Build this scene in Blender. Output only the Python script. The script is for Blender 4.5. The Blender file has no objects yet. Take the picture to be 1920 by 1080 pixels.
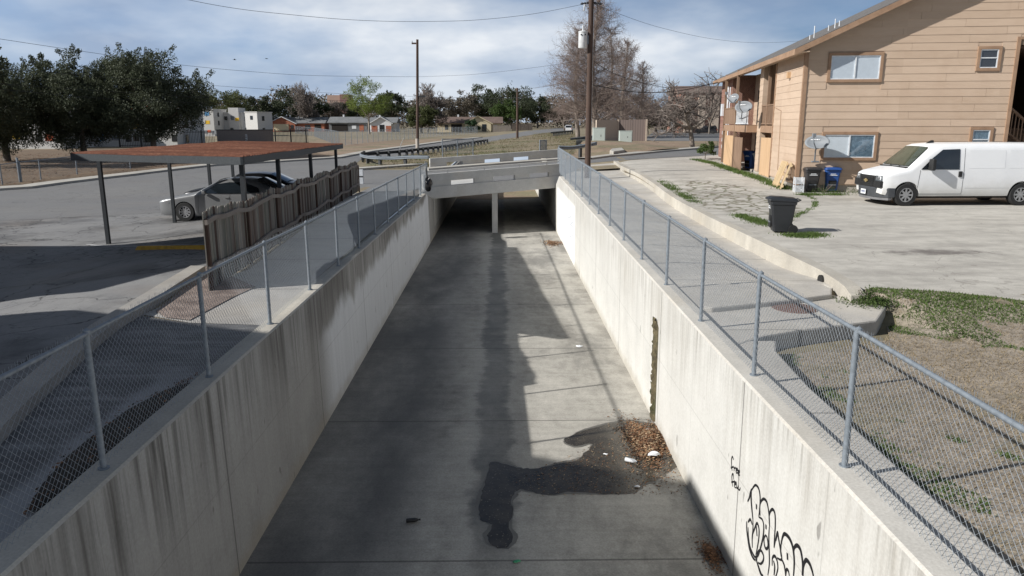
import bpy, bmesh, math, random
import numpy as np
from mathutils import Vector, Matrix, Euler
random.seed(7); RNG = np.random.default_rng(11)
SC = bpy.context.scene
COL = SC.collection
R = math.radians

# ------------------------------------------------------------------ camera
CAM_Z = 2.9
PITCH = R(12.524); YAW = R(0.879); FPX = 1400.0
cd = bpy.data.cameras.new('camera'); cam = bpy.data.objects.new('camera', cd); COL.objects.link(cam)
cam.location = (0, 0, CAM_Z); cam.rotation_euler = (math.pi/2 - PITCH, 0, -YAW)
cd.sensor_width = 36; cd.lens = FPX/1920*36; cd.clip_end = 6000; cd.clip_start = 0.05
SC.camera = cam

# ------------------------------------------------------------------ sky, sun, exposure
SUN_TO = Vector((1.53, 0.50, -1.0)).normalized()          # direction the light travels
SUN_EL = math.asin(-SUN_TO.z); SUN_AZ = math.atan2(-SUN_TO.x, -SUN_TO.y)   # clockwise from +Y
world = bpy.data.worlds.new("World"); SC.world = world; world.use_nodes = True
wt = world.node_tree; wt.nodes.clear()
def wn(t, **k):
    n = wt.nodes.new(t)
    for a, b in k.items(): setattr(n, a, b)
    return n
wl = wt.links.new
sky = wn('ShaderNodeTexSky', sky_type='NISHITA', sun_disc=False)
sky.sun_elevation = SUN_EL; sky.sun_rotation = SUN_AZ; sky.air_density = 1.0; sky.dust_density = 0.25; sky.ozone_density = 2.2
tc = wn('ShaderNodeTexCoord'); sx = wn('ShaderNodeSeparateXYZ'); wl(tc.outputs['Generated'], sx.inputs[0])
def wm(op, a, b=None, c=None):
    n = wn('ShaderNodeMath', operation=op)
    for i, q in enumerate((a, b, c)):
        if q is None: continue
        if isinstance(q, (int, float)): n.inputs[i].default_value = q
        else: wl(q, n.inputs[i])
    return n.outputs[0]
zz = wm('ADD', wm('MAXIMUM', sx.outputs['Z'], 0.0), 0.30)
cv = wn('ShaderNodeCombineXYZ')
wl(wm('DIVIDE', sx.outputs['X'], zz), cv.inputs[0]); wl(wm('DIVIDE', sx.outputs['Y'], zz), cv.inputs[1])
wl(wm('MULTIPLY', sx.outputs['Z'], 2.2), cv.inputs[2])
def wnoise(vec, scale, detail, rough, dist=0.0, off=(0, 0, 0)):
    m = wn('ShaderNodeMapping'); m.inputs['Location'].default_value = off; wl(vec, m.inputs[0])
    n = wn('ShaderNodeTexNoise'); n.inputs['Scale'].default_value = scale; n.inputs['Detail'].default_value = detail
    n.inputs['Roughness'].default_value = rough; n.inputs['Distortion'].default_value = dist; wl(m.outputs[0], n.inputs['Vector'])
    return n.outputs['Fac']
def wramp(f, stops):
    n = wn('ShaderNodeValToRGB'); e = n.color_ramp.elements
    while len(e) < len(stops): e.new(0.5)
    for i, (p, c) in enumerate(stops):
        e[i].position = p; e[i].color = (c, c, c, 1) if isinstance(c, (int, float)) else (*c, 1)
    wl(f, n.inputs[0]); return n.outputs[0]
def wmix(f, a, b, mode='MIX'):
    n = wn('ShaderNodeMix', data_type='RGBA', blend_type=mode)
    for s, q in ((n.inputs['Factor'], f), (n.inputs['A'], a), (n.inputs['B'], b)):
        if isinstance(q, (int, float)): s.default_value = q if s.type == 'VALUE' else (q, q, q, 1)
        elif isinstance(q, tuple): s.default_value = (*q, 1)
        else: wl(q, s)
    return n.outputs['Result']
cloud_a = wnoise(cv.outputs[0], 1.0, 6, 0.5, 0.0, (1.6, 0.4, 0.3))
cloud_b = wnoise(cv.outputs[0], 1.7, 5, 0.5, 0.0, (7.0, 3.0, 0))
side = wramp(wm('ADD', wm('MULTIPLY', sx.outputs['X'], 0.8), 0.5), [(0.18, 1.0), (0.78, 0.0)])     # thinner, brighter cloud to the left
base = wmix(side, (1.1, 1.75, 3.05), (1.75, 2.75, 4.65))                                            # slate blue gaps
cover = wramp(wm('ADD', cloud_a, wm('MULTIPLY', side, 0.09)), [(0.44, 0.0), (0.53, 0.5), (0.64, 1.0)])
lit = wramp(cloud_b, [(0.36, (2.7, 3.3, 4.4)), (0.5, (4.9, 5.35, 6.0)), (0.62, (7.2, 7.3, 7.4))])
c0 = wmix(0.8, sky.outputs[0], base)
c1 = wmix(wm('MULTIPLY', cover, 0.85), c0, lit)
low = wramp(sx.outputs['Z'], [(0.0, 0.75), (0.10, 0.0)])
c1 = wmix(wm('MULTIPLY', low, 0.7), c1, (2.9, 3.75, 4.9))
over = wramp(sx.outputs['Z'], [(0.12, 1.0), (0.40, 0.40)])                                         # unseen sky overhead dimmed to cut ambient fill
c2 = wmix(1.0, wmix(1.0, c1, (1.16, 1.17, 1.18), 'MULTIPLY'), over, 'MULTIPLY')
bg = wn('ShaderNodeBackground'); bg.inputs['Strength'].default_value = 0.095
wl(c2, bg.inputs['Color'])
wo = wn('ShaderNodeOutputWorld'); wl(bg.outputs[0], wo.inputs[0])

sl = bpy.data.lights.new('sun', 'SUN'); sl.energy = 4.9; sl.angle = R(0.55); sl.color = (1.0, 0.975, 0.935)
so = bpy.data.objects.new('sun', sl); COL.objects.link(so)
so.rotation_euler = SUN_TO.to_track_quat('-Z', 'Y').to_euler()
SC.view_settings.view_transform = 'Standard'; SC.view_settings.look = 'None'
SC.view_settings.exposure = 0.27; SC.view_settings.gamma = 1.0; SC.view_settings.use_curve_mapping = False
SC.cycles.max_bounces = 8; SC.cycles.transparent_max_bounces = 16; SC.cycles.use_denoising = True

# ------------------------------------------------------------------ geometry helpers
_cp, _sp, _cy, _sy = math.cos(PITCH), math.sin(PITCH), math.cos(YAW), math.sin(YAW)
_RX = Vector((_cy, -_sy, 0)); _FW = Vector((_sy*_cp, _cy*_cp, -_sp)); _DN = Vector((-_sy*_sp, -_cy*_sp, -_cp))
def ray(x, y): return (x-960)*_RX + FPX*_FW + (y-540)*_DN
def S(a, b, t):
    t = max(0.0, min(1.0, (t-a)/(b-a))); return t*t*(3-2*t)
def h(x, y):
    """Height of the ground: lots near zero, street falling away on the left, rising gently to the bridge."""
    z = 0.0
    if x < 0: z = -0.05-0.40*S(-6.2, -11.5, x)*(1-S(33, 47, y))
    z += S(26, 38, y)*max(-0.2, min(0.45, -0.15+0.055*(x+3))) * (1-0.6*S(10, 16, x)*(1-S(42, 58, y)))
    z += 0.15*S(40, 55, y)
    if x > 3: k = 1-S(5.9, 7.2, x); z -= 0.03+0.32*(1-S(10.2+2.2*k, 12.4+0.9*k, y))
    return z
def gp(px, py, off=0.0):
    """Ground point seen at a photo measurement."""
    d = ray(px, py); z = 0.0
    for _ in range(12):
        t = (z+off-CAM_Z)/d.z; X, Y = d.x*t, d.y*t; z = h(X, Y)
    return Vector((X, Y, z+off))
def zp(px, py, z):
    d = ray(px, py); t = (z-CAM_Z)/d.z; return Vector((d.x*t, d.y*t, z))
def yp(px, py, Y):
    d = ray(px, py); t = Y/d.y; return Vector((d.x*t, Y, CAM_Z+d.z*t))

class MB:
    def __init__(s): s.v = []; s.f = []; s.mi = []
    def add(s, vs, fs, mi=0):
        o = len(s.v); s.v += [tuple(q) for q in vs]
        for f in fs: s.f.append(tuple(o+i for i in f)); s.mi.append(mi)
        return s
    def box(s, x0, x1, y0, y1, z0, z1, M=None, mi=0):
        vs = [(x, y, z) for x in (x0, x1) for y in (y0, y1) for z in (z0, z1)]
        if M is not None: vs = [M @ Vector(q) for q in vs]
        return s.add(vs, [(0, 1, 3, 2), (4, 6, 7, 5), (0, 4, 5, 1), (2, 3, 7, 6), (0, 2, 6, 4), (1, 5, 7, 3)], mi)
    def hexa(s, b, t, mi=0):
        """bottom ring and top ring, same count"""
        n = len(b); fs = [tuple(range(n-1, -1, -1)), tuple(range(n, 2*n))]
        fs += [(i, (i+1) % n, n+(i+1) % n, n+i) for i in range(n)]
        return s.add(list(b)+list(t), fs, mi)
    def tube(s, pts, r, n=6, cap=True, mi=0):
        pts = [Vector(p) for p in pts]; m = len(pts)
        rs = r if isinstance(r, (list, tuple)) else [r]*m
        vs = []; ref = None
        for i, p in enumerate(pts):
            d = (pts[min(i+1, m-1)]-pts[max(i-1, 0)])
            if d.length < 1e-9: d = Vector((0, 0, 1))
            d.normalize()
            if ref is None: ref = Vector((1, 0, 0)) if abs(d.x) < 0.8 else Vector((0, 1, 0))
            a = ref - d*ref.dot(d)
            if a.length < 1e-5: a = d.orthogonal()
            a.normalize(); ref = a; b = d.cross(a)
            for k in range(n):
                t = 2*math.pi*k/n; vs.append(p+(a*math.cos(t)+b*math.sin(t))*rs[i])
        fs = [(i*n+k, i*n+(k+1) % n, (i+1)*n+(k+1) % n, (i+1)*n+k) for i in range(m-1) for k in range(n)]
        if cap and n > 2: fs += [tuple(range(n-1, -1, -1)), tuple((m-1)*n+k for k in range(n))]
        return s.add(vs, fs, mi)
    def disc(s, c, ax, r, n=20, r2=None, th=0.0, mi=0):
        """ring/disc/cylinder of thickness th along ax"""
        c = Vector(c); ax = Vector(ax).normalized(); a = ax.orthogonal().normalized(); b = ax.cross(a)
        ring = lambda rr, o: [c+ax*o+(a*math.cos(2*math.pi*k/n)+b*math.sin(2*math.pi*k/n))*rr for k in range(n)]
        if r2 is None: return s.hexa(ring(r, 0), ring(r, th), mi)
        q = [ring(r, 0), ring(r, th), ring(r2, th), ring(r2, 0)]
        vs = sum(q, []); fs = []
        for j in range(4):
            for k in range(n): fs.append((j*n+k, j*n+(k+1) % n, ((j+1) % 4)*n+(k+1) % n, ((j+1) % 4)*n+k))
        return s.add(vs, fs, mi)
    def lathe(s, prof, c, ax=(0, 0, 1), n=20, mi=0):
        """prof = [(r, along)]"""
        c = Vector(c); ax = Vector(ax).normalized(); a = ax.orthogonal().normalized(); b = ax.cross(a)
        vs = [c+ax*t+(a*math.cos(2*math.pi*k/n)+b*math.sin(2*math.pi*k/n))*r for r, t in prof for k in range(n)]
        m = len(prof)
        fs = [(i*n+k, i*n+(k+1) % n, (i+1)*n+(k+1) % n, (i+1)*n+k) for i in range(m-1) for k in range(n)]
        return s.add(vs, fs, mi)
    def xform(s, M): s.v = [tuple(M @ Vector(q)) for q in s.v]; return s
    def build(s, name, mat, parent=None, smooth=None, bevel=0.0):
        me = bpy.data.meshes.new(name); me.from_pydata(s.v, [], s.f)
        mats = mat if isinstance(mat, (list, tuple)) else [mat]
        for q in mats: me.materials.append(q)
        if len(mats) > 1: me.polygons.foreach_set('material_index', s.mi)
        me.update()
        bm = bmesh.new(); bm.from_mesh(me); bmesh.ops.recalc_face_normals(bm, faces=bm.faces[:]); bm.to_mesh(me); bm.free()
        if smooth is not None:
            me.polygons.foreach_set('use_smooth', [True]*len(me.polygons)); me.set_sharp_from_angle(angle=R(smooth))
        o = bpy.data.objects.new(name, me); COL.objects.link(o)
        if parent is not None: o.parent = parent
        if bevel:
            b = o.modifiers.new('bevel', 'BEVEL'); b.width = bevel; b.segments = 2; b.limit_method = 'ANGLE'
        return o
def np_mesh(name, V, F, mat, parent=None, smooth=False):
    """V (n,3) float array, F (m,k) int array, fast path for leaves, wires and blades"""
    me = bpy.data.meshes.new(name); k = F.shape[1]
    me.vertices.add(len(V)); me.vertices.foreach_set('co', np.asarray(V, dtype=np.float32).ravel())
    me.loops.add(F.size); me.loops.foreach_set('vertex_index', F.astype(np.int32).ravel())
    me.polygons.add(len(F)); me.polygons.foreach_set('loop_start', np.arange(0, F.size, k, dtype=np.int32))
    me.polygons.foreach_set('loop_total', np.full(len(F), k, dtype=np.int32))
    if smooth: me.polygons.foreach_set('use_smooth', np.ones(len(F), dtype=bool))
    me.materials.append(mat); me.update(calc_edges=True); me.validate()
    o = bpy.data.objects.new(name, me); COL.objects.link(o)
    if parent is not None: o.parent = parent
    return o
def tag(o, label=None, cat=None, group=None, kind=None):
    for k, v in (('label', label), ('category', cat), ('group', group), ('kind', kind)):
        if v: o[k] = v
    return o
def thing(name, label, cat, loc=(0, 0, 0), rz=0.0, group=None):
    o = bpy.data.objects.new(name, None); COL.objects.link(o); o.location = loc; o.rotation_euler = (0, 0, rz)
    o.empty_display_size = 0.2
    return tag(o, label, cat, group)
def copy_tree(o, parent=None):
    c = o.copy(); COL.objects.link(c)
    if parent is not None: c.parent = parent
    for ch in list(o.children): copy_tree(ch, c)
    return c
def struct(o): o['kind'] = 'structure'; return o
def drape(name, poly, mat, off=0.006, step=1.0, parent=None, kind='structure', zfun=None):
    """A sheet with the outline poly laid on the ground."""
    bm = bmesh.new(); vs = [bm.verts.new((p[0], p[1], 0)) for p in poly]; f = bm.faces.new(vs)
    if f.normal.z < 0 or f.calc_area() >= 0:
        f.normal_update()
        if f.normal.z < 0: f.normal_flip()
    xs = [p[0] for p in poly]; ys = [p[1] for p in poly]
    for ax, lo, hi in ((0, min(xs), max(xs)), (1, min(ys), max(ys))):
        t = math.floor(lo/step)*step+step
        while t < hi:
            co = [0, 0, 0]; no = [0, 0, 0]; co[ax] = t; no[ax] = 1
            bmesh.ops.bisect_plane(bm, geom=bm.verts[:]+bm.edges[:]+bm.faces[:], plane_co=co, plane_no=no)
            t += step
    for v in bm.verts: v.co.z = (zfun or h)(v.co.x, v.co.y)+off
    bmesh.ops.triangulate(bm, faces=bm.faces[:])
    me = bpy.data.meshes.new(name); bm.to_mesh(me); bm.free(); me.materials.append(mat)
    o = bpy.data.objects.new(name, me); COL.objects.link(o)
    if parent: o.parent = parent
    if kind: o['kind'] = kind
    return o

# ------------------------------------------------------------------ materials
class G:
    """small node-graph writer for one material"""
    def __init__(s, name):
        s.m = bpy.data.materials.new(name); s.m.use_nodes = True; s.nt = s.m.node_tree
        s.b = s.nt.nodes['Principled BSDF']; s._pos = None
    def n(s, t, props=None, **ins):
        n = s.nt.nodes.new(t)
        for k, v in (props or {}).items(): setattr(n, k, v)
        for k, v in ins.items(): s.put(n.inputs[k.replace('_', ' ')], v)
        return n
    def put(s, sock, v):
        if isinstance(v, (int, float)): sock.default_value = v if sock.type == 'VALUE' else (v, v, v, 1) if sock.type == 'RGBA' else (v, v, v)
        elif isinstance(v, tuple): sock.default_value = (*v, 1) if sock.type == 'RGBA' and len(v) == 3 else v
        else: s.nt.links.new(v, sock)
    def pos(s, obj=False):
        if obj: return s.n('ShaderNodeTexCoord').outputs['Object']
        if s._pos is None: s._pos = s.n('ShaderNodeNewGeometry').outputs['Position']
        return s._pos
    def map(s, v, scale=(1, 1, 1), loc=(0, 0, 0), rot=(0, 0, 0)):
        return s.n('ShaderNodeMapping', Vector=v, Scale=scale, Location=loc, Rotation=rot).outputs[0]
    def noise(s, v, scale, detail=4, rough=0.55, dist=0.0):
        return s.n('ShaderNodeTexNoise', Vector=v, Scale=scale, Detail=detail, Roughness=rough, Distortion=dist).outputs['Fac']
    def vor(s, v, scale, feature='F1', out='Distance', rnd=1.0):
        return s.n('ShaderNodeTexVoronoi', {'feature': feature}, Vector=v, Scale=scale, Randomness=rnd).outputs[out]
    def ramp(s, f, stops):
        n = s.n('ShaderNodeValToRGB', Fac=f); e = n.color_ramp.elements
        while len(e) < len(stops): e.new(0.5)
        for i, (p, c) in enumerate(stops):
            e[i].position = p; e[i].color = (c, c, c, 1) if isinstance(c, (int, float)) else (*c, 1)
        return n.outputs[0]
    def mix(s, f, a, b, mode='MIX'):
        n = s.n('ShaderNodeMix', {'data_type': 'RGBA', 'blend_type': mode, 'clamp_factor': True})
        s.put(n.inputs['Factor'], f); s.put(n.inputs['A'], a); s.put(n.inputs['B'], b); return n.outputs['Result']
    def ma(s, op, a, b=0.0, c=0.0, clamp=False):
        n = s.n('ShaderNodeMath', {'operation': op, 'use_clamp': clamp})
        for i, q in enumerate((a, b, c)): s.put(n.inputs[i], q)
        return n.outputs[0]
    def sep(s, v): o = s.n('ShaderNodeSeparateXYZ', Vector=v).outputs; return o[0], o[1], o[2]
    def step(s, v, a, b):
        return s.n('ShaderNodeMapRange', {'interpolation_type': 'SMOOTHSTEP'}, Value=v, From_Min=a, From_Max=b).outputs[0]
    def line(s, v, period, off, half):
        """1 on thin lines every period"""
        d = s.ma('PINGPONG', s.ma('SUBTRACT', v, off), period/2)
        return s.ma('SUBTRACT', 1.0, s.step(d, half*0.6, half), clamp=True)
    def rnd(s): return s.n('ShaderNodeObjectInfo').outputs['Random']
    def out(s, col, rough=0.8, bump=None, bs=0.3, bd=0.02, metal=0.0, spec=0.5):
        s.put(s.b.inputs['Base Color'], col); s.put(s.b.inputs['Roughness'], rough); s.put(s.b.inputs['Metallic'], metal)
        s.b.inputs['Specular IOR Level'].default_value = spec
        if bump is not None:
            q = s.n('ShaderNodeBump', Height=bump, Strength=bs, Distance=bd); s.nt.links.new(q.outputs[0], s.b.inputs['Normal'])
        return s.m
def plain(name, c, rough=0.6, var=0.15, scale=6.0, metal=0.0, spec=0.5, obj=True, bs=0.0):
    g = G(name); p = g.pos(obj); n = g.noise(p, scale, 5, 0.6)
    lo = tuple(max(0, q*(1-var)) for q in c); hi = tuple(min(1, q*(1+var)) for q in c)
    return g.out(g.ramp(n, [(0.3, lo), (0.7, hi)]), rough, n if bs else None, bs, 0.01, metal, spec)

def mat_concrete(name, c, stain=(0.12, 0.11, 0.10), amt=0.5, joints=None, warm=(0.5, 0.42, 0.3)):
    g = G(name); p = g.pos(); x, y, z = g.sep(p)
    n1 = g.noise(p, 0.35, 6, 0.6); n2 = g.noise(p, 2.3, 6, 0.65); n3 = g.noise(p, 38, 3, 0.6)
    col = g.mix(g.ramp(n2, [(0.35, 0.0), (0.75, 1.0)]), tuple(q*0.88 for q in c), tuple(min(1, q*1.08) for q in c))
    col = g.mix(g.ma('MULTIPLY', g.ramp(n1, [(0.42, 0.0), (0.66, 1.0)]), amt), col, stain)
    col = g.mix(g.ma('MULTIPLY', g.ramp(g.noise(g.map(p, loc=(9, 4, 2)), 0.6, 5), [(0.5, 0), (0.75, 1)]), 0.25), col, warm)
    col = g.mix(0.12, col, g.ramp(n3, [(0.3, 0.0), (0.7, 1.0)]), 'OVERLAY')
    if joints:
        for ax, per, off, half in joints:
            col = g.mix(g.ma('MULTIPLY', g.line((x, y, z)[ax], per, off, half), 0.65), col, (0.06, 0.055, 0.05))
    return g.out(col, 0.88, g.ma('ADD', n2, n3), 0.15, 0.01)
def mat_asphalt(name, c=0.07, var=0.03, crack=0.6, oil=0.0, brown=0.0, crack_w=0.035):
    g = G(name); p = g.pos(); n1 = g.noise(p, 0.22, 6, 0.62); n2 = g.noise(p, 1.7, 5, 0.6); n3 = g.noise(p, 90, 2, 0.7)
    lo, hi = c-var, c+var
    col = g.ramp(g.ma('ADD', g.ma('MULTIPLY', n1, 0.6), g.ma('MULTIPLY', n2, 0.4)), [(0.3, (lo, lo, lo*1.03)), (0.7, (hi, hi*0.985, hi*0.95))])
    if brown: col = g.mix(g.ma('MULTIPLY', g.ramp(g.noise(g.map(p, loc=(3, 1, 0)), 0.4, 5), [(0.5, 0), (0.72, 1)]), brown), col, (0.15, 0.115, 0.085))
    wv = g.n('ShaderNodeVectorMath', {'operation': 'ADD'}); g.put(wv.inputs[0], p)
    g.put(wv.inputs[1], g.n('ShaderNodeTexNoise', Vector=p, Scale=1.4, Detail=4.0).outputs['Color'])
    cr = g.vor(wv.outputs[0], 0.45, 'DISTANCE_TO_EDGE'); cr2 = g.vor(wv.outputs[0], 1.6, 'DISTANCE_TO_EDGE')
    msk = g.ramp(g.noise(g.map(p, loc=(5, 5, 0)), 0.16, 3), [(0.42, 0), (0.62, 1)])
    k = g.ma('SUBTRACT', 1.0, g.step(cr, 0.003, 0.012), clamp=True)
    k2 = g.ma('MULTIPLY', g.ma('SUBTRACT', 1.0, g.step(cr2, 0.006, crack_w), clamp=True), msk)
    col = g.mix(g.ma('MULTIPLY', g.ma('MAXIMUM', k, k2), crack), col, (0.02, 0.02, 0.02))
    if oil: col = g.mix(g.ma('MULTIPLY', g.ramp(g.noise(g.map(p, loc=(1.5, 8, 0)), 0.38, 6, 0.65), [(0.5, 0), (0.66, 1)]), oil), col, (0.018, 0.018, 0.02))
    col = g.mix(0.25, col, g.ramp(n3, [(0.25, 0.0), (0.75, 1.0)]), 'OVERLAY')
    return g.out(col, 0.86, n3, 0.25, 0.006)
def mat_dirt(name, a, b, c=None, scale=0.8):
    g = G(name); p = g.pos(); n1 = g.noise(p, scale, 7, 0.65); n2 = g.noise(p, scale*14, 5, 0.7)
    col = g.ramp(n1, [(0.3, a), (0.7, b)])
    if c: col = g.mix(g.ramp(g.noise(g.map(p, loc=(4, 7, 1)), scale*0.5, 6, 0.65), [(0.5, 0), (0.62, 1)]), col, c)
    col = g.mix(0.45, col, g.ramp(n2, [(0.25, 0.0), (0.75, 1.0)]), 'OVERLAY')
    return g.out(col, 0.95, n2, 0.6, 0.03)
def mat_metal(name, c, rough=0.45, metal=0.6, scale=20):
    g = G(name); n = g.noise(g.pos(True), scale, 4)
    return g.out(g.ramp(n, [(0.3, tuple(q*0.8 for q in c)), (0.7, tuple(min(1, q*1.15) for q in c))]), rough, metal=metal)
def mat_glass(name, c=(0.02, 0.025, 0.03), rough=0.06):
    g = G(name); return g.out(g.ramp(g.noise(g.pos(True), 1.5, 3), [(0.3, tuple(q*0.7 for q in c)), (0.7, tuple(q*1.3 for q in c))]), rough, spec=0.8)
def mat_leaf(name, a, b, trans=0.35):
    g = G(name); r = g.n('ShaderNodeTexWhiteNoise', {'noise_dimensions': '3D'}, Vector=g.n('ShaderNodeVectorMath', {'operation': 'SNAP'}).outputs[0])

    n = g.noise(g.pos(True), 1.1, 5, 0.7); n2 = g.noise(g.pos(True), 14.0, 2, 0.6)
    col = g.ramp(g.ma('ADD', g.ma('MULTIPLY', n, 0.55), g.ma('MULTIPLY', n2, 0.45)), [(0.32, a), (0.68, b)])
    g.out(col, 0.6, spec=0.25)
    g.nt.nodes.remove(r)
    t = g.n('ShaderNodeBsdfTranslucent', Color=col); ms = g.n('ShaderNodeMixShader', Fac=trans)
    g.nt.links.new(g.b.outputs[0], ms.inputs[1]); g.nt.links.new(t.outputs[0], ms.inputs[2])
    g.nt.links.new(ms.outputs[0], g.nt.nodes['Material Output'].inputs['Surface'])
    return g.m
def mat_wood(name, cols, axis=(14, 14, 0.8), rough=0.85, obj=True):
    """weathered boards; grain runs along the axis with the small scale"""
    g = G(name); p = g.pos(obj); n = g.noise(g.map(p, scale=axis), 1.0, 6, 0.65, 0.4); n2 = g.noise(p, 0.9, 4)
    col = g.ramp(g.ma('ADD', g.ma('MULTIPLY', n, 0.7), g.ma('MULTIPLY', n2, 0.3)), [(0.28+0.44*i/(len(cols)-1), c) for i, c in enumerate(cols)])
    return g.out(col, rough, n, 0.3, 0.01)
# ================================================================== SETTING
M = {}
M['field'] = mat_dirt('dry field', (0.17, 0.135, 0.085), (0.27, 0.225, 0.15), (0.17, 0.15, 0.085), 0.12)
M['deadleaf'] = mat_dirt('leaf litter ground', (0.10, 0.068, 0.042), (0.20, 0.14, 0.088), None, 0.7)
M['redsoil'] = mat_dirt('red soil', (0.20, 0.135, 0.09), (0.30, 0.225, 0.155), (0.17, 0.15, 0.085), 0.35)
M['lot'] = mat_asphalt('old parking asphalt', 0.20, 0.04, 0.75, 0.6, 0.45)
M['street'] = mat_asphalt('street asphalt', 0.165, 0.02, 0.3, 0.0, 0.12)
M['conc'] = mat_concrete('pale concrete', (0.46, 0.435, 0.39), (0.30, 0.275, 0.24), 0.45)
M['conc_grey'] = mat_concrete('grey concrete', (0.30, 0.30, 0.29), (0.17, 0.165, 0.16), 0.6)
M['conc_walk'] = mat_concrete('walkway concrete', (0.42, 0.40, 0.37), (0.22, 0.21, 0.2), 0.5, joints=[(1, 3.0, 1.2, 0.03)])
g = G('dirty ramp concrete'); p = g.pos(); x, y, z = g.sep(p)
sk = g.noise(g.map(p, scale=(.7, 5, 1), rot=(0, 0, .35)), 1.0, 6, .7); n2 = g.noise(p, 1.4, 6, .65)
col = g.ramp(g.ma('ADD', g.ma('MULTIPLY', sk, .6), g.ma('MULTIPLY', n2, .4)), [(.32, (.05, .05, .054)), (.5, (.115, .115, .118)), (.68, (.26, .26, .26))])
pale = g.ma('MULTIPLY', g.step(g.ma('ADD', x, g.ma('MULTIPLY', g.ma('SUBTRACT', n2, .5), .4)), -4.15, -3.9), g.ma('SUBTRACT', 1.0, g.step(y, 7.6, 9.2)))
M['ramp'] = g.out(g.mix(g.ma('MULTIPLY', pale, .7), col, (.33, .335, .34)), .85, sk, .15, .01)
M['gravel'] = mat_dirt('reddish gravel', (0.12, 0.085, 0.07), (0.34, 0.27, 0.23), None, 2.5)
M['drydirt'] = mat_dirt('dry lawn soil', (0.215, 0.18, 0.14), (0.35, 0.30, 0.24), (0.17, 0.155, 0.10), 0.8)
M['blacksoil'] = mat_dirt('dark soil', (0.02, 0.018, 0.015), (0.06, 0.05, 0.04), None, 3)

# ground sheet with the channel cut out
CX0, CX1, CY1 = -3.5, 3.08, 66.0
def lines(seg):
    out = []
    for a, b, n in seg: out += [a+(b-a)*i/n for i in range(n)]
    return out+[seg[-1][1]]
gx = lines([(-2500, -300, 4), (-300, -60, 12), (-60, -15, 30), (-15, CX0, 23), (CX0, CX1, 8), (CX1, 15, 24), (15, 60, 30), (60, 300, 12), (300, 2500, 4)])
gy = lines([(-300, -30, 5), (-30, 0, 15), (0, CY1, 132), (CY1, 150, 28), (150, 500, 14), (500, 4000, 6)])
b = MB(); nx = len(gx)
b.v = [(x, y, h(x, y)-(0.0)) for y in gy for x in gx]
for j in range(len(gy)-1):
    for i in range(nx-1):
        if gx[i] > 3.0 and gx[i+1] < 6.66+0.028*max(0, gy[j]-26) and 13.4 < gy[j] and gy[j+1] < 43: continue
        if CX0-1e-6 <= gx[i] and gx[i+1] <= CX1+1e-6 and -30-1e-6 <= gy[j] and gy[j+1] <= CY1+1e-6: continue
        b.f.append((j*nx+i, j*nx+i+1, (j+1)*nx+i+1, (j+1)*nx+i)); b.mi.append(0)
struct(b.build('ground', M['field'], smooth=60))

# ---- channel floor material: joints, a wet wandering stain down the middle, damp right edge, shade painted on the left
g = G('channel floor concrete'); p = g.pos(); x, y, z = g.sep(p)
n1 = g.noise(g.map(p, scale=(1, 0.35, 1)), 0.9, 7, 0.62); n2 = g.noise(p, 3.2, 6, 0.65); n3 = g.noise(p, 45, 3, 0.65)
col = g.ramp(g.ma('ADD', g.ma('MULTIPLY', n1, 0.65), g.ma('MULTIPLY', n2, 0.35)), [(0.34, (0.215, 0.202, 0.178)), (0.48, (0.37, 0.35, 0.308)), (0.64, (0.49, 0.464, 0.41))])
drag = g.noise(g.map(p, scale=(0.35, 9, 1)), 1.0, 5, 0.6)
col = g.mix(0.12, col, g.ramp(drag, [(0.3, 0.15), (0.7, 0.85)]), 'OVERLAY')
patch = g.ma('MULTIPLY', g.ramp(g.noise(g.map(p, loc=(2.2, 0.4, 0), scale=(1, 0.5, 1)), 0.55, 7, 0.68), [(0.50, 0), (0.63, 1)]), g.step(x, -0.4, 1.4))
col = g.mix(g.ma('MULTIPLY', patch, 0.7), col, (0.17, 0.163, 0.148))
left_shade = g.ma('MULTIPLY', g.ramp(g.noise(g.map(p, loc=(8, 3, 0), scale=(1, 0.4, 1)), 0.5, 6, 0.6), [(0.36, 0.45), (0.58, 1)]), g.ma('SUBTRACT', 1.0, g.step(x, -1.9, -0.4)))
col = g.mix(g.ma('MULTIPLY', left_shade, 0.85), col, (0.09, 0.09, 0.09))  # mottled left side darkened in the colour to deepen its shade
wob = g.ma('MULTIPLY', g.ma('SUBTRACT', g.noise(g.map(p, scale=(0.0, 1, 0)), 0.34, 4, 0.6), 0.5), 0.55)
wob2 = g.ma('MULTIPLY', g.ma('SUBTRACT', g.noise(g.map(p, scale=(0.6, 1, 0)), 2.2, 5, 0.65), 0.5), 0.5)
dx = g.ma('ABSOLUTE', g.ma('ADD', g.ma('ADD', x, 0.12), wob))
wid = g.ma('ADD', 0.30, wob2)
ds = g.ma('SUBTRACT', dx, wid)
halo = g.ma('MULTIPLY', g.step(ds, 0.42, 0.03), g.step(ds, -0.03, 0.04))
fine = g.ma('MULTIPLY', g.ma('SUBTRACT', n2, 0.5), 0.22)
wet = g.ma('MULTIPLY', g.step(g.ma('ADD', ds, fine), 0.10, -0.10), g.ma('MULTIPLY', g.step(y, 7.0, 9.5), g.ramp(g.noise(g.map(p, loc=(6, 1, 0)), 0.7, 5, .6), [(.3, .55), (.6, 1)])))
col = g.mix(g.ma('MULTIPLY', halo, 0.5), col, (0.38, 0.365, 0.33))
col = g.mix(g.ma('MULTIPLY', wet, 0.68), col, (0.058, 0.064, 0.066))
edge = g.ma('MULTIPLY', g.step(x, 2.1, 2.7), g.ramp(g.noise(p, 1.3, 5), [(0.45, 0), (0.65, 1)]))
col = g.mix(g.ma('MULTIPLY', edge, 0.4), col, (0.13, 0.12, 0.10))
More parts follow.
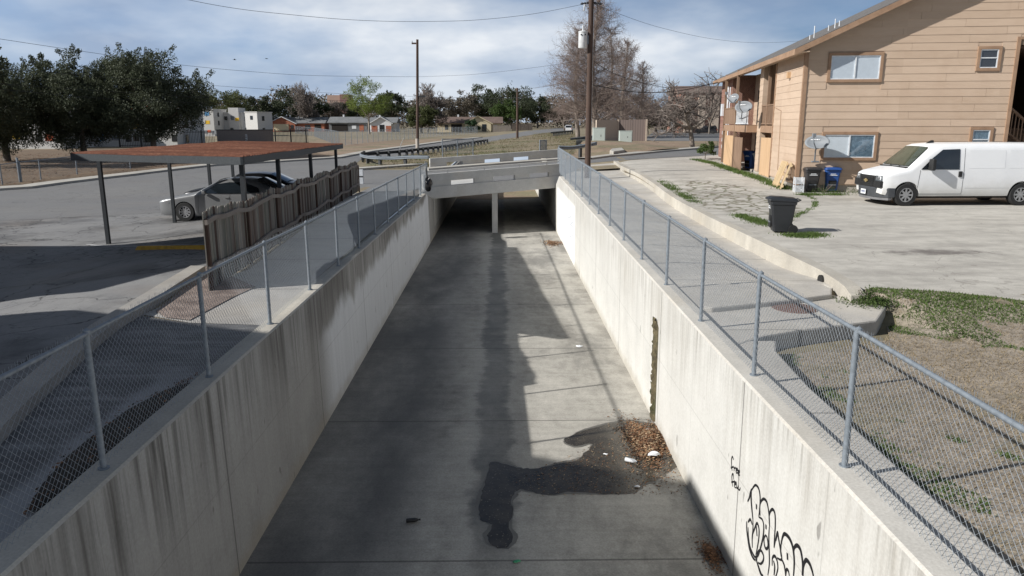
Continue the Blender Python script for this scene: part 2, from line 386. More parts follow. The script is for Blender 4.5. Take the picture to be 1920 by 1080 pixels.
col = g.mix(g.ma('MULTIPLY', g.line(y, 4.52, 8.45, 0.022), 0.6), col, (0.05, 0.048, 0.045))
col = g.mix(0.28, col, g.ramp(n3, [(0.25, 0.1), (0.75, 0.9)]), 'OVERLAY')
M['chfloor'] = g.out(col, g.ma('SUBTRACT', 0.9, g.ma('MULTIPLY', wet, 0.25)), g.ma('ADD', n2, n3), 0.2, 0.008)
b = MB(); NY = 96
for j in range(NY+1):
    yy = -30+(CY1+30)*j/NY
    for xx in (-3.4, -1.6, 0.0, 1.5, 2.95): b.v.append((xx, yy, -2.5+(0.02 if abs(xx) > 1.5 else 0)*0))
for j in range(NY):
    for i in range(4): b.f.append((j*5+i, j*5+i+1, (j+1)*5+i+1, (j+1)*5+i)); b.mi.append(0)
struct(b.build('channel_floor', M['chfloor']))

# ---- channel walls
def zl(y): return -0.18*max(0, min(1, (y-9)/26))          # top of the left wall
def zr(y): return 0.40*max(0, min(1.2, (y-9)/29))         # top of the right wall
def wall_mat(name, base, streak, sk_amt, paint=None, buff=None, joint=(4.52, 8.2), below=0.5):
    g = G(name); p = g.pos(); x, y, z = g.sep(p)
    n2 = g.noise(p, 1.6, 6, 0.62); n3 = g.noise(p, 30, 3, 0.6)
    col = g.ramp(n2, [(0.3, tuple(q*0.9 for q in base)), (0.7, tuple(min(1, q*1.06) for q in base))])
    s1 = g.noise(g.map(p, scale=(1, 6.5, 0.22)), 1.0, 5, 0.7); s2 = g.noise(g.map(p, scale=(1, 1.5, 0.1), loc=(0, 3, 0)), 1.0, 4, 0.6)
    wide = g.noise(g.map(p, scale=(1, 0.33, 0.12), loc=(4, 1, 0)), 1.0, 3, 0.5)
    st = g.ma('MULTIPLY', g.ramp(s1, [(0.42, 0), (0.66, 1)]), g.ramp(s2, [(0.32, 0.15), (0.62, 1)]))
    fall = g.ma('ADD', g.step(g.ma('ADD', z, g.ma('MULTIPLY', g.ma('SUBTRACT', s2, 0.5), 1.6)), -1.5, 0.1), 0.16, clamp=True)
    col = g.mix(g.ma('MULTIPLY', g.ma('MULTIPLY', st, fall), sk_amt), col, streak)
    col = g.mix(g.ma('MULTIPLY', g.ma('MULTIPLY', g.ramp(wide, [(0.45, 0), (0.62, 1)]), fall), sk_amt*below), col, tuple(q*1.25 for q in streak))
    grime = g.ma('MULTIPLY', g.ma('MULTIPLY', g.step(g.ma('ADD', z, g.ma('MULTIPLY', g.ma('SUBTRACT', s2, .5), .9)), -.62, -.02), g.ramp(g.noise(g.map(p, scale=(1, 11, .5), loc=(3, 7, 0)), 1.0, 4, .6), [(.48, 0), (.66, 1)])), g.ramp(g.noise(g.map(p, scale=(0, .8, 0), loc=(0, 4, 0)), 1.0, 3), [(.4, .1), (.6, 1)]))
    col = g.mix(g.ma('MULTIPLY', grime, .75), col, tuple(q*.7 for q in streak))
    if paint:      # rolled-on paint covering the lower part of the far stretch
        c, ya, yb, zt = paint
        m = g.ma('MULTIPLY', g.ma('MULTIPLY', g.step(y, ya, ya+1.5), g.ma('SUBTRACT', 1.0, g.step(y, yb, yb+0.2))),
                 g.ma('SUBTRACT', 1.0, g.step(g.ma('ADD', g.ma('SUBTRACT', z, g.ma('MULTIPLY', g.ma('SUBTRACT', y, ya), 0.022)), g.ma('MULTIPLY', g.ma('SUBTRACT', g.noise(g.map(p, scale=(1, 1, 0.5)), 1.1, 5), 0.5), 1.0)), zt-0.22, zt+0.12)))
        col = g.mix(g.ma('MULTIPLY', m, 0.9), col, g.ramp(g.noise(g.map(p, scale=(1, 5, 0.4)), 1.3, 5), [(0.3, tuple(q*0.9 for q in c)), (0.65, c)]))
    if buff:
        c, ya, yb = buff
        m = g.ma('MULTIPLY', g.step(y, ya, ya+0.1), g.ma('SUBTRACT', 1.0, g.step(y, yb, yb+0.6)))
        m = g.ma('MULTIPLY', m, g.ma('SUBTRACT', 1.0, g.step(z, -0.35, -0.1)))
        col = g.mix(g.ma('MULTIPLY', m, 0.95), col, c)
    col = g.mix(g.ma('MULTIPLY', g.ma('SUBTRACT', 1.0, g.step(g.ma('ABSOLUTE', g.ma('ADD', z, 1.22)), .004, .012)), .22), col, (0.12, 0.11, 0.1))
    foot = g.ma('MULTIPLY', g.ma('SUBTRACT', 1.0, g.step(g.ma('ADD', z, g.ma('MULTIPLY', g.ma('SUBTRACT', n2, 0.5), 0.5)), -2.48, -2.2)), 0.4)
    col = g.mix(foot, col, (0.30, 0.25, 0.17))
    col = g.mix(g.ma('MULTIPLY', g.line(y, joint[0], joint[1], 0.018), 0.75), col, (0.09, 0.085, 0.08))
    col = g.mix(g.ma('MULTIPLY', g.line(y, joint[0]/2, joint[1], 0.01), 0.25), col, (0.15, 0.14, 0.13))
    col = g.mix(g.ma('MULTIPLY', g.step(g.noise(g.map(p, scale=(1, 5, 2.2), loc=(1, 1, 5)), 1.0, 2, 0.4), 0.735, 0.76), 0.55), col, (0.10, 0.09, 0.08))
    col = g.mix(0.14, col, g.ramp(n3, [(0.25, 0.1), (0.75, 0.9)]), 'OVERLAY')
    return g.out(col, 0.85, g.ma('ADD', s1, n3), 0.1, 0.008)
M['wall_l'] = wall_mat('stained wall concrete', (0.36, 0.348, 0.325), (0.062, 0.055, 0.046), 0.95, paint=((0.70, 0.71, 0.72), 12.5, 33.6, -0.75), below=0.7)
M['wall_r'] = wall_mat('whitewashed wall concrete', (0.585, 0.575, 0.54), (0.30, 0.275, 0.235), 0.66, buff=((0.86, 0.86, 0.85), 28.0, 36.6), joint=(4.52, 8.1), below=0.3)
M['cap_r'] = mat_concrete('pale wall cap concrete', (0.56, 0.535, 0.485), (0.40, 0.37, 0.32), 0.5)
M['cap'] = mat_concrete('wall cap concrete', (0.50, 0.47, 0.41), (0.26, 0.235, 0.2), 0.55)
def chan_wall(side):
    ys = [-30, -20, -10, 0, 3, 6, 9, 12, 15, 18, 21, 24, 27, 30, 33, 36, 38.5, 44, 52, CY1]
    if side < 0: xi, xt, xo, zt = -3.20, -3.27, -3.54, zl
    else: xi, xt, xo, zt = 2.82, 2.80, 3.12, zr
    under = lambda y: min(zt(y), -0.34 if side > 0 else -0.66) if 36.3+(1.6 if side > 0 else -1.0) < y < 51 else zt(y)
    sg = side
    body, cap = MB(), MB()
    prof = lambda y: [(xi, y, -2.62), (xt, y, under(y)-0.02), (xt+sg*0.025, y, under(y)), (xo, y, under(y)), (xo, y, -2.62)]
    ps = [prof(y) for y in ys]; n = 5
    for q in ps: body.v += q
    for j in range(len(ys)-1):
        for i in (0, 1, 2, 3): body.f.append((j*n+i, j*n+i+1, (j+1)*n+i+1, (j+1)*n+i)); body.mi.append(1 if i in (1, 2) else 0)
    return body
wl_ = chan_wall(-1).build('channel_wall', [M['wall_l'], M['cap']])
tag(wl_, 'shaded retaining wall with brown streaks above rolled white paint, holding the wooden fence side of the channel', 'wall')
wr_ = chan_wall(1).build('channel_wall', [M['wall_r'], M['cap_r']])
tag(wr_, 'sunlit white retaining wall with black graffiti, facing the paler streaked wall across the channel', 'wall')
M['spray'] = plain('black spray paint', (0.012, 0.012, 0.014), 0.5)
def xw(px, py):
    """point on the right wall's face"""
    d = ray(px, py); X = 2.81
    for _ in range(4):
        t = X/d.x; Z = CAM_Z+d.z*t; X = 2.82-0.02*(Z+2.5)/2.5
    return Vector((X-0.004, d.y*t, CAM_Z+d.z*t))
def catmull(P, k=6):
    P = [Vector(q) for q in P]; Q = [P[0]]+P+[P[-1]]; out = []
    for i in range(1, len(Q)-2):
        a, b_, c, d = Q[i-1:i+3]
        for j in range(k):
            t = j/k
            out.append(0.5*((2*b_)+(c-a)*t+(2*a-5*b_+4*c-d)*t*t+(3*b_-a-3*c+d)*t**3))
    return out+[P[-1]]
def ribbon(mb, pts, w, nrm=(-1, 0, 0)):
    nrm = Vector(nrm); vs = []; m = len(pts)
    ws = w if isinstance(w, list) else [w]*m
    for i, q in enumerate(pts):
        d = (pts[min(i+1, m-1)]-pts[max(i-1, 0)]).normalized(); s = d.cross(nrm).normalized()*ws[i]/2
        vs += [q+s, q-s]
    mb.add(vs, [(2*i, 2*i+1, 2*i+3, 2*i+2) for i in range(m-1)])
def strokes(lst, x0, y0, sc, w):
    b = MB()
    for st in lst:
        ww = w
        if isinstance(st[0], (int, float)): ww = w*st[0]; st = st[1]
        b_ = [xw(x0+px*sc, y0+py*sc) for px, py in st]
        cpts = catmull(b_, 6) if len(b_) > 2 else b_
        ribbon(b, cpts, [ww*(0.55+0.45*math.sin(math.pi*min(1, max(0, (i+0.6)/(len(cpts)))))) for i in range(len(cpts))])
    return b
free_few = [[(150, 175), (140, 150), (133, 175), (134, 230), (138, 262)], [(128, 238), (150, 228)],
            [(152, 235), (154, 262)], [(152, 245), (160, 236), (166, 240)],
            [(166, 262), (178, 256), (180, 246), (170, 244), (168, 262), (172, 278), (182, 274)],
            [(182, 282), (193, 276), (196, 262), (186, 262), (184, 280), (188, 296), (198, 292)],
            [(150, 330), (146, 285), (136, 300), (138, 350), (142, 384)], [(132, 350), (160, 342)],
            [(156, 372), (170, 362), (168, 350), (156, 360), (158, 388), (168, 392)],
            [(172, 362), (172, 390), (180, 396), (186, 378), (186, 400), (196, 410), (202, 390)]]
strokes(free_few, 1340, 820, 0.2407, 0.026).build('scrawled_words', M['spray'], wr_)
bub = [(1.3, [(288, 402), (286, 480), (292, 560), (300, 640)]), [(300, 640), (300, 720), (294, 790), (296, 860)],
       [(290, 410), (318, 372), (345, 400), (356, 470), (352, 560), (345, 620)], [(345, 620), (372, 640), (384, 690), (380, 770), (362, 850), (340, 920), (320, 930)],
       [(258, 500), (272, 470), (280, 430), (290, 402)], (1.25, [(252, 655), (252, 720), (262, 800), (274, 870), (296, 930), (320, 960)]),
       [(262, 660), (280, 640), (294, 680)], [(262, 700), (266, 780), (280, 860), (310, 925), (328, 930)],
       [(296, 760), (310, 720), (324, 680), (336, 672), (348, 720), (345, 790), (334, 860), (322, 920)], [(326, 690), (332, 770)],
       [(1, 1), (1, 1)], (1.2, [(327, 520), (327, 560)]),
       [(356, 610), (356, 520), (380, 480), (406, 500), (420, 560), (428, 640), (430, 700)], (1.2, [(402, 680), (402, 715)]),
       [(430, 700), (426, 620), (436, 575), (456, 562), (472, 600), (474, 690), (468, 780), (464, 860)],
       [(464, 860), (490, 740), (500, 790), (512, 860), (524, 950), (490, 940)], [(478, 800), (494, 735)],
       [(428, 700), (424, 770), (426, 860), (428, 980), (416, 1075)], [(400, 760), (386, 790), (392, 850), (408, 868), (418, 840), (410, 780), (398, 762)],
       [(330, 960), (336, 900), (360, 880), (382, 920), (380, 960), (360, 985), (340, 975)], (1.2, [(320, 935), (340, 1000), (360, 1060), (380, 1080)]),
       [(340, 990), (352, 1030), (372, 1080)],
       (1.3, [(520, 830), (530, 780), (546, 752), (576, 775), (600, 820), (615, 880), (622, 960), (620, 1030), (616, 1080)]), [(520, 830), (516, 880), (520, 930)],
       (1.3, [(568, 900), (570, 955)]), [(524, 950), (545, 1000), (555, 1080)], [(450, 1000), (452, 940), (470, 925), (488, 960), (494, 1020), (480, 1080)],
       [(460, 960), (470, 1010), (464, 1075)],
       (1.3, [(618, 900), (622, 860), (644, 842), (668, 870), (682, 930), (688, 1000), (684, 1075)]), [(556, 1075), (562, 1030), (576, 1040), (584, 1080)],
       (1.3, [(690, 1075), (694, 1000), (714, 956), (742, 985), (762, 1040), (772, 1085)]), [(616, 1080), (625, 1160), (650, 1200), (684, 1170), (690, 1075)],
       [(772, 1085), (780, 1150), (760, 1220), (720, 1230)], [(372, 1080), (420, 1150), (480, 1200), (560, 1240), (660, 1250), (720, 1230)], [(480, 1080), (470, 1140)], [(555, 1080), (560, 1160)]]
bub = [q for q in bub if q != [(1, 1), (1, 1)]]
strokes(bub, 1340, 820, 0.2407, 0.034).build('graffiti_lettering', M['spray'], wr_)
M['fadedspray'] = plain('faded spray paint', (0.55, 0.57, 0.6), 0.7)
tagmark = [[(1062, 385), (1068, 395), (1064, 410), (1072, 405), (1070, 420), (1076, 415)], [(1066, 425), (1072, 432), (1068, 445), (1075, 440)], [(1068, 400), (1073, 430)], [(1063, 415), (1077, 428)]]
b = MB()
for st in tagmark: ribbon(b, [xw(*q) for q in st], 0.06)
b.build('faded_graffiti', M['fadedspray'], wr_)
# rough mossy gap at a wall joint
M['moss'] = mat_dirt('mossy rubble', (0.025, 0.02, 0.012), (0.17, 0.14, 0.075), (0.035, 0.04, 0.014), 4)
b = MB(); n = 40; rr = random.Random(3)
rows = []
for k in range(n+1):
    zc = -0.56-1.92*k/n; wl_e = (0.05 if k == 0 else 0.20+0.12*rr.random()+0.09*math.sin(k*.45+1)+0.05*math.sin(k*1.7)); wr_e = 0.16 if k > 1 else 0.04
    if k > 31: wl_e *= 0.6
    rows.append([Vector((2.818-0.02*(zc+2.5)/2.5-dd, 12.93+u, zc+rr.uniform(-0.02, 0.02))) for u, dd in ((wl_e, 0.002), (wl_e*.55, rr.uniform(0.005, 0.06)), (0.0, rr.uniform(0.01, 0.08)), (-.06, rr.uniform(0.004, 0.04)), (-wr_e, 0.002))])
for q in rows: b.v += q
for k in range(n):
    for i in range(4): b.f.append((k*5+i, k*5+i+1, k*5+5+i+1, k*5+5+i)); b.mi.append(0)
b.build('mossy_gap', M['moss'], wr_)

# ---- puddle, leaf litter
g = G('puddle water'); p = g.pos(); n = g.noise(p, 5, 5); sp = g.step(g.noise(g.map(p, loc=(3, 3, 0)), 26, 3, 0.6), 0.63, 0.68)
col = g.mix(g.ma('MULTIPLY', sp, 0.7), g.ramp(n, [(0.3, (0.034, 0.029, 0.022)), (0.7, (0.075, 0.063, 0.047))]), (0.2, 0.17, 0.12))
M['puddle'] = g.out(col, g.ma('ADD', 0.16, g.ma('MULTIPLY', sp, 0.5)), spec=0.35)
pud = [(1170, 790), (1120, 800), (1075, 815), (1058, 826), (1075, 836), (1110, 832), (1098, 848), (1085, 862), (1050, 870), (1010, 878), (975, 878), (945, 870), (920, 868), (912, 895), (905, 920),
       (898, 950), (902, 975), (922, 985), (914, 1005), (920, 1022), (945, 1028), (962, 1012), (955, 985), (962, 960), (958, 935), (975, 918), (1005, 925), (1035, 928), (1075, 922), (1130, 926), (1190, 924),
       (1205, 908), (1228, 900), (1262, 880), (1276, 868), (1255, 836), (1238, 800), (1210, 792)]
pp = [zp(a, c, -2.5) for a, c in pud]; pp = catmull(pp+[pp[0]], 5)[:-1]
PSGN = 1.0 if sum(pp[i-1].x*pp[i].y-pp[i].x*pp[i-1].y for i in range(len(pp))) < 0 else -1.0     # outward side of the outline
rr = random.Random(5); pp = [(q.x+rr.uniform(-0.015, 0.015), q.y+rr.uniform(-0.015, 0.015)) for q in pp]
dm = []
for i, q in enumerate(pp):
    a, c = Vector(pp[i-3]), Vector(pp[(i+3) % len(pp)]); d = (c-a).normalized(); w = .035+.03*math.sin(i*.37)+rr.uniform(-.008, .012); dm.append((min(2.8, q[0]-d.y*w*PSGN), q[1]+d.x*w*PSGN))
M['damp'] = plain('damp concrete', (0.125, 0.118, 0.103), 0.55, 0.25, 3, obj=False)
drape('damp_patch', dm, M['damp'], 0.0025, 2.0, zfun=lambda x, y: -2.5)
drape('puddle', pp, M['puddle'], 0.004, 2.0, zfun=lambda x, y: -2.5)
M['leaf_brown'] = [plain('dead leaf %d' % i, c, 0.9, 0.3, 3) for i, c in enumerate([(0.16, 0.075, 0.036), (0.23, 0.12, 0.06), (0.07, 0.04, 0.025), (0.36, 0.26, 0.16)])]
def litter(name, n, fn, size, zf, mats, seed, up=0.02, label=None):
    r = np.random.default_rng(seed); per = n//len(mats); objs = []
    b = MB()
    for i in range(n):
        x, y, hh = fn(r); s = size*r.uniform(0.5, 1.3); a = r.uniform(0, 6.28); t = r.uniform(-0.9, 0.9)
        u = Vector((math.cos(a), math.sin(a), 0.5*t)); w = Vector((-math.sin(a)*math.cos(t), math.cos(a)*math.cos(t), math.sin(t)*0.8))
        c = Vector((x, y, zf(x, y)+0.008+hh+r.uniform(0, up)))
        b.add([c-u*s, c-w*s*0.45, c+u*s, c+w*s*0.45], [(0, 1, 2, 3)], int(r.integers(len(mats))))
    o = b.build(name, mats); return o
fl = lambda x, y: -2.5
def pile(cx, cy, rx, ry, hgt):
    def f(r):
        a = r.uniform(0, 6.28); q = min(1.7, abs(r.normal())*.62); e = 1+0.25*math.sin(3*a+1)
        x, y = cx+rx*q*math.cos(a)*e, cy+ry*q*math.sin(a)*e
        return min(x, 2.8), y, hgt*max(0, 1-q*q)*r.uniform(0.2, 1)
    return f
tag(litter('leaf_pile', 9000, pile(2.50, 12.0, 0.33, 0.80, 0.12), 0.024, fl, M['leaf_brown'], 1), 'heap of brown leaves washed up under the mossy wall gap', 'leaf pile')
tag(litter('leaf_pile', 1300, pile(2.66, 8.5, 0.13, 0.36, 0.05), 0.018, fl, M['leaf_brown'][:3], 2), 'small dark leaf clump at the foot of the wall below the graffiti', 'leaf pile')
tag(litter('leaf_pile', 1200, pile(2.35, 33.6, 0.4, 0.8, 0.05), 0.04, fl, M['leaf_brown'], 3), 'strip of leaves by the far white wall close to the bridge', 'leaf pile')
def scat(r):
    while True:
        x = 0.2+2.6*r.random()**0.7; y = r.uniform(10.1, 12.9)
        if 10.1 < y < 11.4+0.8*(x-1.0) and y > 10.0: return x, y, 0
sc = litter('scattered_leaves', 1500, scat, 0.015, fl, M['leaf_brown'], 4, 0.004); sc['kind'] = 'stuff'
M['whiteplastic'] = plain('white plastic', (0.78, 0.8, 0.82), 0.4)
M['blackplastic'] = plain('black plastic', (0.015, 0.015, 0.015), 0.55)
M['greenpaper'] = plain('green wrapper', (0.03, 0.28, 0.13), 0.5)
def bottle(name, label, cx, cy, a, L=0.22, r=0.034, m='whiteplastic'):
    t = thing(name, label, 'bottle', (cx, cy, -2.5+r+0.01), a, 'litter in the channel')
    MB().lathe([(0.001, -L/2), (r*0.9, -L/2+0.004), (r, -L/2+0.02), (r, L*0.12), (r*0.85, L*0.22), (r*0.42, L*0.36), (r*0.36, L*0.44)], (0, 0, 0), (1, 0, 0), 12).build('bottle_body', M[m], t, 40)
    MB().lathe([(0.001, L*0.42), (r*0.45, L*0.42), (r*0.45, L*0.5), (0.001, L*0.5)], (0, 0, 0), (1, 0, 0), 12).build('cap', M['blackplastic'], t, 40)
q = zp(1212, 800, -2.38); bottle('bottle', 'clear bottle lying on the upper edge of the leaf heap', q.x, q.y, 0.3, 0.26)
q = zp(1184, 866, -2.48); bottle('bottle', 'clear bottle lying in the puddle just left of the leaf heap', q.x, q.y, -0.5, 0.22)
q = zp(775, 980, -2.5); bottle('bottle', 'black bottle lying alone on the shaded channel floor', q.x, q.y, 0.15, 0.2, 0.03, 'blackplastic')
def scrap(px, py, s, label, m='whiteplastic', seed=0, name='paper_scrap', up=0.0):
    q = zp(px, py, -2.5); r = random.Random(seed+px); b = MB()
    n = 9; vs = []
    for k in range(n):
        a = 6.283*k/n; e = s*r.uniform(0.55, 1.1); vs.append((q.x+e*math.cos(a), q.y+0.6*e*math.sin(a), -2.492+up+r.uniform(0, s*0.25)))
    top = [(x+(q.x-x)*0.3, y+(q.y-y)*0.3, z_+s*0.22) for x, y, z_ in vs]
    b.hexa(vs, top); o = b.build(name, M[m], smooth=40); tag(o, label, 'litter', 'litter in the channel')
scrap(1226, 862, 0.13, 'biggest white scrap, on the leaf heap beside the wall', up=0.08)
scrap(1194, 914, 0.06, 'small white scrap at the lower edge of the puddle')
scrap(1136, 853, 0.05, 'tiny white scrap floating in the middle of the puddle')
scrap(1086, 651, 0.09, 'white scrap on the sunlit channel floor far beyond the puddle')
scrap(968, 1055, 0.06, 'bright green wrapper on the channel floor', 'greenpaper')

drape('channel_silt', [(-3.2, 54.0), (-1, 53.2), (2.8, 54.2), (2.8, 66), (-3.2, 66)], M['redsoil'], 0.006, 4.0, zfun=lambda x, y: -2.5)
dens = lambda P, st: [P[i].lerp(P[i+1], k/max(1, int((P[i+1]-P[i]).length/st))) for i in range(len(P)-1) for k in range(max(1, int((P[i+1]-P[i]).length/st)))]+[P[-1]]
# ---- sheets on the ground
def P2(v): return (v.x, v.y)
lotp = [(-4.6, -14), (-4.7, 5), (-5.2, 8), (-5.75, 12), (-5.8, 14.6), (-5.3, 15.0), (-6.5, 33.5), (-9, 34.5), (-40, 30), (-40, -14)]
drape('parking_lot', lotp, M['lot'], 0.008, 0.75)
far_l = [gp(*q) for q in ((-500, 384), (-200, 371), (0, 358), (60, 354), (125, 345), (250, 330), (330, 320), (400, 312), (520, 305), (640, 297))]
far_m = [gp(*q) for q in ((700, 285), (760, 277), (850, 264), (905, 258))]
far_e = [gp(*q) for q in ((960, 250), (1052, 240))]
isl = [gp(*q) for q in ((672, 319), (795, 311))]     # island kerb beside the bridge road
n_far = [gp(*q) for q in ((676, 300), (760, 291), (850, 275), (905, 268), (960, 259), (1060, 246), (1085, 241))]
streetp = [P2(q) for q in [Vector((-60, 26)), gp(0, 415), gp(307, 399)]]+[(-6.6, 32.8), (-3.3, 36.0), (3.1, 38.7), P2(gp(1105, 306)), P2(gp(1180, 300)), P2(gp(1250, 296)), P2(gp(1345, 290)), (70, 90), (75, 112), P2(gp(1340, 278)), P2(gp(1250, 285)), P2(gp(1130, 297))]
streetp += [(3.4, 51.6), (-3.8, 49.2), P2(isl[0]), P2(gp(668, 306))]+[P2(q) for q in n_far]+[P2(q) for q in reversed(far_e)]+[P2(q) for q in reversed(far_m)]+[P2(q) for q in reversed(far_l)]
drape('street', streetp, M['street'], 0.012, 1.5)
def kerb(name, pts, w, hgt, mat, side=1):
    b = MB(); m = len(pts); vs = []
    for i, q in enumerate(pts):
        d = (pts[min(i+1, m-1)]-pts[max(i-1, 0)]); d.z = 0; d.normalize(); nn = Vector((-d.y, d.x, 0))*side
        e = q+nn*w; z0, z1 = h(q.x, q.y), h(e.x, e.y)
        vs += [Vector((q.x, q.y, z0-0.05)), Vector((q.x+nn.x*0.02, q.y+nn.y*0.02, z0+hgt)), Vector((e.x, e.y, z1+hgt)), Vector((e.x, e.y, z1-0.05))]
    fs = [(4*i+k, 4*i+k+1, 4*i+k+5, 4*i+k+4) for i in range(m-1) for k in range(3)]
    b.add(vs, fs); return struct(b.build(name, mat))
M['kerb'] = mat_concrete('kerb concrete', (0.43, 0.41, 0.37), (0.28, 0.26, 0.23), 0.5)
kerb('kerb', dens(far_l+far_m, 2.0), 1.1, 0.13, M['kerb'])
kerb('kerb', dens([gp(672, 320), gp(740, 315), gp(800, 310.5)], 1.5), 0.9, 0.14, M['kerb'])
kerb('kerb', dens([gp(1110, 299.5), gp(1180, 292), gp(1250, 285), gp(1345, 277)]+[Vector((75, 112, 0))], 2.0), 1.2, 0.13, M['kerb'])
leafp = [P2(q) for q in far_l]; leafp = [(a-0.3, c+0.9) for a, c in leafp]
drape('leaf_litter_ground', leafp+[(-14, 75), (-40, 92), (-80, 70), (-100, 45)], M['deadleaf'], 0.015, 3.0)
drape('dirt_field', [P2(q+Vector((-.6, 1.0, 0))) for q in far_l[-1:]+far_m]+[P2(gp(760, 262)), P2(gp(600, 262)), P2(gp(540, 275))], M['redsoil'], 0.03, 6.0)
M['bank'] = mat_dirt('dry grass bank', (0.15, 0.12, 0.075), (0.25, 0.205, 0.13), (0.12, 0.125, 0.06), 0.35)
bankp = [P2(q) for q in n_far[:-1]]
drape('grass_bank', [(-8.6, 50)]+bankp+[P2(gp(1085, 250)), P2(gp(1090, 283)), (5.2, 56), (3.0, 66.2), (-3.6, 66.2), (-3.7, 51)], M['bank'], 0.02, 3.0)
drape('dirt_mound', [(3.6, 52.4), (5.3, 57)]+[P2(gp(1095, 272)), P2(gp(1115, 264)), P2(gp(1215, 264)), P2(gp(1345, 262)), P2(gp(1345, 276)), P2(gp(1250, 284)), P2(gp(1130, 295))], M['redsoil'], 0.025, 2.0,
      zfun=lambda x, y: h(x, y)+0.5*S(55, 66, y)*(1-S(75, 95, y))*S(5, 9, x)*(1-S(11, 17, x)))
drape('asphalt_lot', [P2(gp(1205, 264.5)), P2(gp(1345, 265)), P2(gp(1500, 262)), P2(gp(1480, 244)), P2(gp(1230, 243))], M['street'], 0.04, 8.0)

# right of the channel: apron slabs, driveway, lawn
def lw(t):   # centre line of the low wall
    P = [(6.05, 12.2), (6.25, 14), (6.3, 18), (6.35, 22), (6.5, 26), (6.7, 32), (6.75, 38), (6.9, 43), (7.1, 46.5)]
    f = t*(len(P)-1); i = min(int(f), len(P)-2); f -= i
    return Vector((P[i][0]+(P[i+1][0]-P[i][0])*f, P[i][1]+(P[i+1][1]-P[i][1])*f, 0))
M['apron'] = mat_concrete('apron concrete', (0.52, 0.49, 0.44), (0.28, 0.265, 0.245), 0.6, joints=[(1, 3.2, 1.0, 0.02)])
LWP = [lw(k/40) for k in range(41)]
drape('apron', [(3.13, 11.75), (5.9, 13.0)]+[(q.x-0.05, q.y) for q in LWP[3:]]+[(5.0, 46), (3.3, 40), (3.13, 30)], M['apron'], 0.012, 0.75, zfun=lambda x, y: h(x, y)-0.20*S(3.3, 5.9, x)*S(13.0, 16.5, y)*(1-S(40, 46, y)))
def slab(name, poly, zt, mat, depth=0.5, kind='structure'):
    b = MB(); b.hexa([(x, y, zt-depth) for x, y in poly], [(x, y, zt) for x, y in poly]); o = b.build(name, mat, bevel=0.03)
    if kind: o['kind'] = kind
    return o
SB = [P2(zp(a, c, -0.1)) for a, c in ((1400, 622), (1440, 628), (1500, 618), (1645, 600), (1662, 575), (1575, 548), (1545, 548))]
slab('apron_slab', [(3.13, 9.9), (3.3, 9.9)]+SB[1:5]+[(5.9, 12.9), (3.13, 11.7)], -0.1, M['apron'])
slab('apron_slab', [(3.13, 11.72), (3.4, 11.62), (5.0, 12.2), (5.75, 12.55), (5.95, 13.0), (5.9, 13.4), (3.13, 13.4)], -0.012, M['apron'])
slab('concrete_strip', [(3.13, -14), (3.56, -14), (3.56, 6), (3.60, 8.2), (3.72, 9.6), (3.9, 10.1), (3.13, 10.1)], -0.115, M['apron'])
b = MB()
for k in range(len(LWP)-1):
    a, c = LWP[k], LWP[k+1]; za, zc = h(6.6, a.y)+0.17, h(6.6, c.y)+0.17; w = 0.13
    b.hexa([(a.x-w, a.y, za-0.7), (a.x+w, a.y, za-0.7), (c.x+w, c.y, zc-0.7), (c.x-w, c.y, zc-0.7)], [(a.x-w, a.y, za), (a.x+w, a.y, za), (c.x+w, c.y, zc), (c.x-w, c.y, zc)])
lowall = b.build('low_wall', M['cap']); tag(lowall, 'low pale concrete kerb wall between the apron and the driveway', 'wall')
MB().disc((6.08, 13.75, -0.03), (-1, 0, 0.0), 0.11, 16, th=0.04).build('drain_hole', M['blackplastic'], lowall)
# driveway with an area of grass-filled cracks
g = G('driveway concrete'); p = g.pos(); x, y, z = g.sep(p)
n1 = g.noise(p, 0.4, 6, 0.6); n2 = g.noise(p, 2.6, 6, 0.65); n3 = g.noise(p, 45, 3)
col = g.ramp(g.ma('ADD', g.ma('MULTIPLY', n1, 0.5), g.ma('MULTIPLY', n2, 0.5)), [(0.34, (0.34, 0.32, 0.285)), (0.5, (0.47, 0.445, 0.395)), (0.68, (0.56, 0.53, 0.475))])
col = g.mix(g.ma('MULTIPLY', g.ramp(g.noise(g.map(p, scale=(0.4, 1.6, 1), loc=(2, 5, 0)), 0.8, 6, 0.65), [(0.46, 0), (0.66, 1)]), 0.6), col, (0.27, 0.25, 0.225))
cc = gp(1368, 372); ddx = g.ma('DIVIDE', g.ma('SUBTRACT', x, cc.x), 2.1); ddy = g.ma('DIVIDE', g.ma('SUBTRACT', y, cc.y), 6.0)
rr_ = g.ma('SQRT', g.ma('ADD', g.ma('MULTIPLY', ddx, ddx), g.ma('MULTIPLY', ddy, ddy)))
mk = g.ma('SUBTRACT', 1.0, g.step(g.ma('ADD', rr_, g.ma('MULTIPLY', g.ma('SUBTRACT', n2, 0.5), 0.5)), 0.8, 1.0))
wv = g.n('ShaderNodeVectorMath', {'operation': 'ADD'}); g.put(wv.inputs[0], p); g.put(wv.inputs[1], g.n('ShaderNodeTexNoise', Vector=p, Scale=1.2, Detail=3.0).outputs['Color'])
cr = g.vor(wv.outputs[0], 1.5, 'DISTANCE_TO_EDGE'); cr2 = g.vor(wv.outputs[0], 0.23, 'DISTANCE_TO_EDGE')
k1 = g.ma('MULTIPLY', g.ma('SUBTRACT', 1.0, g.step(cr, 0.03, 0.11)), mk)
col = g.mix(g.ma('MULTIPLY', k1, 0.8), col, g.ramp(n2, [(0.4, (0.13, 0.10, 0.065)), (0.62, (0.08, 0.095, 0.03))]))
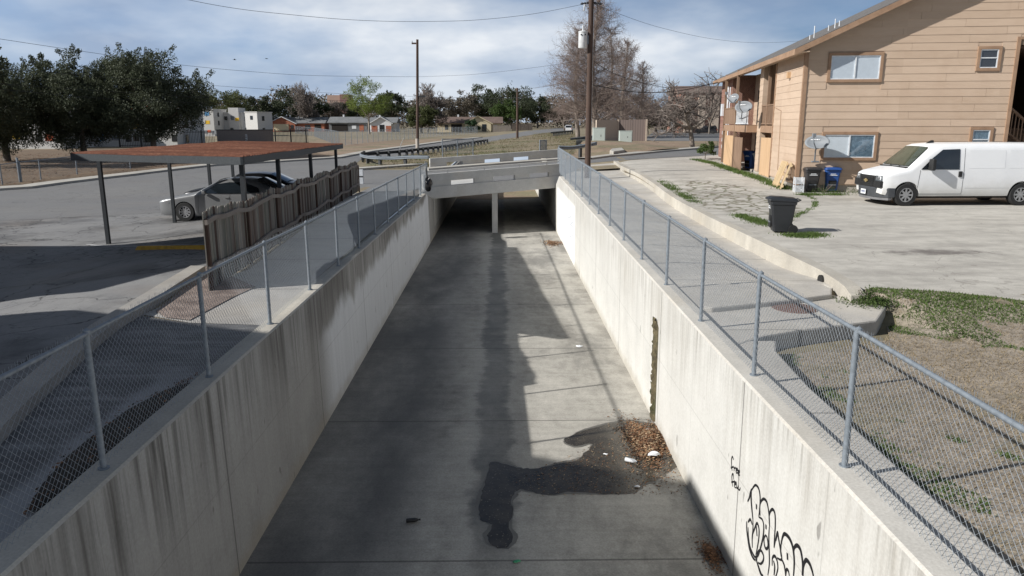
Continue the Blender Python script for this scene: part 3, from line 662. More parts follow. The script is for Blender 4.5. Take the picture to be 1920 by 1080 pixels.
col = g.mix(g.ma('MULTIPLY', g.ma('SUBTRACT', 1.0, g.step(cr2, 0.001, 0.004)), 0.4), col, (0.16, 0.14, 0.12))
oc = gp(1755, 474); ox = g.ma('DIVIDE', g.ma('SUBTRACT', x, oc.x), 1.6); oy = g.ma('DIVIDE', g.ma('SUBTRACT', y, oc.y), 0.5)
od = g.ma('SQRT', g.ma('ADD', g.ma('MULTIPLY', ox, ox), g.ma('MULTIPLY', oy, oy)))
col = g.mix(g.ma('MULTIPLY', g.ma('SUBTRACT', 1.0, g.step(g.ma('ADD', od, g.ma('MULTIPLY', g.ma('SUBTRACT', n2, 0.5), 1.6)), 0.2, 1.0)), 0.72), col, (0.085, 0.07, 0.065))
col = g.mix(0.2, col, g.ramp(n3, [(0.25, 0.1), (0.75, 0.9)]), 'OVERLAY')
M['drive'] = g.out(col, 0.88, g.ma('ADD', n2, n3), 0.2, 0.008)
drp = [(6.2, 12.6), (6.7, 13.05), (7.72, 12.72), (8.8, 12.1), (14, 11.6), (45, 9), (45, 58), (30, 62)]+[P2(gp(1335, 291)), P2(gp(1250, 296.5)), P2(gp(1185, 300.5))]+[(7.2, 46.4)]+[(q.x+0.02, q.y) for q in reversed(LWP[2:])]
drape('driveway', drp, M['drive'], 0.010, 1.0)
drape('dry_lawn', [(3.58, -14), (3.58, 6), (3.66, 8.5), (3.9, 10.0), (5.9, 10.8), (6.3, 11.7), (6.05, 12.6), (6.7, 13.02), (7.72, 12.7), (8.8, 12.05), (14, 11.5), (45, 9), (45, -14)], M['drydirt'], 0.028, 0.4)
# left of the channel: walkway, ramp, kerb wall, gravel
drape('walkway', [(-3.55, 10.75), (-4.68, 10.9), (-5.6, 11.4), (-5.3, 14.6), (-5.15, 15), (-6.4, 33), (-3.55, 35.3)], M['conc_walk'], 0.012, 0.75)
drape('ramp', [(-3.55, -14), (-3.55, 10.72), (-4.68, 10.87), (-5.7, 11.37), (-5.4, 9), (-4.9, 7), (-4.5, -14)], M['ramp'], 0.016, 0.75)
drape('gravel_patch', [P2(gp(*q)) for q in ((388, 500), (480, 540), (440, 558), (356, 603), (310, 598), (292, 586), (330, 555))], M['gravel'], 0.026, 0.5)
cpts = catmull([gp(388, 512), gp(290, 578), gp(215, 628), gp(120, 716), gp(0, 842), gp(-200, 1100), gp(-260, 1300)], 6)
b = MB(); m = len(cpts); vs = []
for i, q in enumerate(cpts):
    d = (cpts[min(i+1, m-1)]-cpts[max(i-1, 0)]); d.z = 0; d.normalize(); nn = Vector((-d.y, d.x, 0)); nn = nn if nn.x < 0 else -nn
    e = q+nn*0.30
    vs += [(q.x, q.y, -0.4), (q.x+nn.x*0.02, q.y+nn.y*0.02, 0.10), (e.x, e.y, 0.11), (e.x, e.y, -0.5)]
b.add(vs, [(4*i+k, 4*i+k+1, 4*i+k+5, 4*i+k+4) for i in range(m-1) for k in range(3)]+[(0, 1, 2, 3)])
M['kerbwall'] = mat_concrete('dirty kerb concrete', (0.36, 0.34, 0.31), (0.17, 0.16, 0.15), 0.6)
tag(b.build('kerb_wall', M['kerbwall']), 'curving dirty concrete kerb between the parking lot and the dark ramp', 'wall')
b = MB(); rr = random.Random(9)
sp = [(8.35, .05), (7.9, .22), (7.4, .34), (6.9, .36), (6.3, .34), (5.8, .25), (5.3, .1)]
rows = []
for k, (yy, w) in enumerate(sp):
    rows.append([Vector((-3.56-w*u, yy+rr.uniform(-.05, .05), -0.05+(0.05*math.sin(math.pi*(1-u))+0.02)*(w > 0.06))) for u in (0, 0.3, 0.6, 0.85, 1)])
for q in rows: b.v += q
for k in range(len(sp)-1):
    for i in range(4): b.f.append((k*5+i, k*5+i+1, k*5+6+i, k*5+5+i)); b.mi.append(0)
def soil_scatter(r):
    y = r.uniform(5.2, 8.4); w = .36*math.sin(math.pi*min(1, max(0, (y-5.1)/3.3)))
    return -3.57-r.random()*w*1.1, y, .02
sdb = litter('soil_debris', 420, soil_scatter, .022, lambda x, y: -.03, [M['leaf_brown'][2], M['leaf_brown'][0], M['leaf_brown'][2], M['blacksoil'], M['leaf_brown'][1]], 21, .03); sdb['kind'] = 'stuff'
o = b.build('dark_soil', M['blacksoil'], smooth=60); o['kind'] = 'structure'

# ================================================================== BRIDGE
M['bridge'] = mat_concrete('bridge concrete', (0.50, 0.495, 0.475), (0.33, 0.33, 0.32), 0.5)
bt = thing('road_bridge', 'grey concrete road bridge with slotted parapets crossing the channel', 'bridge', (0, 0, 0))
N0, N1 = Vector((-3.62, 35.4, 0)), Vector((3.3, 38.2, 0)); F0, F1 = Vector((-4.6, 49.6, 0)), Vector((4.3, 52.4, 0))
def beam(mb, A, B, t0, t1, za, zb, y0, y1):
    """bar along A-B; za/zb give (bottom, top) at both ends of the whole line; y0..y1 offset across"""
    d = (B-A).normalized(); nn = Vector((-d.y, d.x, 0))
    a, c = A.lerp(B, t0), A.lerp(B, t1); L = lambda q, t: q[0]+(q[1]-q[0])*t
    bot = [a+nn*y0, c+nn*y0, c+nn*y1, a+nn*y1]; tt = [t0, t1, t1, t0]
    mb.hexa([Vector((q.x, q.y, L(za, t))) for q, t in zip(bot, tt)], [Vector((q.x, q.y, L(zb, t))) for q, t in zip(bot, tt)])
dzN, dzF = (h(N0.x, N0.y), h(N1.x, N1.y)), (h(F0.x, F0.y), h(F1.x, F1.y))
ad = lambda q, o: (q[0]+o, q[1]+o)
dk = MB(); dk.hexa([(N0.x, N0.y+.3, dzN[0]-.5), (N1.x, N1.y+.3, dzN[1]-.5), (F1.x-.9, F1.y+2.6, dzF[1]-.7), (F0.x+.9, F0.y+4.2, dzF[0]-.7)],
                   [(N0.x, N0.y+.3, dzN[0]-.002), (N1.x, N1.y+.3, dzN[1]-.002), (F1.x-.9, F1.y+2.6, dzF[1]-.05), (F0.x+.9, F0.y+4.2, dzF[0]-.05)])
dk.build('deck', M['bridge'], bt)  # hidden stretch past the far parapet added to lengthen the shade beneath
slots = [(.185, .345), (.475, .63), (.735, .88)]
def parapet(A, B, dz, zbot, ztop, lo, hi, slots, sgn):
    t = MB(); o0, o1 = (0.0, 0.30) if sgn > 0 else (-0.30, 0.0)
    beam(t, A, B, 0, 1, zbot, ad(dz, lo), o0, o1)
    beam(t, A, B, 0, 1, ad(dz, hi), ztop, o0, o1)
    e = 0.0
    for s0, s1 in slots+[(1.0, 1.0)]:
        if s0-e > 0.002: beam(t, A, B, e, s0, ad(dz, lo-.001), ad(dz, hi+.001), o0+0.05, o1-0.05)
        e = s1
    return t.build('parapet', M['bridge'], bt)
parapet(N0, N1, dzN, (-0.64, -0.33), (0.49, 0.86), 0.10, 0.33, slots, 1)
parapet(F0, F1, dzF, ad(dzF, -0.6), ad(dzF, 0.72), 0.16, 0.40, [(.12, .24), (.4, .52), (.62, .74)], 1)
rl = MB(); pr = [N0.lerp(N1, t)+Vector((0, .16, 0.49+.37*t+.14)) for t in (0, .16, .41, .66, .86, 1.0)]
rl.tube([pr[0], pr[-1]], 0.03, 8); rl.build('top_pipe', M['bridge'], bt)
for q in pr[1:-1]:
    MB().tube([q-Vector((0, 0, .15)), q], 0.022, 6).build('pipe_post', M['bridge'], bt)
walk = MB(); A2, B2 = F0-Vector((0, 1.25, 0)), F1-Vector((0, 1.25, 0))
beam(walk, A2, B2, 0, 1, ad(dzF, -0.1), ad(dzF, 0.15), 0, 1.2); walk.build('raised_walk', M['kerb'], bt)
pi = MB(); pi.box(-.42, -.15, 37.0, 50.2, -2.55, -0.45); pi.build('pier', M['bridge'], bt)
ab = MB(); ab.box(-3.9, -3.22, 36.2, 50.0, -2.6, -0.6); ab.box(2.84, 3.6, 38.4, 51.0, -2.6, -0.35); ab.build('abutment', M['bridge'], bt)

# ================================================================== CHAIN-LINK FENCES
M['galv'] = mat_metal('galvanised steel', (0.225, 0.255, 0.285), 0.55, 0.25)
M['wire'] = mat_metal('galvanised wire', (0.29, 0.32, 0.35), 0.55, 0.25)
def link_mesh(path, hgt, pitch, rad, name, parent, spikes=0.045, z0=0.03, jitter=0.0):
    """woven wires: two families of diagonal wires along a path [(x,y,z)]"""
    P = np.array([tuple(q) for q in path]); seg = np.sqrt(((P[1:, :2]-P[:-1, :2])**2).sum(1)); cum = np.concatenate([[0], np.cumsum(seg)]); L = cum[-1]
    def at(s, zz):
        s = np.clip(s, 0, L); return np.stack([np.interp(s, cum, P[:, 0]), np.interp(s, cum, P[:, 1]), np.interp(s, cum, P[:, 2])+zz], -1)
    Vs, Fs, o = [], [], 0
    s0 = np.arange(-hgt, L, pitch)
    d = P[-1]-P[0]; d = d/np.linalg.norm(d); nrm = np.array([-d[1], d[0], 0.0])
    for sg in (1, -1):
        K = 4
        ts = np.linspace(0, 1, K+1)
        a = s0 if sg > 0 else s0+hgt
        pts = np.stack([at(a+sg*hgt*t, z0+(hgt-z0)*t) for t in ts], 1)      # n, K+1, 3
        ok = ((a+sg*hgt*0.5) > -hgt*0.5) & ((a+sg*hgt*0.5) < L+hgt*0.5)
        pts = pts[ok]; n = len(pts)
        along = np.array([d[0]*1, d[1]*1, -sg*1.0]); along /= np.linalg.norm(along)
        off = [nrm*rad+sg*nrm*rad*0.6, -0.5*nrm*rad+along*0.87*rad+sg*nrm*rad*0.6, -0.5*nrm*rad-along*0.87*rad+sg*nrm*rad*0.6]
        V = np.stack([pts+q for q in off], 2)                            # n, K+1, 3(corner), 3
        Vs.append(V.reshape(-1, 3)); base = (np.arange(n)*(K+1)*3)[:, None, None]
        k = np.arange(K)[None, :, None]*3; c = np.arange(3)[None, None, :]; c2 = (c+1) % 3
        F = np.stack([base+k+c, base+k+c2, base+k+3+c2, base+k+3+c], -1).reshape(-1, 4)+o
        Fs.append(F); o += V.shape[0]*V.shape[1]*3
    if spikes:
        s = np.arange(pitch/2, L, pitch); n = len(s)
        for dx in (-0.006, 0.006):
            a = at(s+dx, hgt-0.03); t = at(s+dx*2.6, hgt+spikes+0.012*np.sin(s*37))
            off = [nrm*rad, -0.5*nrm*rad+d*0.87*rad, -0.5*nrm*rad-d*0.87*rad]
            V = np.concatenate([np.stack([a+q for q in off], 1), np.stack([t+q*0.8 for q in off], 1)], 1)
            Vs.append(V.reshape(-1, 3)); base = (np.arange(n)*6)[:, None]; c = np.arange(3)[None, :]; c2 = (c+1) % 3
            Fs.append(np.stack([base+c, base+c2, base+3+c2, base+3+c], -1).reshape(-1, 4)+o); o += n*6
    return np_mesh(name, np.concatenate(Vs), np.concatenate(Fs), M['wire'], parent)
def chain_fence(name, label, path, posts, hgt, pr=0.027, rr_=0.02, pitch=0.070, wire=0.0019, spikes=0.05, over=0.0, cat='fence', group=None):
    t = thing(name, label, cat, (0, 0, 0), 0, group)
    for q in posts:
        q = Vector(q); b = MB(); jx = random.uniform(-.014, .014); b.tube([q-Vector((0, 0, 0.1)), q+Vector((jx, random.uniform(-.01, .01), hgt+over))], pr, 10)
        b.lathe([(pr*1.15, hgt-0.01+over), (pr*1.15, hgt+0.03+over), (0.002, hgt+0.05+over)], q, (0, 0, 1), 10)
        b.disc(q+Vector((0, 0, 0.0)), (0, 0, 1), pr*1.8, 10, th=0.012)
        b.build('post', M['galv'], t, 50)
    MB().tube([v+Vector((random.uniform(-.012, .012), 0, hgt+random.uniform(-.010, .008))) for v in dens([Vector(q) for q in path], 1.2)], rr_, 8).build('top_rail', M['galv'], t, 60)
    link_mesh(path, hgt, pitch, wire, 'wire_mesh', t, spikes)
    return t
yr = [5.92+2.37*k for k in range(-3, 14)]+[38.75]
yl = [5.97+2.37*k for k in range(-3, 12)]+[35.2]
XR, XL = 2.965, -3.41
chain_fence('chain_link_fence', 'galvanised chain link fence on the sunlit white wall beside the concrete apron', [(XR, -4, 0)]+[(XR, y, zr(y)) for y in yr], [(XR, y, zr(y)) for y in yr], 1.2)
chain_fence('chain_link_fence', 'galvanised chain link fence on the shaded wall beside the wooden fence', [(XL, -4, 0)]+[(XL, y, zl(y)) for y in yl], [(XL, y, zl(y)) for y in yl], 1.2)
# fence pieces on and near the far parapet
pa = [yp(830, 291, 51.2), yp(858, 290, 52.2), yp(887, 288.5, 53.3)]
chain_fence('fence_panel', 'chain link fence panel standing behind the far bridge parapet', pa, pa, 1.05, 0.035, 0.03, 0.09, 0.004, 0.0)
pa = [yp(1012, 284, 52.6), yp(1024, 283.5, 53.0)]
chain_fence('fence_panel', 'short narrow chain link panel on the parapet end by the white wall fence', pa, pa, 0.75, 0.035, 0.03, 0.05, 0.008, 0.0)
# ================================================================== APARTMENT BUILDING (right)
BRZ = R(-8.2); bu = Vector((math.cos(BRZ), math.sin(BRZ), 0)); bv = Vector((-math.sin(BRZ), math.cos(BRZ), 0))
B0 = gp(1491, 357.5)
def fu(px, py, v=0.0):
    """(u, z) on the front plane"""
    d = ray(px, py); c = Vector((0, 0, CAM_Z)); o = B0+bv*v
    t = (o-c).dot(bv)/d.dot(bv); q = c+d*t-B0; return q.dot(bu), q.z
def sv(px, py, u=0.0):
    """(v, z) on the side plane"""
    d = ray(px, py); c = Vector((0, 0, CAM_Z)); o = B0+bu*u
    t = (o-c).dot(bu)/d.dot(bu); q = c+d*t-B0; return q.dot(bv), q.z
g = G('tan lap siding'); p = g.pos(True); x, y, z = g.sep(p)
bd = g.n('ShaderNodeTexWhiteNoise', {'noise_dimensions': '2D'}, Vector=g.n('ShaderNodeCombineXYZ', X=g.ma('FLOOR', g.ma('DIVIDE', z, 0.292)), Y=g.ma('FLOOR', g.ma('DIVIDE', g.ma('ADD', x, y), 3.7))).outputs[0]).outputs['Value']
n = g.noise(g.map(p, scale=(1, 1, 6)), 1.2, 6, 0.6); n2 = g.noise(p, 0.7, 5, 0.6)
col = g.ramp(g.ma('ADD', g.ma('MULTIPLY', bd, 0.35), g.ma('MULTIPLY', n, 0.65)), [(0.25, (0.45, 0.335, 0.243)), (0.75, (0.54, 0.412, 0.307))])
col = g.mix(g.ma('MULTIPLY', g.ramp(n2, [(0.5, 0), (0.72, 1)]), 0.3), col, (0.36, 0.24, 0.155))
M['siding'] = g.out(col, 0.75, n, 0.08, 0.01)
M['trim'] = mat_wood('brown painted trim', [(0.22, 0.135, 0.085), (0.30, 0.19, 0.12), (0.36, 0.235, 0.155)], (3, 3, 3))
M['brownwood'] = mat_wood('brown boards', [(0.14, 0.085, 0.055), (0.22, 0.14, 0.09), (0.30, 0.2, 0.135)], (10, 10, 0.8))
M['ply'] = mat_wood('bare plywood', [(0.42, 0.27, 0.15), (0.52, 0.345, 0.2), (0.58, 0.40, 0.245)], (9, 9, 0.7))
M['shingle'] = mat_dirt('dark roof shingles', (0.09, 0.085, 0.08), (0.16, 0.15, 0.145), None, 1.2)
M['dark'] = plain('dark interior', (0.018, 0.014, 0.012), 0.9)
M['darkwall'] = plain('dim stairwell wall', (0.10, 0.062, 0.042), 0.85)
M['whitealu'] = plain('white aluminium', (0.62, 0.64, 0.66), 0.4)
M['blind'] = plain('white blind', (0.74, 0.75, 0.76), 0.5, 0.05)
g = G('window pane'); p = g.pos(True)
tr = g.n('ShaderNodeBsdfTransparent', Color=(0.86, 0.9, 0.93)); gl = g.n('ShaderNodeBsdfGlossy', Color=(0.9, 0.95, 1.0), Roughness=0.05)
ms = g.n('ShaderNodeMixShader', Fac=0.10); g.nt.links.new(tr.outputs[0], ms.inputs[1]); g.nt.links.new(gl.outputs[0], ms.inputs[2])
g.nt.links.new(ms.outputs[0], g.nt.nodes['Material Output'].inputs['Surface']); M['pane'] = g.m
g = G('crinkled foil film'); p = g.pos(True); n = g.noise(p, 5, 6, 0.7, 1.2)
M['foil'] = g.out(g.ramp(n, [(0.3, (0.10, 0.16, 0.21)), (0.6, (0.26, 0.36, 0.43)), (0.75, (0.5, 0.58, 0.64))]), 0.25, n, 0.5, 0.02, 0.5)
g = G('brown brick'); p = g.pos(True); br = g.n('ShaderNodeTexBrick', Vector=g.map(p, rot=(R(90), 0, R(90))), Scale=4.2, Color1=(0.19, 0.085, 0.06), Color2=(0.27, 0.14, 0.10), Mortar=(0.34, 0.29, 0.25))
M['brick'] = g.out(br.outputs['Color'], 0.9)
M['found'] = mat_concrete('foundation concrete', (0.42, 0.39, 0.34), (0.24, 0.22, 0.19), 0.5)
apt = thing('apartment_building', 'two storey tan lap sided apartment building with balconies and a stairwell, behind the white van', 'building', B0, BRZ)
E0 = fu(1516, 88)[1]-0.02                       # top of the corner, local z
r1 = fu(1500, 92, -0.55); r2 = fu(1690, 3, -0.55); PIT = (r2[1]-r1[1])/(r2[0]-r1[0])
RID = 12.4; DEP = 23.2; OV = 0.55
roofz = lambda u: E0+0.10+PIT*min(u, 2*RID-u)
DU = fu(1886, 170)[0]+0.28                       # left edge of the stairwell opening
DZ = fu(1905, 74)[1]
# windows as (u0,u1,z0,z1) of the outer trim
def wbox(a, c): (u0, z1), (u1, z0) = fu(*a), fu(*c); return u0, u1, z0, z1
W1, W2, W3, W4 = wbox((1554, 99), (1652, 154)), wbox((1542, 247), (1641, 301)), wbox((1834, 87), (1873, 133)), wbox((1819, 238), (1856, 288))
def lap(mb, put, a0, a1, z0, z1, holes, top=None, course=0.292, seed=1):
    r = random.Random(seed); z = z0; k = 0
    while z < z1:
        zt = min(z+course, z1); segs = [(a0, a1)]
        for (h0, h1, q0, q1) in holes:
            if q1 > z+0.02 and q0 < zt-0.02:
                segs = [s for (s0, s1) in segs for s in ((s0, min(s1, h0)), (max(s0, h1), s1)) if s[1]-s[0] > 0.01]
        for s0, s1 in segs:
            cuts = [s0]; q = s0+r.uniform(1.0, 4.5)
            while q < s1-0.6: cuts.append(q); q += r.uniform(2.8, 4.8)
            cuts.append(s1)
            for c0, c1 in zip(cuts, cuts[1:]):
                c1b = c1-(0.009 if c1 < s1 else 0); e = r.uniform(0, 0.004); zb = z-0.012+r.uniform(-0.003, 0.003)
                b0, b1, t0, t1 = c0, c1b, c0, c1b
                if top:
                    b0 = max(b0, top(z)[0]); b1 = min(b1, top(z)[1]); t0 = max(t0, top(zt)[0]); t1 = min(t1, top(zt)[1])
                    if b1-b0 < 0.02 or t1 < t0: continue
                o = 0.021+e
                mb.add([put(b0, 0, zb), put(b1, 0, zb), put(b1, o, zb), put(b0, o, zb), put(t0, 0, zt), put(t1, 0, zt), put(t1, 0.008, zt), put(t0, 0.008, zt)],
                       [(3, 2, 6, 7), (0, 1, 2, 3), (4, 7, 6, 5), (0, 3, 7, 4), (1, 5, 6, 2)])
        z = zt; k += 1
holes = [W1, W2, W3, W4, (DU, DU+3.2, -1, DZ)]
pf = lambda u, o, z: (u, -o, z)
ps_ = lambda v, o, z: (-o, v, z)
fb = MB(); gtop = lambda z: (max(0, (z-E0-0.02)/PIT), min(2*RID, 2*RID-(z-E0-0.02)/PIT))
lap(fb, pf, 0.10, 2*RID, 0.30, E0+PIT*RID-0.1, holes, gtop, seed=4)
fs = fb.build('front_siding', M['siding'], apt)
bk = MB(); bk.box(0, DU, 0.002, 0.2, 0.25, E0); bk.box(DU+3.2, 2*RID, 0.002, 0.2, 0.25, E0); bk.box(DU, DU+3.2, 0.002, 0.2, DZ, E0)
bk.hexa([(0, 0.002, E0), (2*RID, 0.002, E0), (2*RID, 0.2, E0), (0, 0.2, E0)], [(RID-.01, 0.002, E0+PIT*RID), (RID+.01, 0.002, E0+PIT*RID), (RID+.01, 0.2, E0+PIT*RID), (RID-.01, 0.2, E0+PIT*RID)])
bk.box(2*RID-0.2, 2*RID, 0.2, DEP, 0.25, E0); bk.box(0.2, 2*RID-0.2, DEP-0.2, DEP, 0.25, E0)
bk.build('wall', M['siding'], apt)
VB = [5.3, 8.3, 9.2, 13.2, 18.3]
sb = MB(); lap(sb, ps_, 0.10, VB[0], 0.30, E0-0.02, [], seed=8); sb.build('side_siding', M['siding'], apt); sb = MB(); lap(sb, ps_, VB[1], VB[2], 0.30, E0-0.02, [], seed=9); sb.build('pier_siding', M['siding'], apt)
s2 = MB(); s2.box(0.002, 0.2, 0.2, VB[0], 0.25, E0); s2.box(0.2, 1.4, VB[0]-0.15, VB[0], 0.25, E0); s2.build('side_wall', M['siding'], apt)
s2 = MB(); s2.box(0.002, 0.25, VB[1], VB[2], 0.25, E0); s2.box(0.25, 1.4, VB[1]+.3, VB[1]+.5, 0.25, E0); s2.build('pier_wall', M['siding'], apt)
rb = MB(); lap(rb, lambda v, o, z: (1.4-o, v, z), VB[0], VB[4], 0.3, E0, [], seed=10); rb.box(1.4, 1.55, VB[0], VB[4], 0.25, E0); rb.build('recess_wall', M['siding'], apt)
k = MB(); k.box(-0.02, 1.6, VB[4], DEP-.2, 0.1, E0); k.build('brick_wall', M['brick'], apt)
f = MB(); f.box(0.04, 2*RID-.04, 0.06, 0.3, -1.2, 0.25); f.box(0.04, 0.3, 0.3, DEP, -1.2, 0.25); f.box(0.3, 1.6, VB[0], DEP, -1.2, 0.12); f.build('foundation', M['found'], apt)
t_ = MB(); t_.box(-0.05, 0.10, -0.055, -0.002, 0.24, E0+.05); t_.box(-0.055, -0.002, 0.0, 0.10, 0.24, E0); t_.build('corner_board', M['trim'], apt); t_ = MB(); t_.box(-0.05, -0.002, VB[0]-.12, VB[0]+.02, 0.24, E0); t_.build('corner_board', M['trim'], apt)
# roof
rf = MB()
for sgn in (0, 1):
    e0 = -OV if not sgn else 2*RID+OV
    ze, zr_ = roofz(0)-PIT*OV, E0+0.10+PIT*RID
    a, c = (e0, ze), (RID, zr_)
    rf.hexa([(a[0], -OV, a[1]), (c[0], -OV, c[1]), (c[0], DEP+OV, c[1]), (a[0], DEP+OV, a[1])], [(a[0], -OV, a[1]+.09), (c[0], -OV, c[1]+.09), (c[0], DEP+OV, c[1]+.09), (a[0], DEP+OV, a[1]+.09)])
ro = rf.build('roof', M['shingle'], apt)
fa = MB(); ze = roofz(0)-PIT*OV
fa.hexa([(-OV, -OV-.035, ze-.16), (RID, -OV-.035, E0+.1+PIT*RID-.16), (RID, -OV, E0+.1+PIT*RID-.16), (-OV, -OV, ze-.16)], [(-OV, -OV-.035, ze+.06), (RID, -OV-.035, E0+.1+PIT*RID+.06), (RID, -OV, E0+.1+PIT*RID+.06), (-OV, -OV, ze+.06)])
fa.box(-OV-.035, -OV, -OV-.035, DEP+OV, ze-.16, ze+.06); fa.build('fascia', M['trim'], apt)
so_ = MB(); so_.box(-OV, 0.0, -OV, DEP, ze-.05, ze-.02); so_.build('soffit', M['siding'], apt)
for px, py, L in ((1527, 62, .75), (1554, 50, .4), (1566, 46, .6), (1574, 46, .4), (1519, 66, .35)):
    d = ray(px, py); v = 3.0+3*random.random(); c = Vector((0, 0, CAM_Z)); tt = (B0+bv*v-c).dot(bv)/d.dot(bv); q = c+d*tt-B0; u = q.dot(bu)
    MB().tube([(u, v, roofz(u)), (u, v, roofz(u)+L*.8)], 0.026, 8).build('vent_pipe', M['whitealu'], ro)
# windows
def window(nm, w, kind, d=0.075):
    u0, u1, z0, z1 = w; tw = 0.115
    fr = MB(); fr.box(u0, u1, -d, -.002, z1-tw, z1); fr.box(u0, u1, -d, -.002, z0, z0+tw); fr.box(u0, u0+tw, -d+.003, -.002, z0+tw, z1-tw); fr.box(u1-tw, u1, -d+.003, -.002, z0+tw, z1-tw)
    wo_ = fr.build('window', M['trim'], apt, bevel=0.006)
    a0, a1, b0, b1 = u0+tw, u1-tw, z0+tw, z1-tw; s = 0.035
    al = MB(); al.box(a0, a1, -.055, -.01, b1-s, b1); al.box(a0, a1, -.055, -.01, b0, b0+s); al.box(a0, a0+s, -.052, -.01, b0+s, b1-s); al.box(a1-s, a1, -.052, -.01, b0+s, b1-s)
    if kind in ('blinds', 'foil'): m = (a0+a1)/2; al.box(m-.025, m+.025, -.058, -.01, b0+s, b1-s)
    else: m = (b0+b1)/2+.03; al.box(a0+s, a1-s, -.054, -.01, m-.02, m+.02)
    al.build('sash', M['whitealu'], wo_)
    if kind == 'blinds':
        bl = MB(); n = 22
        for i in range(n):
            zc = b0+s+(b1-b0-2*s)*(i+.5)/n; hh = (b1-b0)/n*.48
            bl.add([(a0+s, -.022, zc-hh), (a1-s, -.022, zc-hh), (a1-s, -.010, zc+hh), (a0+s, -.010, zc+hh)], [(0, 1, 2, 3)])
        bl.build('blind', M['blind'], wo_)
    elif kind == 'foil':
        m = (a0+a1)/2
        MB().box(a0+s, m-.025, -.014, -.006, b0+s, b1-s).build('blind', M['blind'], wo_)
        MB().box(m+.025, a1-s, -.016, -.006, b0+s, b1-s).build('foil_film', M['foil'], wo_)
    else:
        MB().box(a0+s, a1-s, -.008, -.004, b0+s, b1-s).build('dark_room', M['dark'] if kind == 'dark' else M['foil'], wo_)
    MB().add([(a0+s, -.032, b0+s), (a1-s, -.032, b0+s), (a1-s, -.032, b1-s), (a0+s, -.032, b1-s)], [(0, 1, 2, 3)]).build('pane', M['pane'], wo_)
    return wo_
window('w', W1, 'blinds'); window('w', W2, 'foil'); window('w', W3, 'dark'); window('w', W4, 'pale')
# stairwell
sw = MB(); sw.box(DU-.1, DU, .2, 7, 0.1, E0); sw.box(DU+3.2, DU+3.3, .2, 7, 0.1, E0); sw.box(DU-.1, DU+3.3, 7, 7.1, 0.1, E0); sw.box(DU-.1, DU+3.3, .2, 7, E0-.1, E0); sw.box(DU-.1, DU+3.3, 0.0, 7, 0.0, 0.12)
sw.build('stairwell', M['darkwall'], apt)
dt = MB(); dt.box(DU-.13, DU+.0, -.06, .2, 0.12, DZ+.1); dt.box(DU, DU+3.3, -.06, .1, DZ, DZ+.1); dt.build('opening_trim', M['trim'], apt)
st = MB()
for i in range(12): st.box(DU+1.7, DU+3.1, 1.2+.27*i, 1.5+.27*i, .12+.2*i, .32+.2*i)
st.build('stair', M['brownwood'], apt)
ra = MB(); za = fu(1893, 185, 1.0)[1]
ra.tube([(DU+.15, .5, 3.4), (DU+3.1, .5, .95)], .06, 6)
for i in range(22):
    u = DU+.2+i*.135; zt = 3.4-(u-DU-.15)*.83; ra.box(u-.02, u+.02, .48, .52, max(.15, zt-1.0), zt)
ra.tube([(DU+.15, .5, 2.45), (DU+3.1, .5, .15)], .05, 6); ra.build('stair_railing', M['brownwood'], apt)
# balconies on the side
dz = 2.62
bd_ = MB(); bd_.box(-.02, 1.38, VB[0]+.01, VB[1]-.01, dz-.34, dz); bd_.build('balcony_deck', M['trim'], apt)
bd_ = MB(); bd_.box(-.55, 1.38, VB[2]+.01, VB[4]-.6, dz-.36, dz); bd_.build('balcony_deck', M['trim'], apt)
def rail(v0, v1, u, m, gap=.13, w=.07, z0=dz+.06, z1=dz+1.02):
    b = MB(); b.box(u-.04, u+.04, v0, v1, z1-.06, z1); b.box(u-.03, u+.03, v0, v1, z0, z0+.06); n = int((v1-v0)/gap)
    for i in range(n): v = v0+(v1-v0)*(i+.5)/n; b.box(u-.015, u+.015, v-w/2, v+w/2, z0, z1-.02)
    b.build('balcony_railing', m, apt)
rail(VB[0]+.05, VB[1]-.05, 0.0, M['brownwood'], .125, .06)
rail(VB[2]+.05, 13.1, -.5, M['whitealu'], .16, .05); rail(13.3, VB[4]-.7, -.5, M['brownwood'], .15, .145)
for v, u in ((13.2, -.5), (VB[4]-.65, -.5), (6.9, .02)):
    MB().box(u-.07, u+.07, v-.07, v+.07, 0.1 if u < 0 else dz, E0).build('balcony_post', M['brownwood'], apt)
sd = MB(); sd.box(1.32, 1.375, 10.0, 12.6, dz+.02, dz+2.1); sd.box(1.32, 1.375, 14.3, 16.8, dz+.02, dz+2.1); sd.box(1.32, 1.375, 10.0, 12.6, .15, 2.2); sd.box(1.32, 1.375, 14.3, 16.8, .15, 2.2); sd.box(1.32, 1.375, 5.8, 7.9, dz+.02, dz+2.1)
sd.build('balcony_door', M['dark'], apt)
def boards(v0, v1, u, z0, z1, m, nm, n=6):
    b = MB(); r = random.Random(int(v0*10))
    for i in range(n):
        a, c = v0+(v1-v0)*i/n, v0+(v1-v0)*(i+1)/n; b.box(u-.015+r.uniform(-.004, .004), u+.015, a+.003, c-.003, z0, z1+r.uniform(-.02, .03))
    b.build(nm, m, apt)
boards(VB[0]+.02, 7.75, -.03, .1, 2.02, M['ply'], 'privacy_panel', 3)
boards(10.4, 13.0, -.52, .1, 1.95, M['brownwood'], 'privacy_panel', 14)
boards(13.5, 16.8, -.54, .1, 2.0, M['ply'], 'privacy_panel', 3)
cl = MB(); q = sv(1455, 40, .0); cl.box(-.16, -.01, 2.35, 2.55, E0-1.05, E0-.8); cl.build('wall_lamp', M['ply'], apt)
MB().tube([(-.05, .9, .6), (-.05, 3.4, .65), (-.05, 3.6, 3.3), (-.05, 4.9, 3.45)], .012, 5).build('cable', M['trim'], apt)
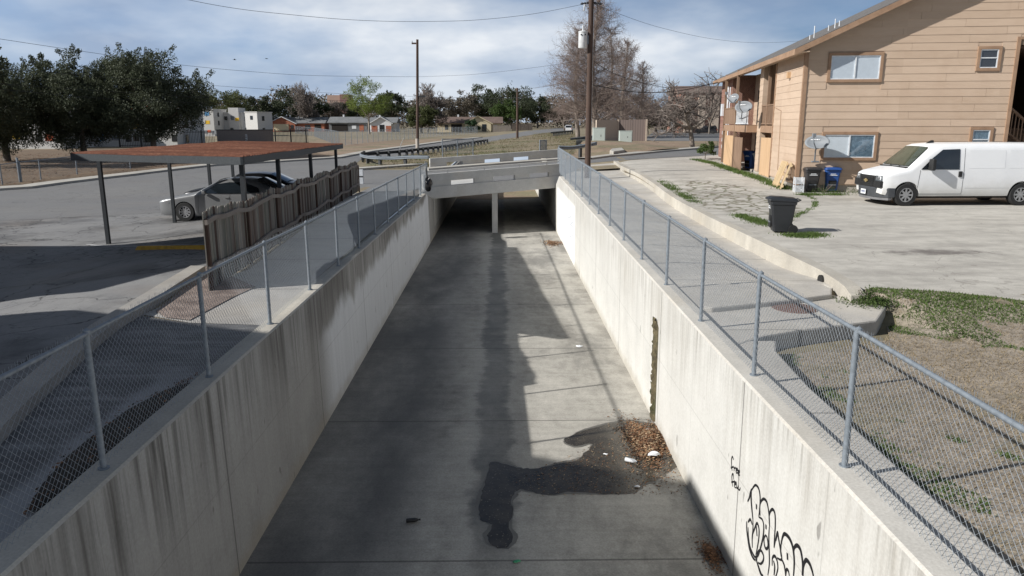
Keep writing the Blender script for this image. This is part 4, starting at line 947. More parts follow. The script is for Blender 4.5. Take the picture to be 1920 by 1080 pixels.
# meters and conduits on the brick end
mt = MB(); mt.box(-.16, -.02, 19.3, 20.6, .9, 2.5); mt.build('meter_board', M['ply'], apt)
for i in range(3): MB().disc((-.16, 19.7+.0, 1.2+.45*i), (-1, 0, 0), .13, 14, th=.14).build('electric_meter', M['whitealu'], apt)
MB().tube([(-.09, 19.5, 2.5), (-.09, 19.5, 5.0), (-.25, 19.5, 5.15)], .06, 8).build('conduit', M['whitealu'], apt)
MB().tube([(-.07, 18.8, .3), (-.07, 18.8, 5.0)], .04, 8).build('conduit', M['whitealu'], apt)
MB().box(-.22, -.02, 21.0, 21.7, 3.2, 4.0).build('utility_box', M['whitealu'], apt)
MB().box(-.2, -.02, 19.2, 19.7, .1, .9).build('utility_box', plain('pale green paint', (.42, .47, .42), .5), apt)

def wpt(u, v, z=0): q = B0+bu*u+bv*v; return Vector((q.x, q.y, z if z else 0))
# satellite dishes
M['dish'] = plain('dish grey', (0.19, 0.205, 0.22), 0.6, 0.05)
M['dishmark'] = plain('dish white lettering', (0.8, 0.8, 0.8), 0.5)
def dish(label, foot, top, aim, a=0.52, c=0.36):
    t = thing('satellite_dish', label, 'satellite dish', foot, 0, 'satellite dishes on the apartment building')
    foot = Vector(foot); top = Vector(top)-foot; aim = Vector(aim).normalized()
    up = (Vector((0, 0, 1))-aim*aim.z).normalized(); rt = aim.cross(up).normalized()
    b = MB(); NR, NA = 5, 28; vs = [top-aim*.10]
    for i in range(1, NR+1):
        for k in range(NA):
            q = 6.2832*k/NA; rr = i/NR; vs.append(top+rt*a*rr*math.cos(q)+up*c*rr*math.sin(q)-aim*.10*(1-rr*rr))
    fs = [(0, 1+k, 1+(k+1) % NA) for k in range(NA)]+[(1+(i-1)*NA+k, 1+i*NA+k, 1+i*NA+(k+1) % NA, 1+(i-1)*NA+(k+1) % NA) for i in range(1, NR) for k in range(NA)]
    b.add(vs, fs); rfl = b.build('reflector', M['dish'], t, 60)
    sm = rfl.modifiers.new('solid', 'SOLIDIFY'); sm.thickness = 0.02
    mk = MB()
    for i, L in enumerate((.03, .03, .045, .03, .04, .03)):
        o = top-rt*(-.27+.06*i)+up*.10-aim*.045; mk.add([o, o+rt*-.04, o+rt*-.04+up*L, o+up*L], [(0, 1, 2, 3)])
    mk.build('printed_name', M['dishmark'], rfl)
    MB().tube([top-up*c*.95, top-up*c*.8+aim*.45, top+aim*.62-up*.05], .022, 6).build('feed_arm', M['galv'], t)
    MB().box(-.06, .06, -.06, .06, -.07, .07, Matrix.Translation(top+aim*.62)).build('feed_horn', M['dish'], t)
    MB().tube([Vector((0, 0, 0)), Vector((0, 0, 0)).lerp(top, .55)+Vector((-.02, 0, 0)), top-aim*.12], .03, 8).build('mast', M['galv'], t)
    MB().box(-.14, .14, -.12, .02, -.02, .03).build('foot_plate', M['galv'], t)
u, z = fu(1527, 303, -.1); ft = B0+bu*u-bv*.12; ft.z = z+B0.z
aimd = Vector((-.55, -.75, .45))
u2, z2 = fu(1532, 266, -.6); tp = B0+bu*u2-bv*.6; tp.z = z2+B0.z
dish('grey oval satellite dish mounted beside the lower front window of the tan building', ft, tp, aimd, .48, .29)
def sidept(px, py, uo):
    v, z = sv(px, py, uo); q = B0+bu*uo+bv*v; return Vector((q.x, q.y, z+B0.z))
dish('grey oval satellite dish on the balcony edge, lower of the two by the balconies', sidept(1390, 222, -.55), sidept(1394, 200, -1.0), (-.6, -.75, .35), .46, .30)
dish('grey oval satellite dish nearest the brick wall, higher of the two by the balconies', sidept(1385, 205, -.55), sidept(1375, 184, -1.1), (-.75, -.5, .4), .34, .27)

# ================================================================== WHEELED BINS
def make_bin(label, color, loc, rz, s=1.0, lidm=None, text=False, group='wheeled bins'):
    t = thing('wheeled_bin', label, 'bin', loc, rz, group); t.scale = (s, s, s)
    m = M.setdefault('bin %s' % (color,), plain('bin plastic %s' % (color,), color, 0.42, 0.08))
    b = MB(); rings = []
    for z, wx, wy in ((.06, .23, .24), (.3, .25, .28), (.62, .275, .315), (.84, .29, .34), (.84, .315, .36), (.96, .32, .37)):
        c = .05; rings.append([(x, y, z) for x, y in ((-wx, -wy+c), (-wx+c, -wy), (wx-c, -wy), (wx, -wy+c), (wx, wy-c), (wx-c, wy), (-wx+c, wy), (-wx, wy-c))])
    vs = sum(rings, []); n = 8
    b.add(vs, [(i*n+k, i*n+(k+1) % n, (i+1)*n+(k+1) % n, (i+1)*n+k) for i in range(len(rings)-1) for k in range(n)]+[tuple(range(n-1, -1, -1))])
    body = b.build('bin_body', m, t, 30)
    l = MB(); lr = []
    for z, wx, wy, dy in ((.955, .34, .42, -.02), (1.0, .335, .415, -.02), (1.045, .28, .33, 0), (1.055, .1, .12, .0)):
        c = .06; lr.append([(x, y+dy, z-.03*(y > 0)) for x, y in ((-wx, -wy+c), (-wx+c, -wy), (wx-c, -wy), (wx, -wy+c), (wx, wy-c), (wx-c, wy), (-wx+c, wy), (-wx, wy-c))])
    l.add(sum(lr, []), [(i*n+k, i*n+(k+1) % n, (i+1)*n+(k+1) % n, (i+1)*n+k) for i in range(3) for k in range(n)]+[tuple(range(24, 32)), tuple(range(7, -1, -1))])
    l.build('lid', lidm or m, t, 40)
    for sx in (-1, 1):
        w = MB(); w.disc((sx*.26, .30, .13), (sx, 0, 0), .13, 18, th=.06); w.build('wheel', M['blackplastic'], t, 40)
    hd = MB(); hd.tube([(-.24, .37, .93), (-.24, .46, .97), (.24, .46, .97), (.24, .37, .93)], .018, 6); hd.build('handle', M['blackplastic'], t)
    fr = MB(); fr.box(-.15, .15, -.325, -.285, .16, .5); fr.build('grab_recess', M['blackplastic'], body)
    fr = MB(); fr.box(-.15, .15, -.335, -.30, .31, .335); fr.build('grab_bar', M['galv'], body)
    tx = MB(); r = random.Random(2)
    for row, (zz0, w) in enumerate(((.76, .2), (.71, .3))):
        x = -w/2
        while x < w/2:
            q = r.uniform(.012, .024); tx.box(x, x+q, -.352, -.346, zz0, zz0+.028) ; x += q+.008
    tx.build('printed_words', M['whiteplastic'], body)
    if text:
        o = tx.build('printed_words', M['whiteplastic'], body); o.rotation_euler = (0, 0, R(-90)); o.location = (0, 0, 0)
    return t
BK, BL, GR = (0.022, 0.024, 0.027), (0.02, 0.075, 0.27), (0.035, 0.033, 0.034)
q = gp(1466, 438); make_bin('dark grey wheeled bin standing alone by the low concrete wall', BK, (q.x+.03, q.y+.22, q.z), R(-100), .93)
q = gp(1524, 361); make_bin('black wheeled bin under the front window, touching the bin of another colour', GR, (q.x, q.y+.30, q.z), R(-8), .98)
q = gp(1561, 361); make_bin('blue wheeled bin under the front window, beside the rusty air conditioner', BL, (q.x, q.y+.28, q.z), R(-10), .98)
q = gp(1408, 321); make_bin('blue wheeled bin between the wooden panels of the ground floor balconies', BL, (q.x+.1, q.y+.4, q.z+.08), R(-60), 1.0)
q = gp(1418, 324); make_bin('dark wheeled bin half hidden beside a plywood panel of the building', BK, (q.x+.25, q.y+.1, q.z+.06), R(-60), .95)
# rusty air conditioner, crate, leaning slats
M['rust'] = mat_dirt('rust', (0.20, 0.07, 0.03), (0.42, 0.17, 0.07), (0.5, 0.42, 0.33), 3)
M['acpaint'] = plain('faded cream metal', (0.45, 0.40, 0.31), 0.6, 0.25)
q = gp(1625, 352); ac = thing('air_conditioner', 'old box air conditioner with a rusty top on legs, behind the van nose', 'air conditioner', (q.x, q.y+.9, q.z), BRZ)
MB().box(-.75, .75, -.4, .4, .55, 1.05).build('casing', M['acpaint'], ac, bevel=.02); MB().lathe([(.7, 1.05), (.65, 1.10), (.2, 1.12), (.001, 1.12)], (0, 0, 0), (0, 0, 1), 20).xform(Matrix.Scale(.55, 4, (0, 1, 0))).build('rusty_top', M['rust'], ac, 40)
MB().box(-.5, .6, -.405, -.398, .6, .98).build('grille', M['dark'], ac)
for x in (-.7, .7):
    for y in (-.35, .35): MB().box(x-.06, x+.06, y-.06, y+.06, 0, .55).build('leg', M['acpaint'], ac)
q = gp(1498, 361); cr_ = MB()
for zc in (0, .32):
    for x in (-.16, .16):
        for k in range(5): cr_.box(x-.012, x+.012, -.16, .16, zc+.03+.055*k, zc+.055+.055*k)
    for y in (-.16, .16):
        for k in range(5): cr_.box(-.16, .16, y-.012, y+.012, zc+.03+.055*k, zc+.055+.055*k)
    for x in (-.16, .16):
        for y in (-.16, .16): cr_.box(x-.02, x+.02, y-.02, y+.02, zc, zc+.3)
o = cr_.build('plastic_crate', M['whitealu']); o.location = (q.x, q.y+.1, q.z); o.rotation_euler = (0, 0, BRZ)
tag(o, 'pair of pale lattice plastic crates stacked against the building corner beside the black bin', 'crate')
M['newwood'] = mat_wood('new pine slats', [(0.44, 0.31, 0.17), (0.56, 0.42, 0.25), (0.62, 0.48, 0.3)], (8, 8, 1))
for i, (su, sv_) in enumerate(((-.62, 1.15), (-.5, .55))):
    q = B0+bu*su+bv*sv_; q.z = h(q.x, q.y); b = MB()
    for k in range(5): b.box(-.02, .02, -.42+.17*k, -.42+.17*k+.10, 0, 1.15)
    for zc in (.1, .55, 1.0): b.box(.02, .07, -.45, .45, zc, zc+.09)
    o = b.build('slatted_panel', M['newwood']); o.location = (q.x, q.y, q.z); o.rotation_euler = (0, R(19), BRZ+R(4-14*i))
    tag(o, ['pale pine slatted panel leaning on the building side, outer of two', 'pale pine slatted panel leaning on the building corner, inner of two'][i], 'pallet')

# ================================================================== VEHICLES
def interp(T, x):
    for (a, c) in zip(T, T[1:]):
        if x <= c[0]:
            f = (x-a[0])/(c[0]-a[0]) if c[0] > a[0] else 0; f = max(0, f)
            return tuple(p+(q-p)*f for p, q in zip(a[1:], c[1:]))
    return T[-1][1:]
def car_body(T, belt, tumble, wheels, wr, name, mat, parent, crown=.03, smooth=35):
    """loft of rounded sections; T rows: x, zbottom, ztop, halfwidth"""
    fr = [0, .05, .16, .34, .52, .68, .8, .89, .95, .985, 1.0]
    def sy(x, z):
        zb, zt, hw = interp(T, x)
        w = hw*(1-tumble*max(0, (z-belt))**1.15)
        if z < zb+.2: w -= .05*max(0, (zb+.2-z)/.2)**2
        return w
    b = MB(); xs = [r[0] for r in T]; X = []
    for a, c in zip(xs, xs[1:]):
        n = max(1, int((c-a)/.12)); X += [a+(c-a)*i/n for i in range(n)]
    X.append(xs[-1]); n = None
    for x in X:
        zb, zt, hw = interp(T, x); half = []
        for f in fr:
            z = zb+(zt-zb)*f; w = sy(x, z)
            if f > .89: w -= (zt-zb)**.5*.10*((f-.89)/.11)**2
            half.append((w, z))
        wt = half[-1][0]
        ring = [(x, -w, z) for w, z in half]+[(x, -wt*q, zt+crown*(1-q*q)) for q in (.75, .4, 0, -.4, -.75)]+[(x, w, z) for w, z in reversed(half)]
        n = len(ring); b.v += ring
    m = len(X)
    for i in range(m-1):
        for k in range(n): b.f.append((i*n+k, i*n+(k+1) % n, (i+1)*n+(k+1) % n, (i+1)*n+k)); b.mi.append(0)
    b.f.append(tuple(range(n-1, -1, -1))); b.mi.append(0); b.f.append(tuple((m-1)*n+k for k in range(n))); b.mi.append(0)
    o = b.build(name, mat)
    cuts = MB()
    for wx, r in wheels:
        for s in (-1, 1):
            c0 = s*(interp(T, wx)[2]-.30); cuts.disc((wx, c0, wr), (0, s, 0), r, 28, th=.6)
    co = cuts.build('cutter_tmp', mat)
    md = o.modifiers.new('b', 'BOOLEAN'); md.operation = 'DIFFERENCE'; md.object = co; md.solver = 'EXACT'
    dg = bpy.context.evaluated_depsgraph_get(); me = bpy.data.meshes.new_from_object(o.evaluated_get(dg))
    o.modifiers.clear(); o.data = me; bpy.data.objects.remove(co)
    me.polygons.foreach_set('use_smooth', [True]*len(me.polygons)); me.set_sharp_from_angle(angle=R(smooth))
    o.parent = parent
    return o, sy
def patch(mb, pts, sy, side, off=.008, n=6):
    """panel on the body's side: polygon of (x,z) swept as strips; pts = bottom list and top list"""
    bot, top = pts; k = len(bot); vs = []
    for i in range(k):
        for j in range(n+1):
            x = bot[i][0]+(top[i][0]-bot[i][0])*j/n; z = bot[i][1]+(top[i][1]-bot[i][1])*j/n
            vs.append((x, side*(sy(x, z)+off), z))
    mb.add(vs, [(i*(n+1)+j, (i+1)*(n+1)+j, (i+1)*(n+1)+j+1, i*(n+1)+j+1) for i in range(k-1) for j in range(n)])
M['tyre'] = plain('tyre rubber', (0.018, 0.018, 0.018), 0.85)
M['rim'] = mat_metal('steel rim', (0.42, 0.42, 0.42), 0.35, 0.7)
M['chrome'] = mat_metal('bright alloy', (0.7, 0.7, 0.72), 0.2, 0.9)
def wheel(parent, x, y, r, side, spokes, rim, w=.22):
    b = MB(); b.lathe([(r*.62, -.0), (r*.66, w*.02), (r*.93, 0), (r, w*.14), (r, w*.86), (r*.93, w), (r*.6, w)], (x, y+side*w/2, r), (0, -side, 0), 30)
    t = b.build('wheel', M['tyre'], parent, 35)
    c = Vector((x, y+side*(w/2-.03), r)); q = MB()
    q.disc(c, (0, side, 0), r*.64, 30, r2=r*.55, th=.025); q.disc(c-Vector((0, side*.03, 0)), (0, side, 0), r*.2, 16, th=.05)
    for k in range(spokes):
        a = 6.2832*k/spokes; d = Vector((math.cos(a), 0, math.sin(a))); e = Vector((-math.sin(a), 0, math.cos(a)))*r*(.09 if spokes > 6 else .13)
        p0, p1 = c+d*r*.12, c+d*r*.58; s = Vector((0, side*.015, 0))
        q.hexa([p0-e-s, p1-e*.8-s, p1+e*.8-s, p0+e-s], [p0-e+s, p1-e*.8+s, p1+e*.8+s, p0+e+s])
    q.build('rim', rim, t, 35)
    MB().disc(c-Vector((0, side*.06, 0)), (0, side, 0), r*.6, 20, th=.01).build('brake_disc', M['dark'], t)
g = G('van white paint'); p = g.pos(True); x, y, z = g.sep(p)
dirt = g.ma('MULTIPLY', g.ma('SUBTRACT', 1.0, g.step(g.ma('ADD', z, g.ma('MULTIPLY', g.ma('SUBTRACT', g.noise(p, 2.2, 5), .5), .7)), .35, 1.05)), .5)
col = g.mix(dirt, g.ramp(g.noise(p, 1.2, 3), [(.3, (.78, .79, .80)), (.7, (.84, .845, .85))]), (.50, .48, .42)); M['vanwhite'] = g.out(col, .3, spec=.5)
M['vanglass'] = mat_glass('dark van glass', (.012, .016, .02))
M['windscreen'] = mat_glass('greenish windscreen', (.055, .065, .045), .05)
M['greyplastic'] = plain('grey bumper plastic', (.05, .054, .06), .55)
M['amber'] = plain('amber lens', (.75, .26, .02), .25); M['lens'] = mat_glass('headlight lens', (.09, .10, .105), .1)
M['gold'] = mat_metal('gold emblem', (.55, .42, .2), .3, .7)
q = gp(1695, 387); VR = R(1.5)
VS = 1.045
van = thing('cargo_van', 'white cargo van with a black grille parked in front of the tan building', 'van', (q.x-.88*VS, q.y+1.0, q.z), VR); van.scale = (VS, VS, VS)
TV = [(.03, .44, .98, .80), (.09, .40, 1.06, .90), (.25, .37, 1.13, .955), (.5, .35, 1.185, .98), (.86, .34, 1.27, .99), (.94, .34, 1.30, .99), (1.70, .34, 1.985, .995), (1.90, .34, 2.05, 1.0), (2.3, .34, 2.085, 1.0), (4.2, .34, 2.10, 1.0), (6.1, .36, 2.08, .99), (6.24, .45, 2.0, .96)]
body, sy = car_body(TV, 1.15, .10, [(.88, .45), (4.88, .45)], .39, 'body', M['vanwhite'], van)
for wx in (.88, 4.88):
    for s in (-1, 1): wheel(van, wx, s*.87, .385, s, 8, M['rim'], .24)
    MB().box(wx-.5, wx+.5, -.66, .66, .3, .86).build('wheel_well', M['dark'], van)
MB().box(.6, 5.9, -.8, .8, .26, .36).build('underbody', M['dark'], van)
for s in (-1, 1):
    b = MB(); patch(b, ([(1.30, 1.24), (1.55, 1.24), (1.9, 1.24), (2.62, 1.24)], [(1.31, 1.26), (1.62, 1.58), (2.0, 1.90), (2.60, 1.92)]), sy, s, .012); b.build('side_window', M['vanglass'], van, 50)
    b = MB()
    for sp in ([(1.28, 1.22), (1.22, .42)], [(2.78, 1.95), (2.78, .42)], [(1.24, .42), (2.78, .42)]):
        (xa, za), (xb, zb) = sp; nn = 10; d = Vector((xb-xa, 0, zb-za)).normalized(); w = Vector((-d.z, 0, d.x))*.006; vs = []
        for i in range(nn+1):
            x, z = xa+(xb-xa)*i/nn, za+(zb-za)*i/nn; yv = s*(sy(x, z)+.004); vs += [(x+w.x, yv, z+w.z), (x-w.x, yv, z-w.z)]
        b.add(vs, [(2*i, 2*i+1, 2*i+3, 2*i+2) for i in range(nn)])
    do = b.build('door_seam', M['greyplastic'], van)
    MB().box(2.60, 2.72, -.02, .02, .99, 1.18, Matrix.Translation((0, s*(sy(2.6, 1.1)+.012), 0))).build('door_handle', M['blackplastic'], van, bevel=.01)
    mi = MB(); mi.box(1.50, 1.62, -.13, .13, 1.22, 1.60, Matrix.Translation((0, s*1.17, 0))); mi.box(1.52, 1.6, -.1, .1, 1.26, 1.32, Matrix.Translation((0, s*1.02, 0))); mi.build('mirror', M['blackplastic'], van, bevel=.03)
    hl = MB(); hl.hexa([(.0, s*.50, .84), (.03, s*.86, .84), (.12, s*.90, .84), (.1, s*.5, .84)], [(.015, s*.50, 1.02), (.06, s*.86, 1.02), (.15, s*.90, 1.02), (.1, s*.5, 1.02)]); hl.build('headlight', M['lens'], van, bevel=.01)
    for k in (.58, .74): MB().disc((.028, s*k, .93), (-1, 0, .05), .055, 14, th=.012).build('headlamp_bulb', M['chrome'], van)
    am = MB(); am.hexa([(-.01, s*.46, .70), (.03, s*.87, .70), (.14, s*.915, .70), (.1, s*.46, .70)], [(-.005, s*.46, .80), (.04, s*.87, .80), (.15, s*.915, .80), (.1, s*.46, .80)]); am.build('turn_signal', M['amber'], van, bevel=.008)
wsn = MB(); vs = []
for j in range(5):
    f = j/4; x = .93+.70*f; z = 1.31+.625*f+.03
    for i in range(9):
        yy = -1+2*i/8; hw = .82-.13*f; vs.append((x-.05+.05*yy*yy+.0, yy*hw, z+.02*(1-yy*yy)+.012))
wsn.add(vs, [(j*9+i, j*9+i+1, j*9+9+i+1, j*9+9+i) for j in range(4) for i in range(8)]); wsn.build('windscreen', M['windscreen'], van, 60)
cw = MB(); cw.box(.84, .93, -.84, .84, 1.285, 1.325); cw.build('cowl', M['blackplastic'], van)
for yy in (-.4, .15): MB().tube([(.86, yy, 1.34), (1.02, yy+.45, 1.44)], .012, 5).build('wiper', M['blackplastic'], van)
gr = MB(); gr.hexa([(-.005, -.88, .62), (-.03, 0, .62), (-.005, .88, .62), (.1, .9, .62), (.1, -.9, .62)], [(.0, -.88, .84), (-.02, 0, .84), (.0, .88, .84), (.1, .9, .84), (.1, -.9, .84)])
gr.hexa([(-.0, -.52, .84), (-.02, 0, .84), (-.0, .52, .84), (.1, .52, .84), (.1, -.52, .84)], [(.012, -.52, 1.01), (-.005, 0, 1.01), (.012, .52, 1.01), (.1, .52, 1.01), (.1, -.52, 1.01)])
for k in range(5): gr.box(-.035, .05, -.44, .44, .66+.065*k, .68+.065*k)
gr.build('grille', M['blackplastic'], van)
em = MB(); em.add([(-.045, y, z) for y, z in ((-.13, .80), (-.13, .85), (-.05, .85), (-.05, .885), (.05, .885), (.05, .85), (.13, .85), (.115, .80), (.05, .80), (.05, .765), (-.05, .765), (-.05, .80))], [tuple(range(12))]); o = em.build('emblem', M['gold'], van); sm = o.modifiers.new('s', 'SOLIDIFY'); sm.thickness = .02
bp = MB(); n = 9; ring = []
for i in range(n):
    a = -1+2*i/(n-1); ring.append((-.06+.30*abs(a)**3.2, a*.985))
bp.hexa([(x+.03, y*.97, .27) for x, y in ring]+[(.5, 1.0, .30), (.5, -1.0, .30)], [(x, y, .62) for x, y in ring]+[(.5, .995, .62), (.5, -.995, .62)]); bp.build('bumper', M['greyplastic'], van, bevel=.03)
bl = MB(); bl.hexa([(x+.05, y*.95, .20) for x, y in ring]+[(.42, .93, .22), (.42, -.93, .22)], [(x+.04, y*.96, .285) for x, y in ring]+[(.42, .94, .285), (.42, -.94, .285)]); bl.build('valance', plain('mid grey plastic', (.17, .17, .175), .5), van)
pl = MB(); pl.box(-.115, -.10, -.16, .16, .36, .52); plo = pl.build('number_plate', M['whiteplastic'], van); pd = MB()
for k in range(6): pd.box(-.118, -.1155, -.12+.042*k, -.094+.042*k, .41, .48)
pd.build('plate_characters', plain('plate blue', (.04, .06, .16), .5), plo)
MB().hexa([(1.95, -.05, 2.08), (2.2, -.05, 2.1), (2.2, .05, 2.1), (1.95, .05, 2.08)], [(2.12, -.02, 2.19), (2.2, -.02, 2.19), (2.2, .02, 2.19), (2.12, .02, 2.19)]).build('roof_aerial', M['blackplastic'], van)
for s in (-1, 1):
    b = MB(); patch(b, ([(2.95, 1.28), (4.2, 1.28)], [(2.95, 1.88), (4.2, 1.88)]), sy, s, .004); patch(b, ([(4.35, 1.28), (5.9, 1.28)], [(4.35, 1.88), (5.9, 1.88)]), sy, s, .004); b.build('side_panel', M['vanwhite'], van, 50)
    b = MB(); patch(b, ([(2.85, .62), (4.4, .62)], [(2.85, .64), (4.4, .64)]), sy, s, .006, 2); b.build('rub_strip', M['vanwhite'], van)

def sedan(label, color, loc, rz, rimm, group=None, low=0.0):
    t = thing('parked_car', label, 'car', loc, rz, group)
    g = G('car paint %s' % label[:6]); g.out(g.ramp(g.noise(g.pos(True), 2, 3), [(.3, tuple(q*.93 for q in color)), (.7, color)]), .28, metal=.45, spec=.6); m = g.m
    TS = [(.0, .30, .62, .66), (.05, .24, .70, .78), (.2, .2, .75, .845), (.55, .19, .82, .88), (1.15, .19, .93, .895), (1.30, .19, .96, .895), (2.05, .19, 1.36, .90), (2.35, .19, 1.42, .90), (2.9, .19, 1.435, .90), (3.35, .19, 1.39, .895), (4.0, .2, 1.08, .88), (4.35, .22, 1.05, .86), (4.55, .28, .95, .8)]
    bo, sy = car_body(TS, .92, .55, [(.93, .36), (3.62, .36)], .325, 'body', m, t)
    for wx in (.93, 3.62):
        for s in (-1, 1): wheel(t, wx, s*.79, .325, s, 10, rimm, .2)
        MB().box(wx-.4, wx+.4, -.6, .6, .25, .7).build('wheel_well', M['dark'], t)
    for s in (-1, 1):
        b = MB(); patch(b, ([(1.55, .97), (1.9, .96), (2.5, .96), (3.0, .965), (3.55, .99)], [(1.57, .99), (2.1, 1.27), (2.5, 1.33), (3.0, 1.32), (3.5, 1.14)]), sy, s, .012); b.build('side_window', M['vanglass'], t, 50)
        b = MB(); b.hexa([(.03, s*.42, .55), (.10, s*.76, .55), (.42, s*.875, .60), (.25, s*.5, .6)], [(.08, s*.42, .66), (.14, s*.76, .68), (.45, s*.868, .74), (.3, s*.5, .72)]); b.build('headlight', M['lens'], t, bevel=.01)
        MB().hexa([(1.62, s*.93, .94), (1.75, s*.93, .94), (1.75, s*1.06, .96), (1.64, s*1.06, .96)], [(1.62, s*.93, 1.03), (1.75, s*.93, 1.03), (1.75, s*1.06, 1.07), (1.64, s*1.06, 1.07)]).build('mirror', m, t, bevel=.02)
        b = MB()
        for sp in ([(1.45, .90), (1.40, .3)], [(2.52, .94), (2.52, .3)], [(3.4, .9), (3.25, .4)]):
            (xa, za), (xb, zb) = sp; vs = []
            for i in range(9):
                x, z = xa+(xb-xa)*i/8, za+(zb-za)*i/8; yv = s*(sy(x, z)+.003); vs += [(x-.005, yv, z), (x+.005, yv, z)]
            b.add(vs, [(2*i, 2*i+1, 2*i+3, 2*i+2) for i in range(8)])
        b.build('door_seam', M['greyplastic'], t)
        MB().box(2.36, 2.5, -.015, .015, .80, .83, Matrix.Translation((0, s*(sy(2.4, .8)+.012), 0))).build('door_handle', m, t)
        MB().hexa([(.02, s*.45, .30), (.10, s*.72, .30), (.2, s*.74, .3), (.2, s*.45, .3)], [(.02, s*.45, .40), (.10, s*.72, .40), (.2, s*.74, .4), (.2, s*.45, .4)]).build('bumper_intake', M['blackplastic'], t)
    for (xa, za, wa), (xb, zb, wb) in (((1.36, .985, .70), (2.08, 1.375, .58)), ((4.0, 1.10, .62), (3.38, 1.40, .58))):
        b = MB(); vs = []
        for j in range(4):
            for i in range(7):
                f = j/3; yy = -1+2*i/6; vs.append((xa+(xb-xa)*f, yy*(wa+(wb-wa)*f), za+(zb-za)*f+.035*(1-yy*yy)+.008))
        b.add(vs, [(j*7+i, j*7+i+1, j*7+8+i, j*7+7+i) for j in range(3) for i in range(6)]); b.build('windscreen', M['vanglass'], t, 60)
    MB().box(-.01, .06, -.38, .38, .52, .62).build('grille', M['blackplastic'], t)
    return t
q = gp(351, 415); sedan('silver sedan with bright alloy wheels parked nose out under the rusty carport', (.28, .285, .29), (q.x-.95, q.y+.88, h(q.x, q.y)), R(-1.5), M['chrome'])
q2 = Vector((q.x-1.55, q.y+4.2, 0)); sedan('black car parked beyond the silver sedan under the carport', (.012, .012, .014), (q2.x, q2.y, h(q2.x, q2.y)+.02), R(2), M['rim'])

# ================================================================== CARPORT, WOODEN FENCE
g = G('rusty corrugated roof'); p = g.pos(True); x, y, z = g.sep(p)
al = g.ma('ADD', g.ma('MULTIPLY', x, .88), g.ma('MULTIPLY', y, -.47)); ac_ = g.ma('ADD', g.ma('MULTIPLY', x, .47), g.ma('MULTIPLY', y, .88))
n1 = g.noise(g.n('ShaderNodeCombineXYZ', X=g.ma('MULTIPLY', al, .22), Y=g.ma('MULTIPLY', ac_, 3.2)).outputs[0], 1.0, 7, .7); n2 = g.noise(p, 7, 5, .65)
col = g.ramp(g.ma('ADD', g.ma('MULTIPLY', n1, .6), g.ma('MULTIPLY', n2, .4)), [(.34, (.045, .021, .015)), (.46, (.09, .038, .025)), (.56, (.14, .06, .038)), (.70, (.33, .20, .13))])
M['rustroof'] = g.out(col, .95, n2, .2, .01, spec=.15)
M['carsteel'] = mat_metal('dark painted steel', (.045, .05, .055), .6, .3)
M['fascia'] = mat_metal('weathered fascia steel', (.045, .052, .058), .6, .3)
cp = thing('carport', 'low carport with a rusty corrugated roof on thin dark posts', 'carport', (0, 0, 0))
A, Bq, Cq, Dq = Vector((-10.55, 18.75, 1.98)), Vector((-5.42, 16.0, 2.02)), Vector((-6.25, 30.3, 1.88)), Vector((-10.9, 31.2, 1.97))
b = MB(); NU, NV = 10, 480
for j in range(NV+1):
    v = j/NV; zw = .026*(abs(((v*64) % 1)-.5) < .16)
    for i in range(NU+1):
        u = i/NU; q = A.lerp(Bq, u).lerp(Dq.lerp(Cq, u), v); b.v.append((q.x, q.y, q.z+.17+zw+.008*math.sin(u*9+v*23)))
for j in range(NV):
    for i in range(NU): o_ = j*(NU+1)+i; b.f.append((o_, o_+1, o_+NU+2, o_+NU+1)); b.mi.append(0)
rs = b.build('roof_sheet', M['rustroof'], cp); rs.data.materials.append(M['carsteel']); sm = rs.modifiers.new('s', 'SOLIDIFY'); sm.thickness = .012; sm.material_offset = 1
fz = MB()
for P, Q in ((A, Bq), (Bq, Cq), (Cq, Dq), (Dq, A)):
    d = (Q-P).normalized(); nn = Vector((-d.y, d.x, 0))*.05
    fz.hexa([P, Q, Q+nn, P+nn], [P+Vector((0, 0, .165)), Q+Vector((0, 0, .165)), Q+nn+Vector((0, 0, .165)), P+nn+Vector((0, 0, .165))])
fz.build('fascia', M['fascia'], cp)
bm_ = MB()
for v in (.08, .36, .64, .92):
    P, Q = A.lerp(Dq, v), Bq.lerp(Cq, v); bm_.tube([P+Vector((.1, 0, .08)), Q+Vector((-.1, 0, .08))], .06, 4)
bm_.build('roof_beam', M['carsteel'], cp)
# posts stand where their feet are seen
for px, py in ((204, 458), (328, 418)):
    q = gp(px, py); MB().box(-.048, .048, -.048, .048, 0, 2.06-q.z, Matrix.Translation(q)).build('post', M['carsteel'], cp)
for X, Y in ((-10.75, 28.0), (-10.8, 30.6), (-5.62, 16.5), (-5.86, 20.0), (-6.1, 24.4), (-6.32, 29.2)):
    MB().box(X-.048, X+.048, Y-.048, Y+.048, h(X, Y)-.05, 2.02).build('post', M['carsteel'], cp)
g = G('weathered pickets'); p = g.pos(True); x, y, z = g.sep(p); pk = g.ma('FLOOR', g.ma('DIVIDE', y, .1405))
rn = g.n('ShaderNodeTexWhiteNoise', {'noise_dimensions': '1D'}, W=pk).outputs['Value']
n = g.noise(g.map(p, scale=(6, 9, .7)), 1.0, 6, .7)
col = g.ramp(g.ma('ADD', g.ma('MULTIPLY', rn, .65), g.ma('MULTIPLY', n, .35)), [(.2, (.05, .028, .02)), (.36, (.13, .10, .082)), (.5, (.20, .18, .16)), (.62, (.11, .115, .095)), (.82, (.27, .25, .225))])
M['picket'] = g.out(col, .9, n, .3, .01)
M['fencewood'] = mat_wood('grey fence rail', [(.13, .10, .085), (.22, .19, .165), (.30, .27, .24)], (6, 1, 6))
wf = thing('wooden_fence', 'weathered grey wooden picket fence with a wavy top rail beside the carport', 'fence', (-5.17, 13.0, 0), math.atan2(1.26, 21.1))
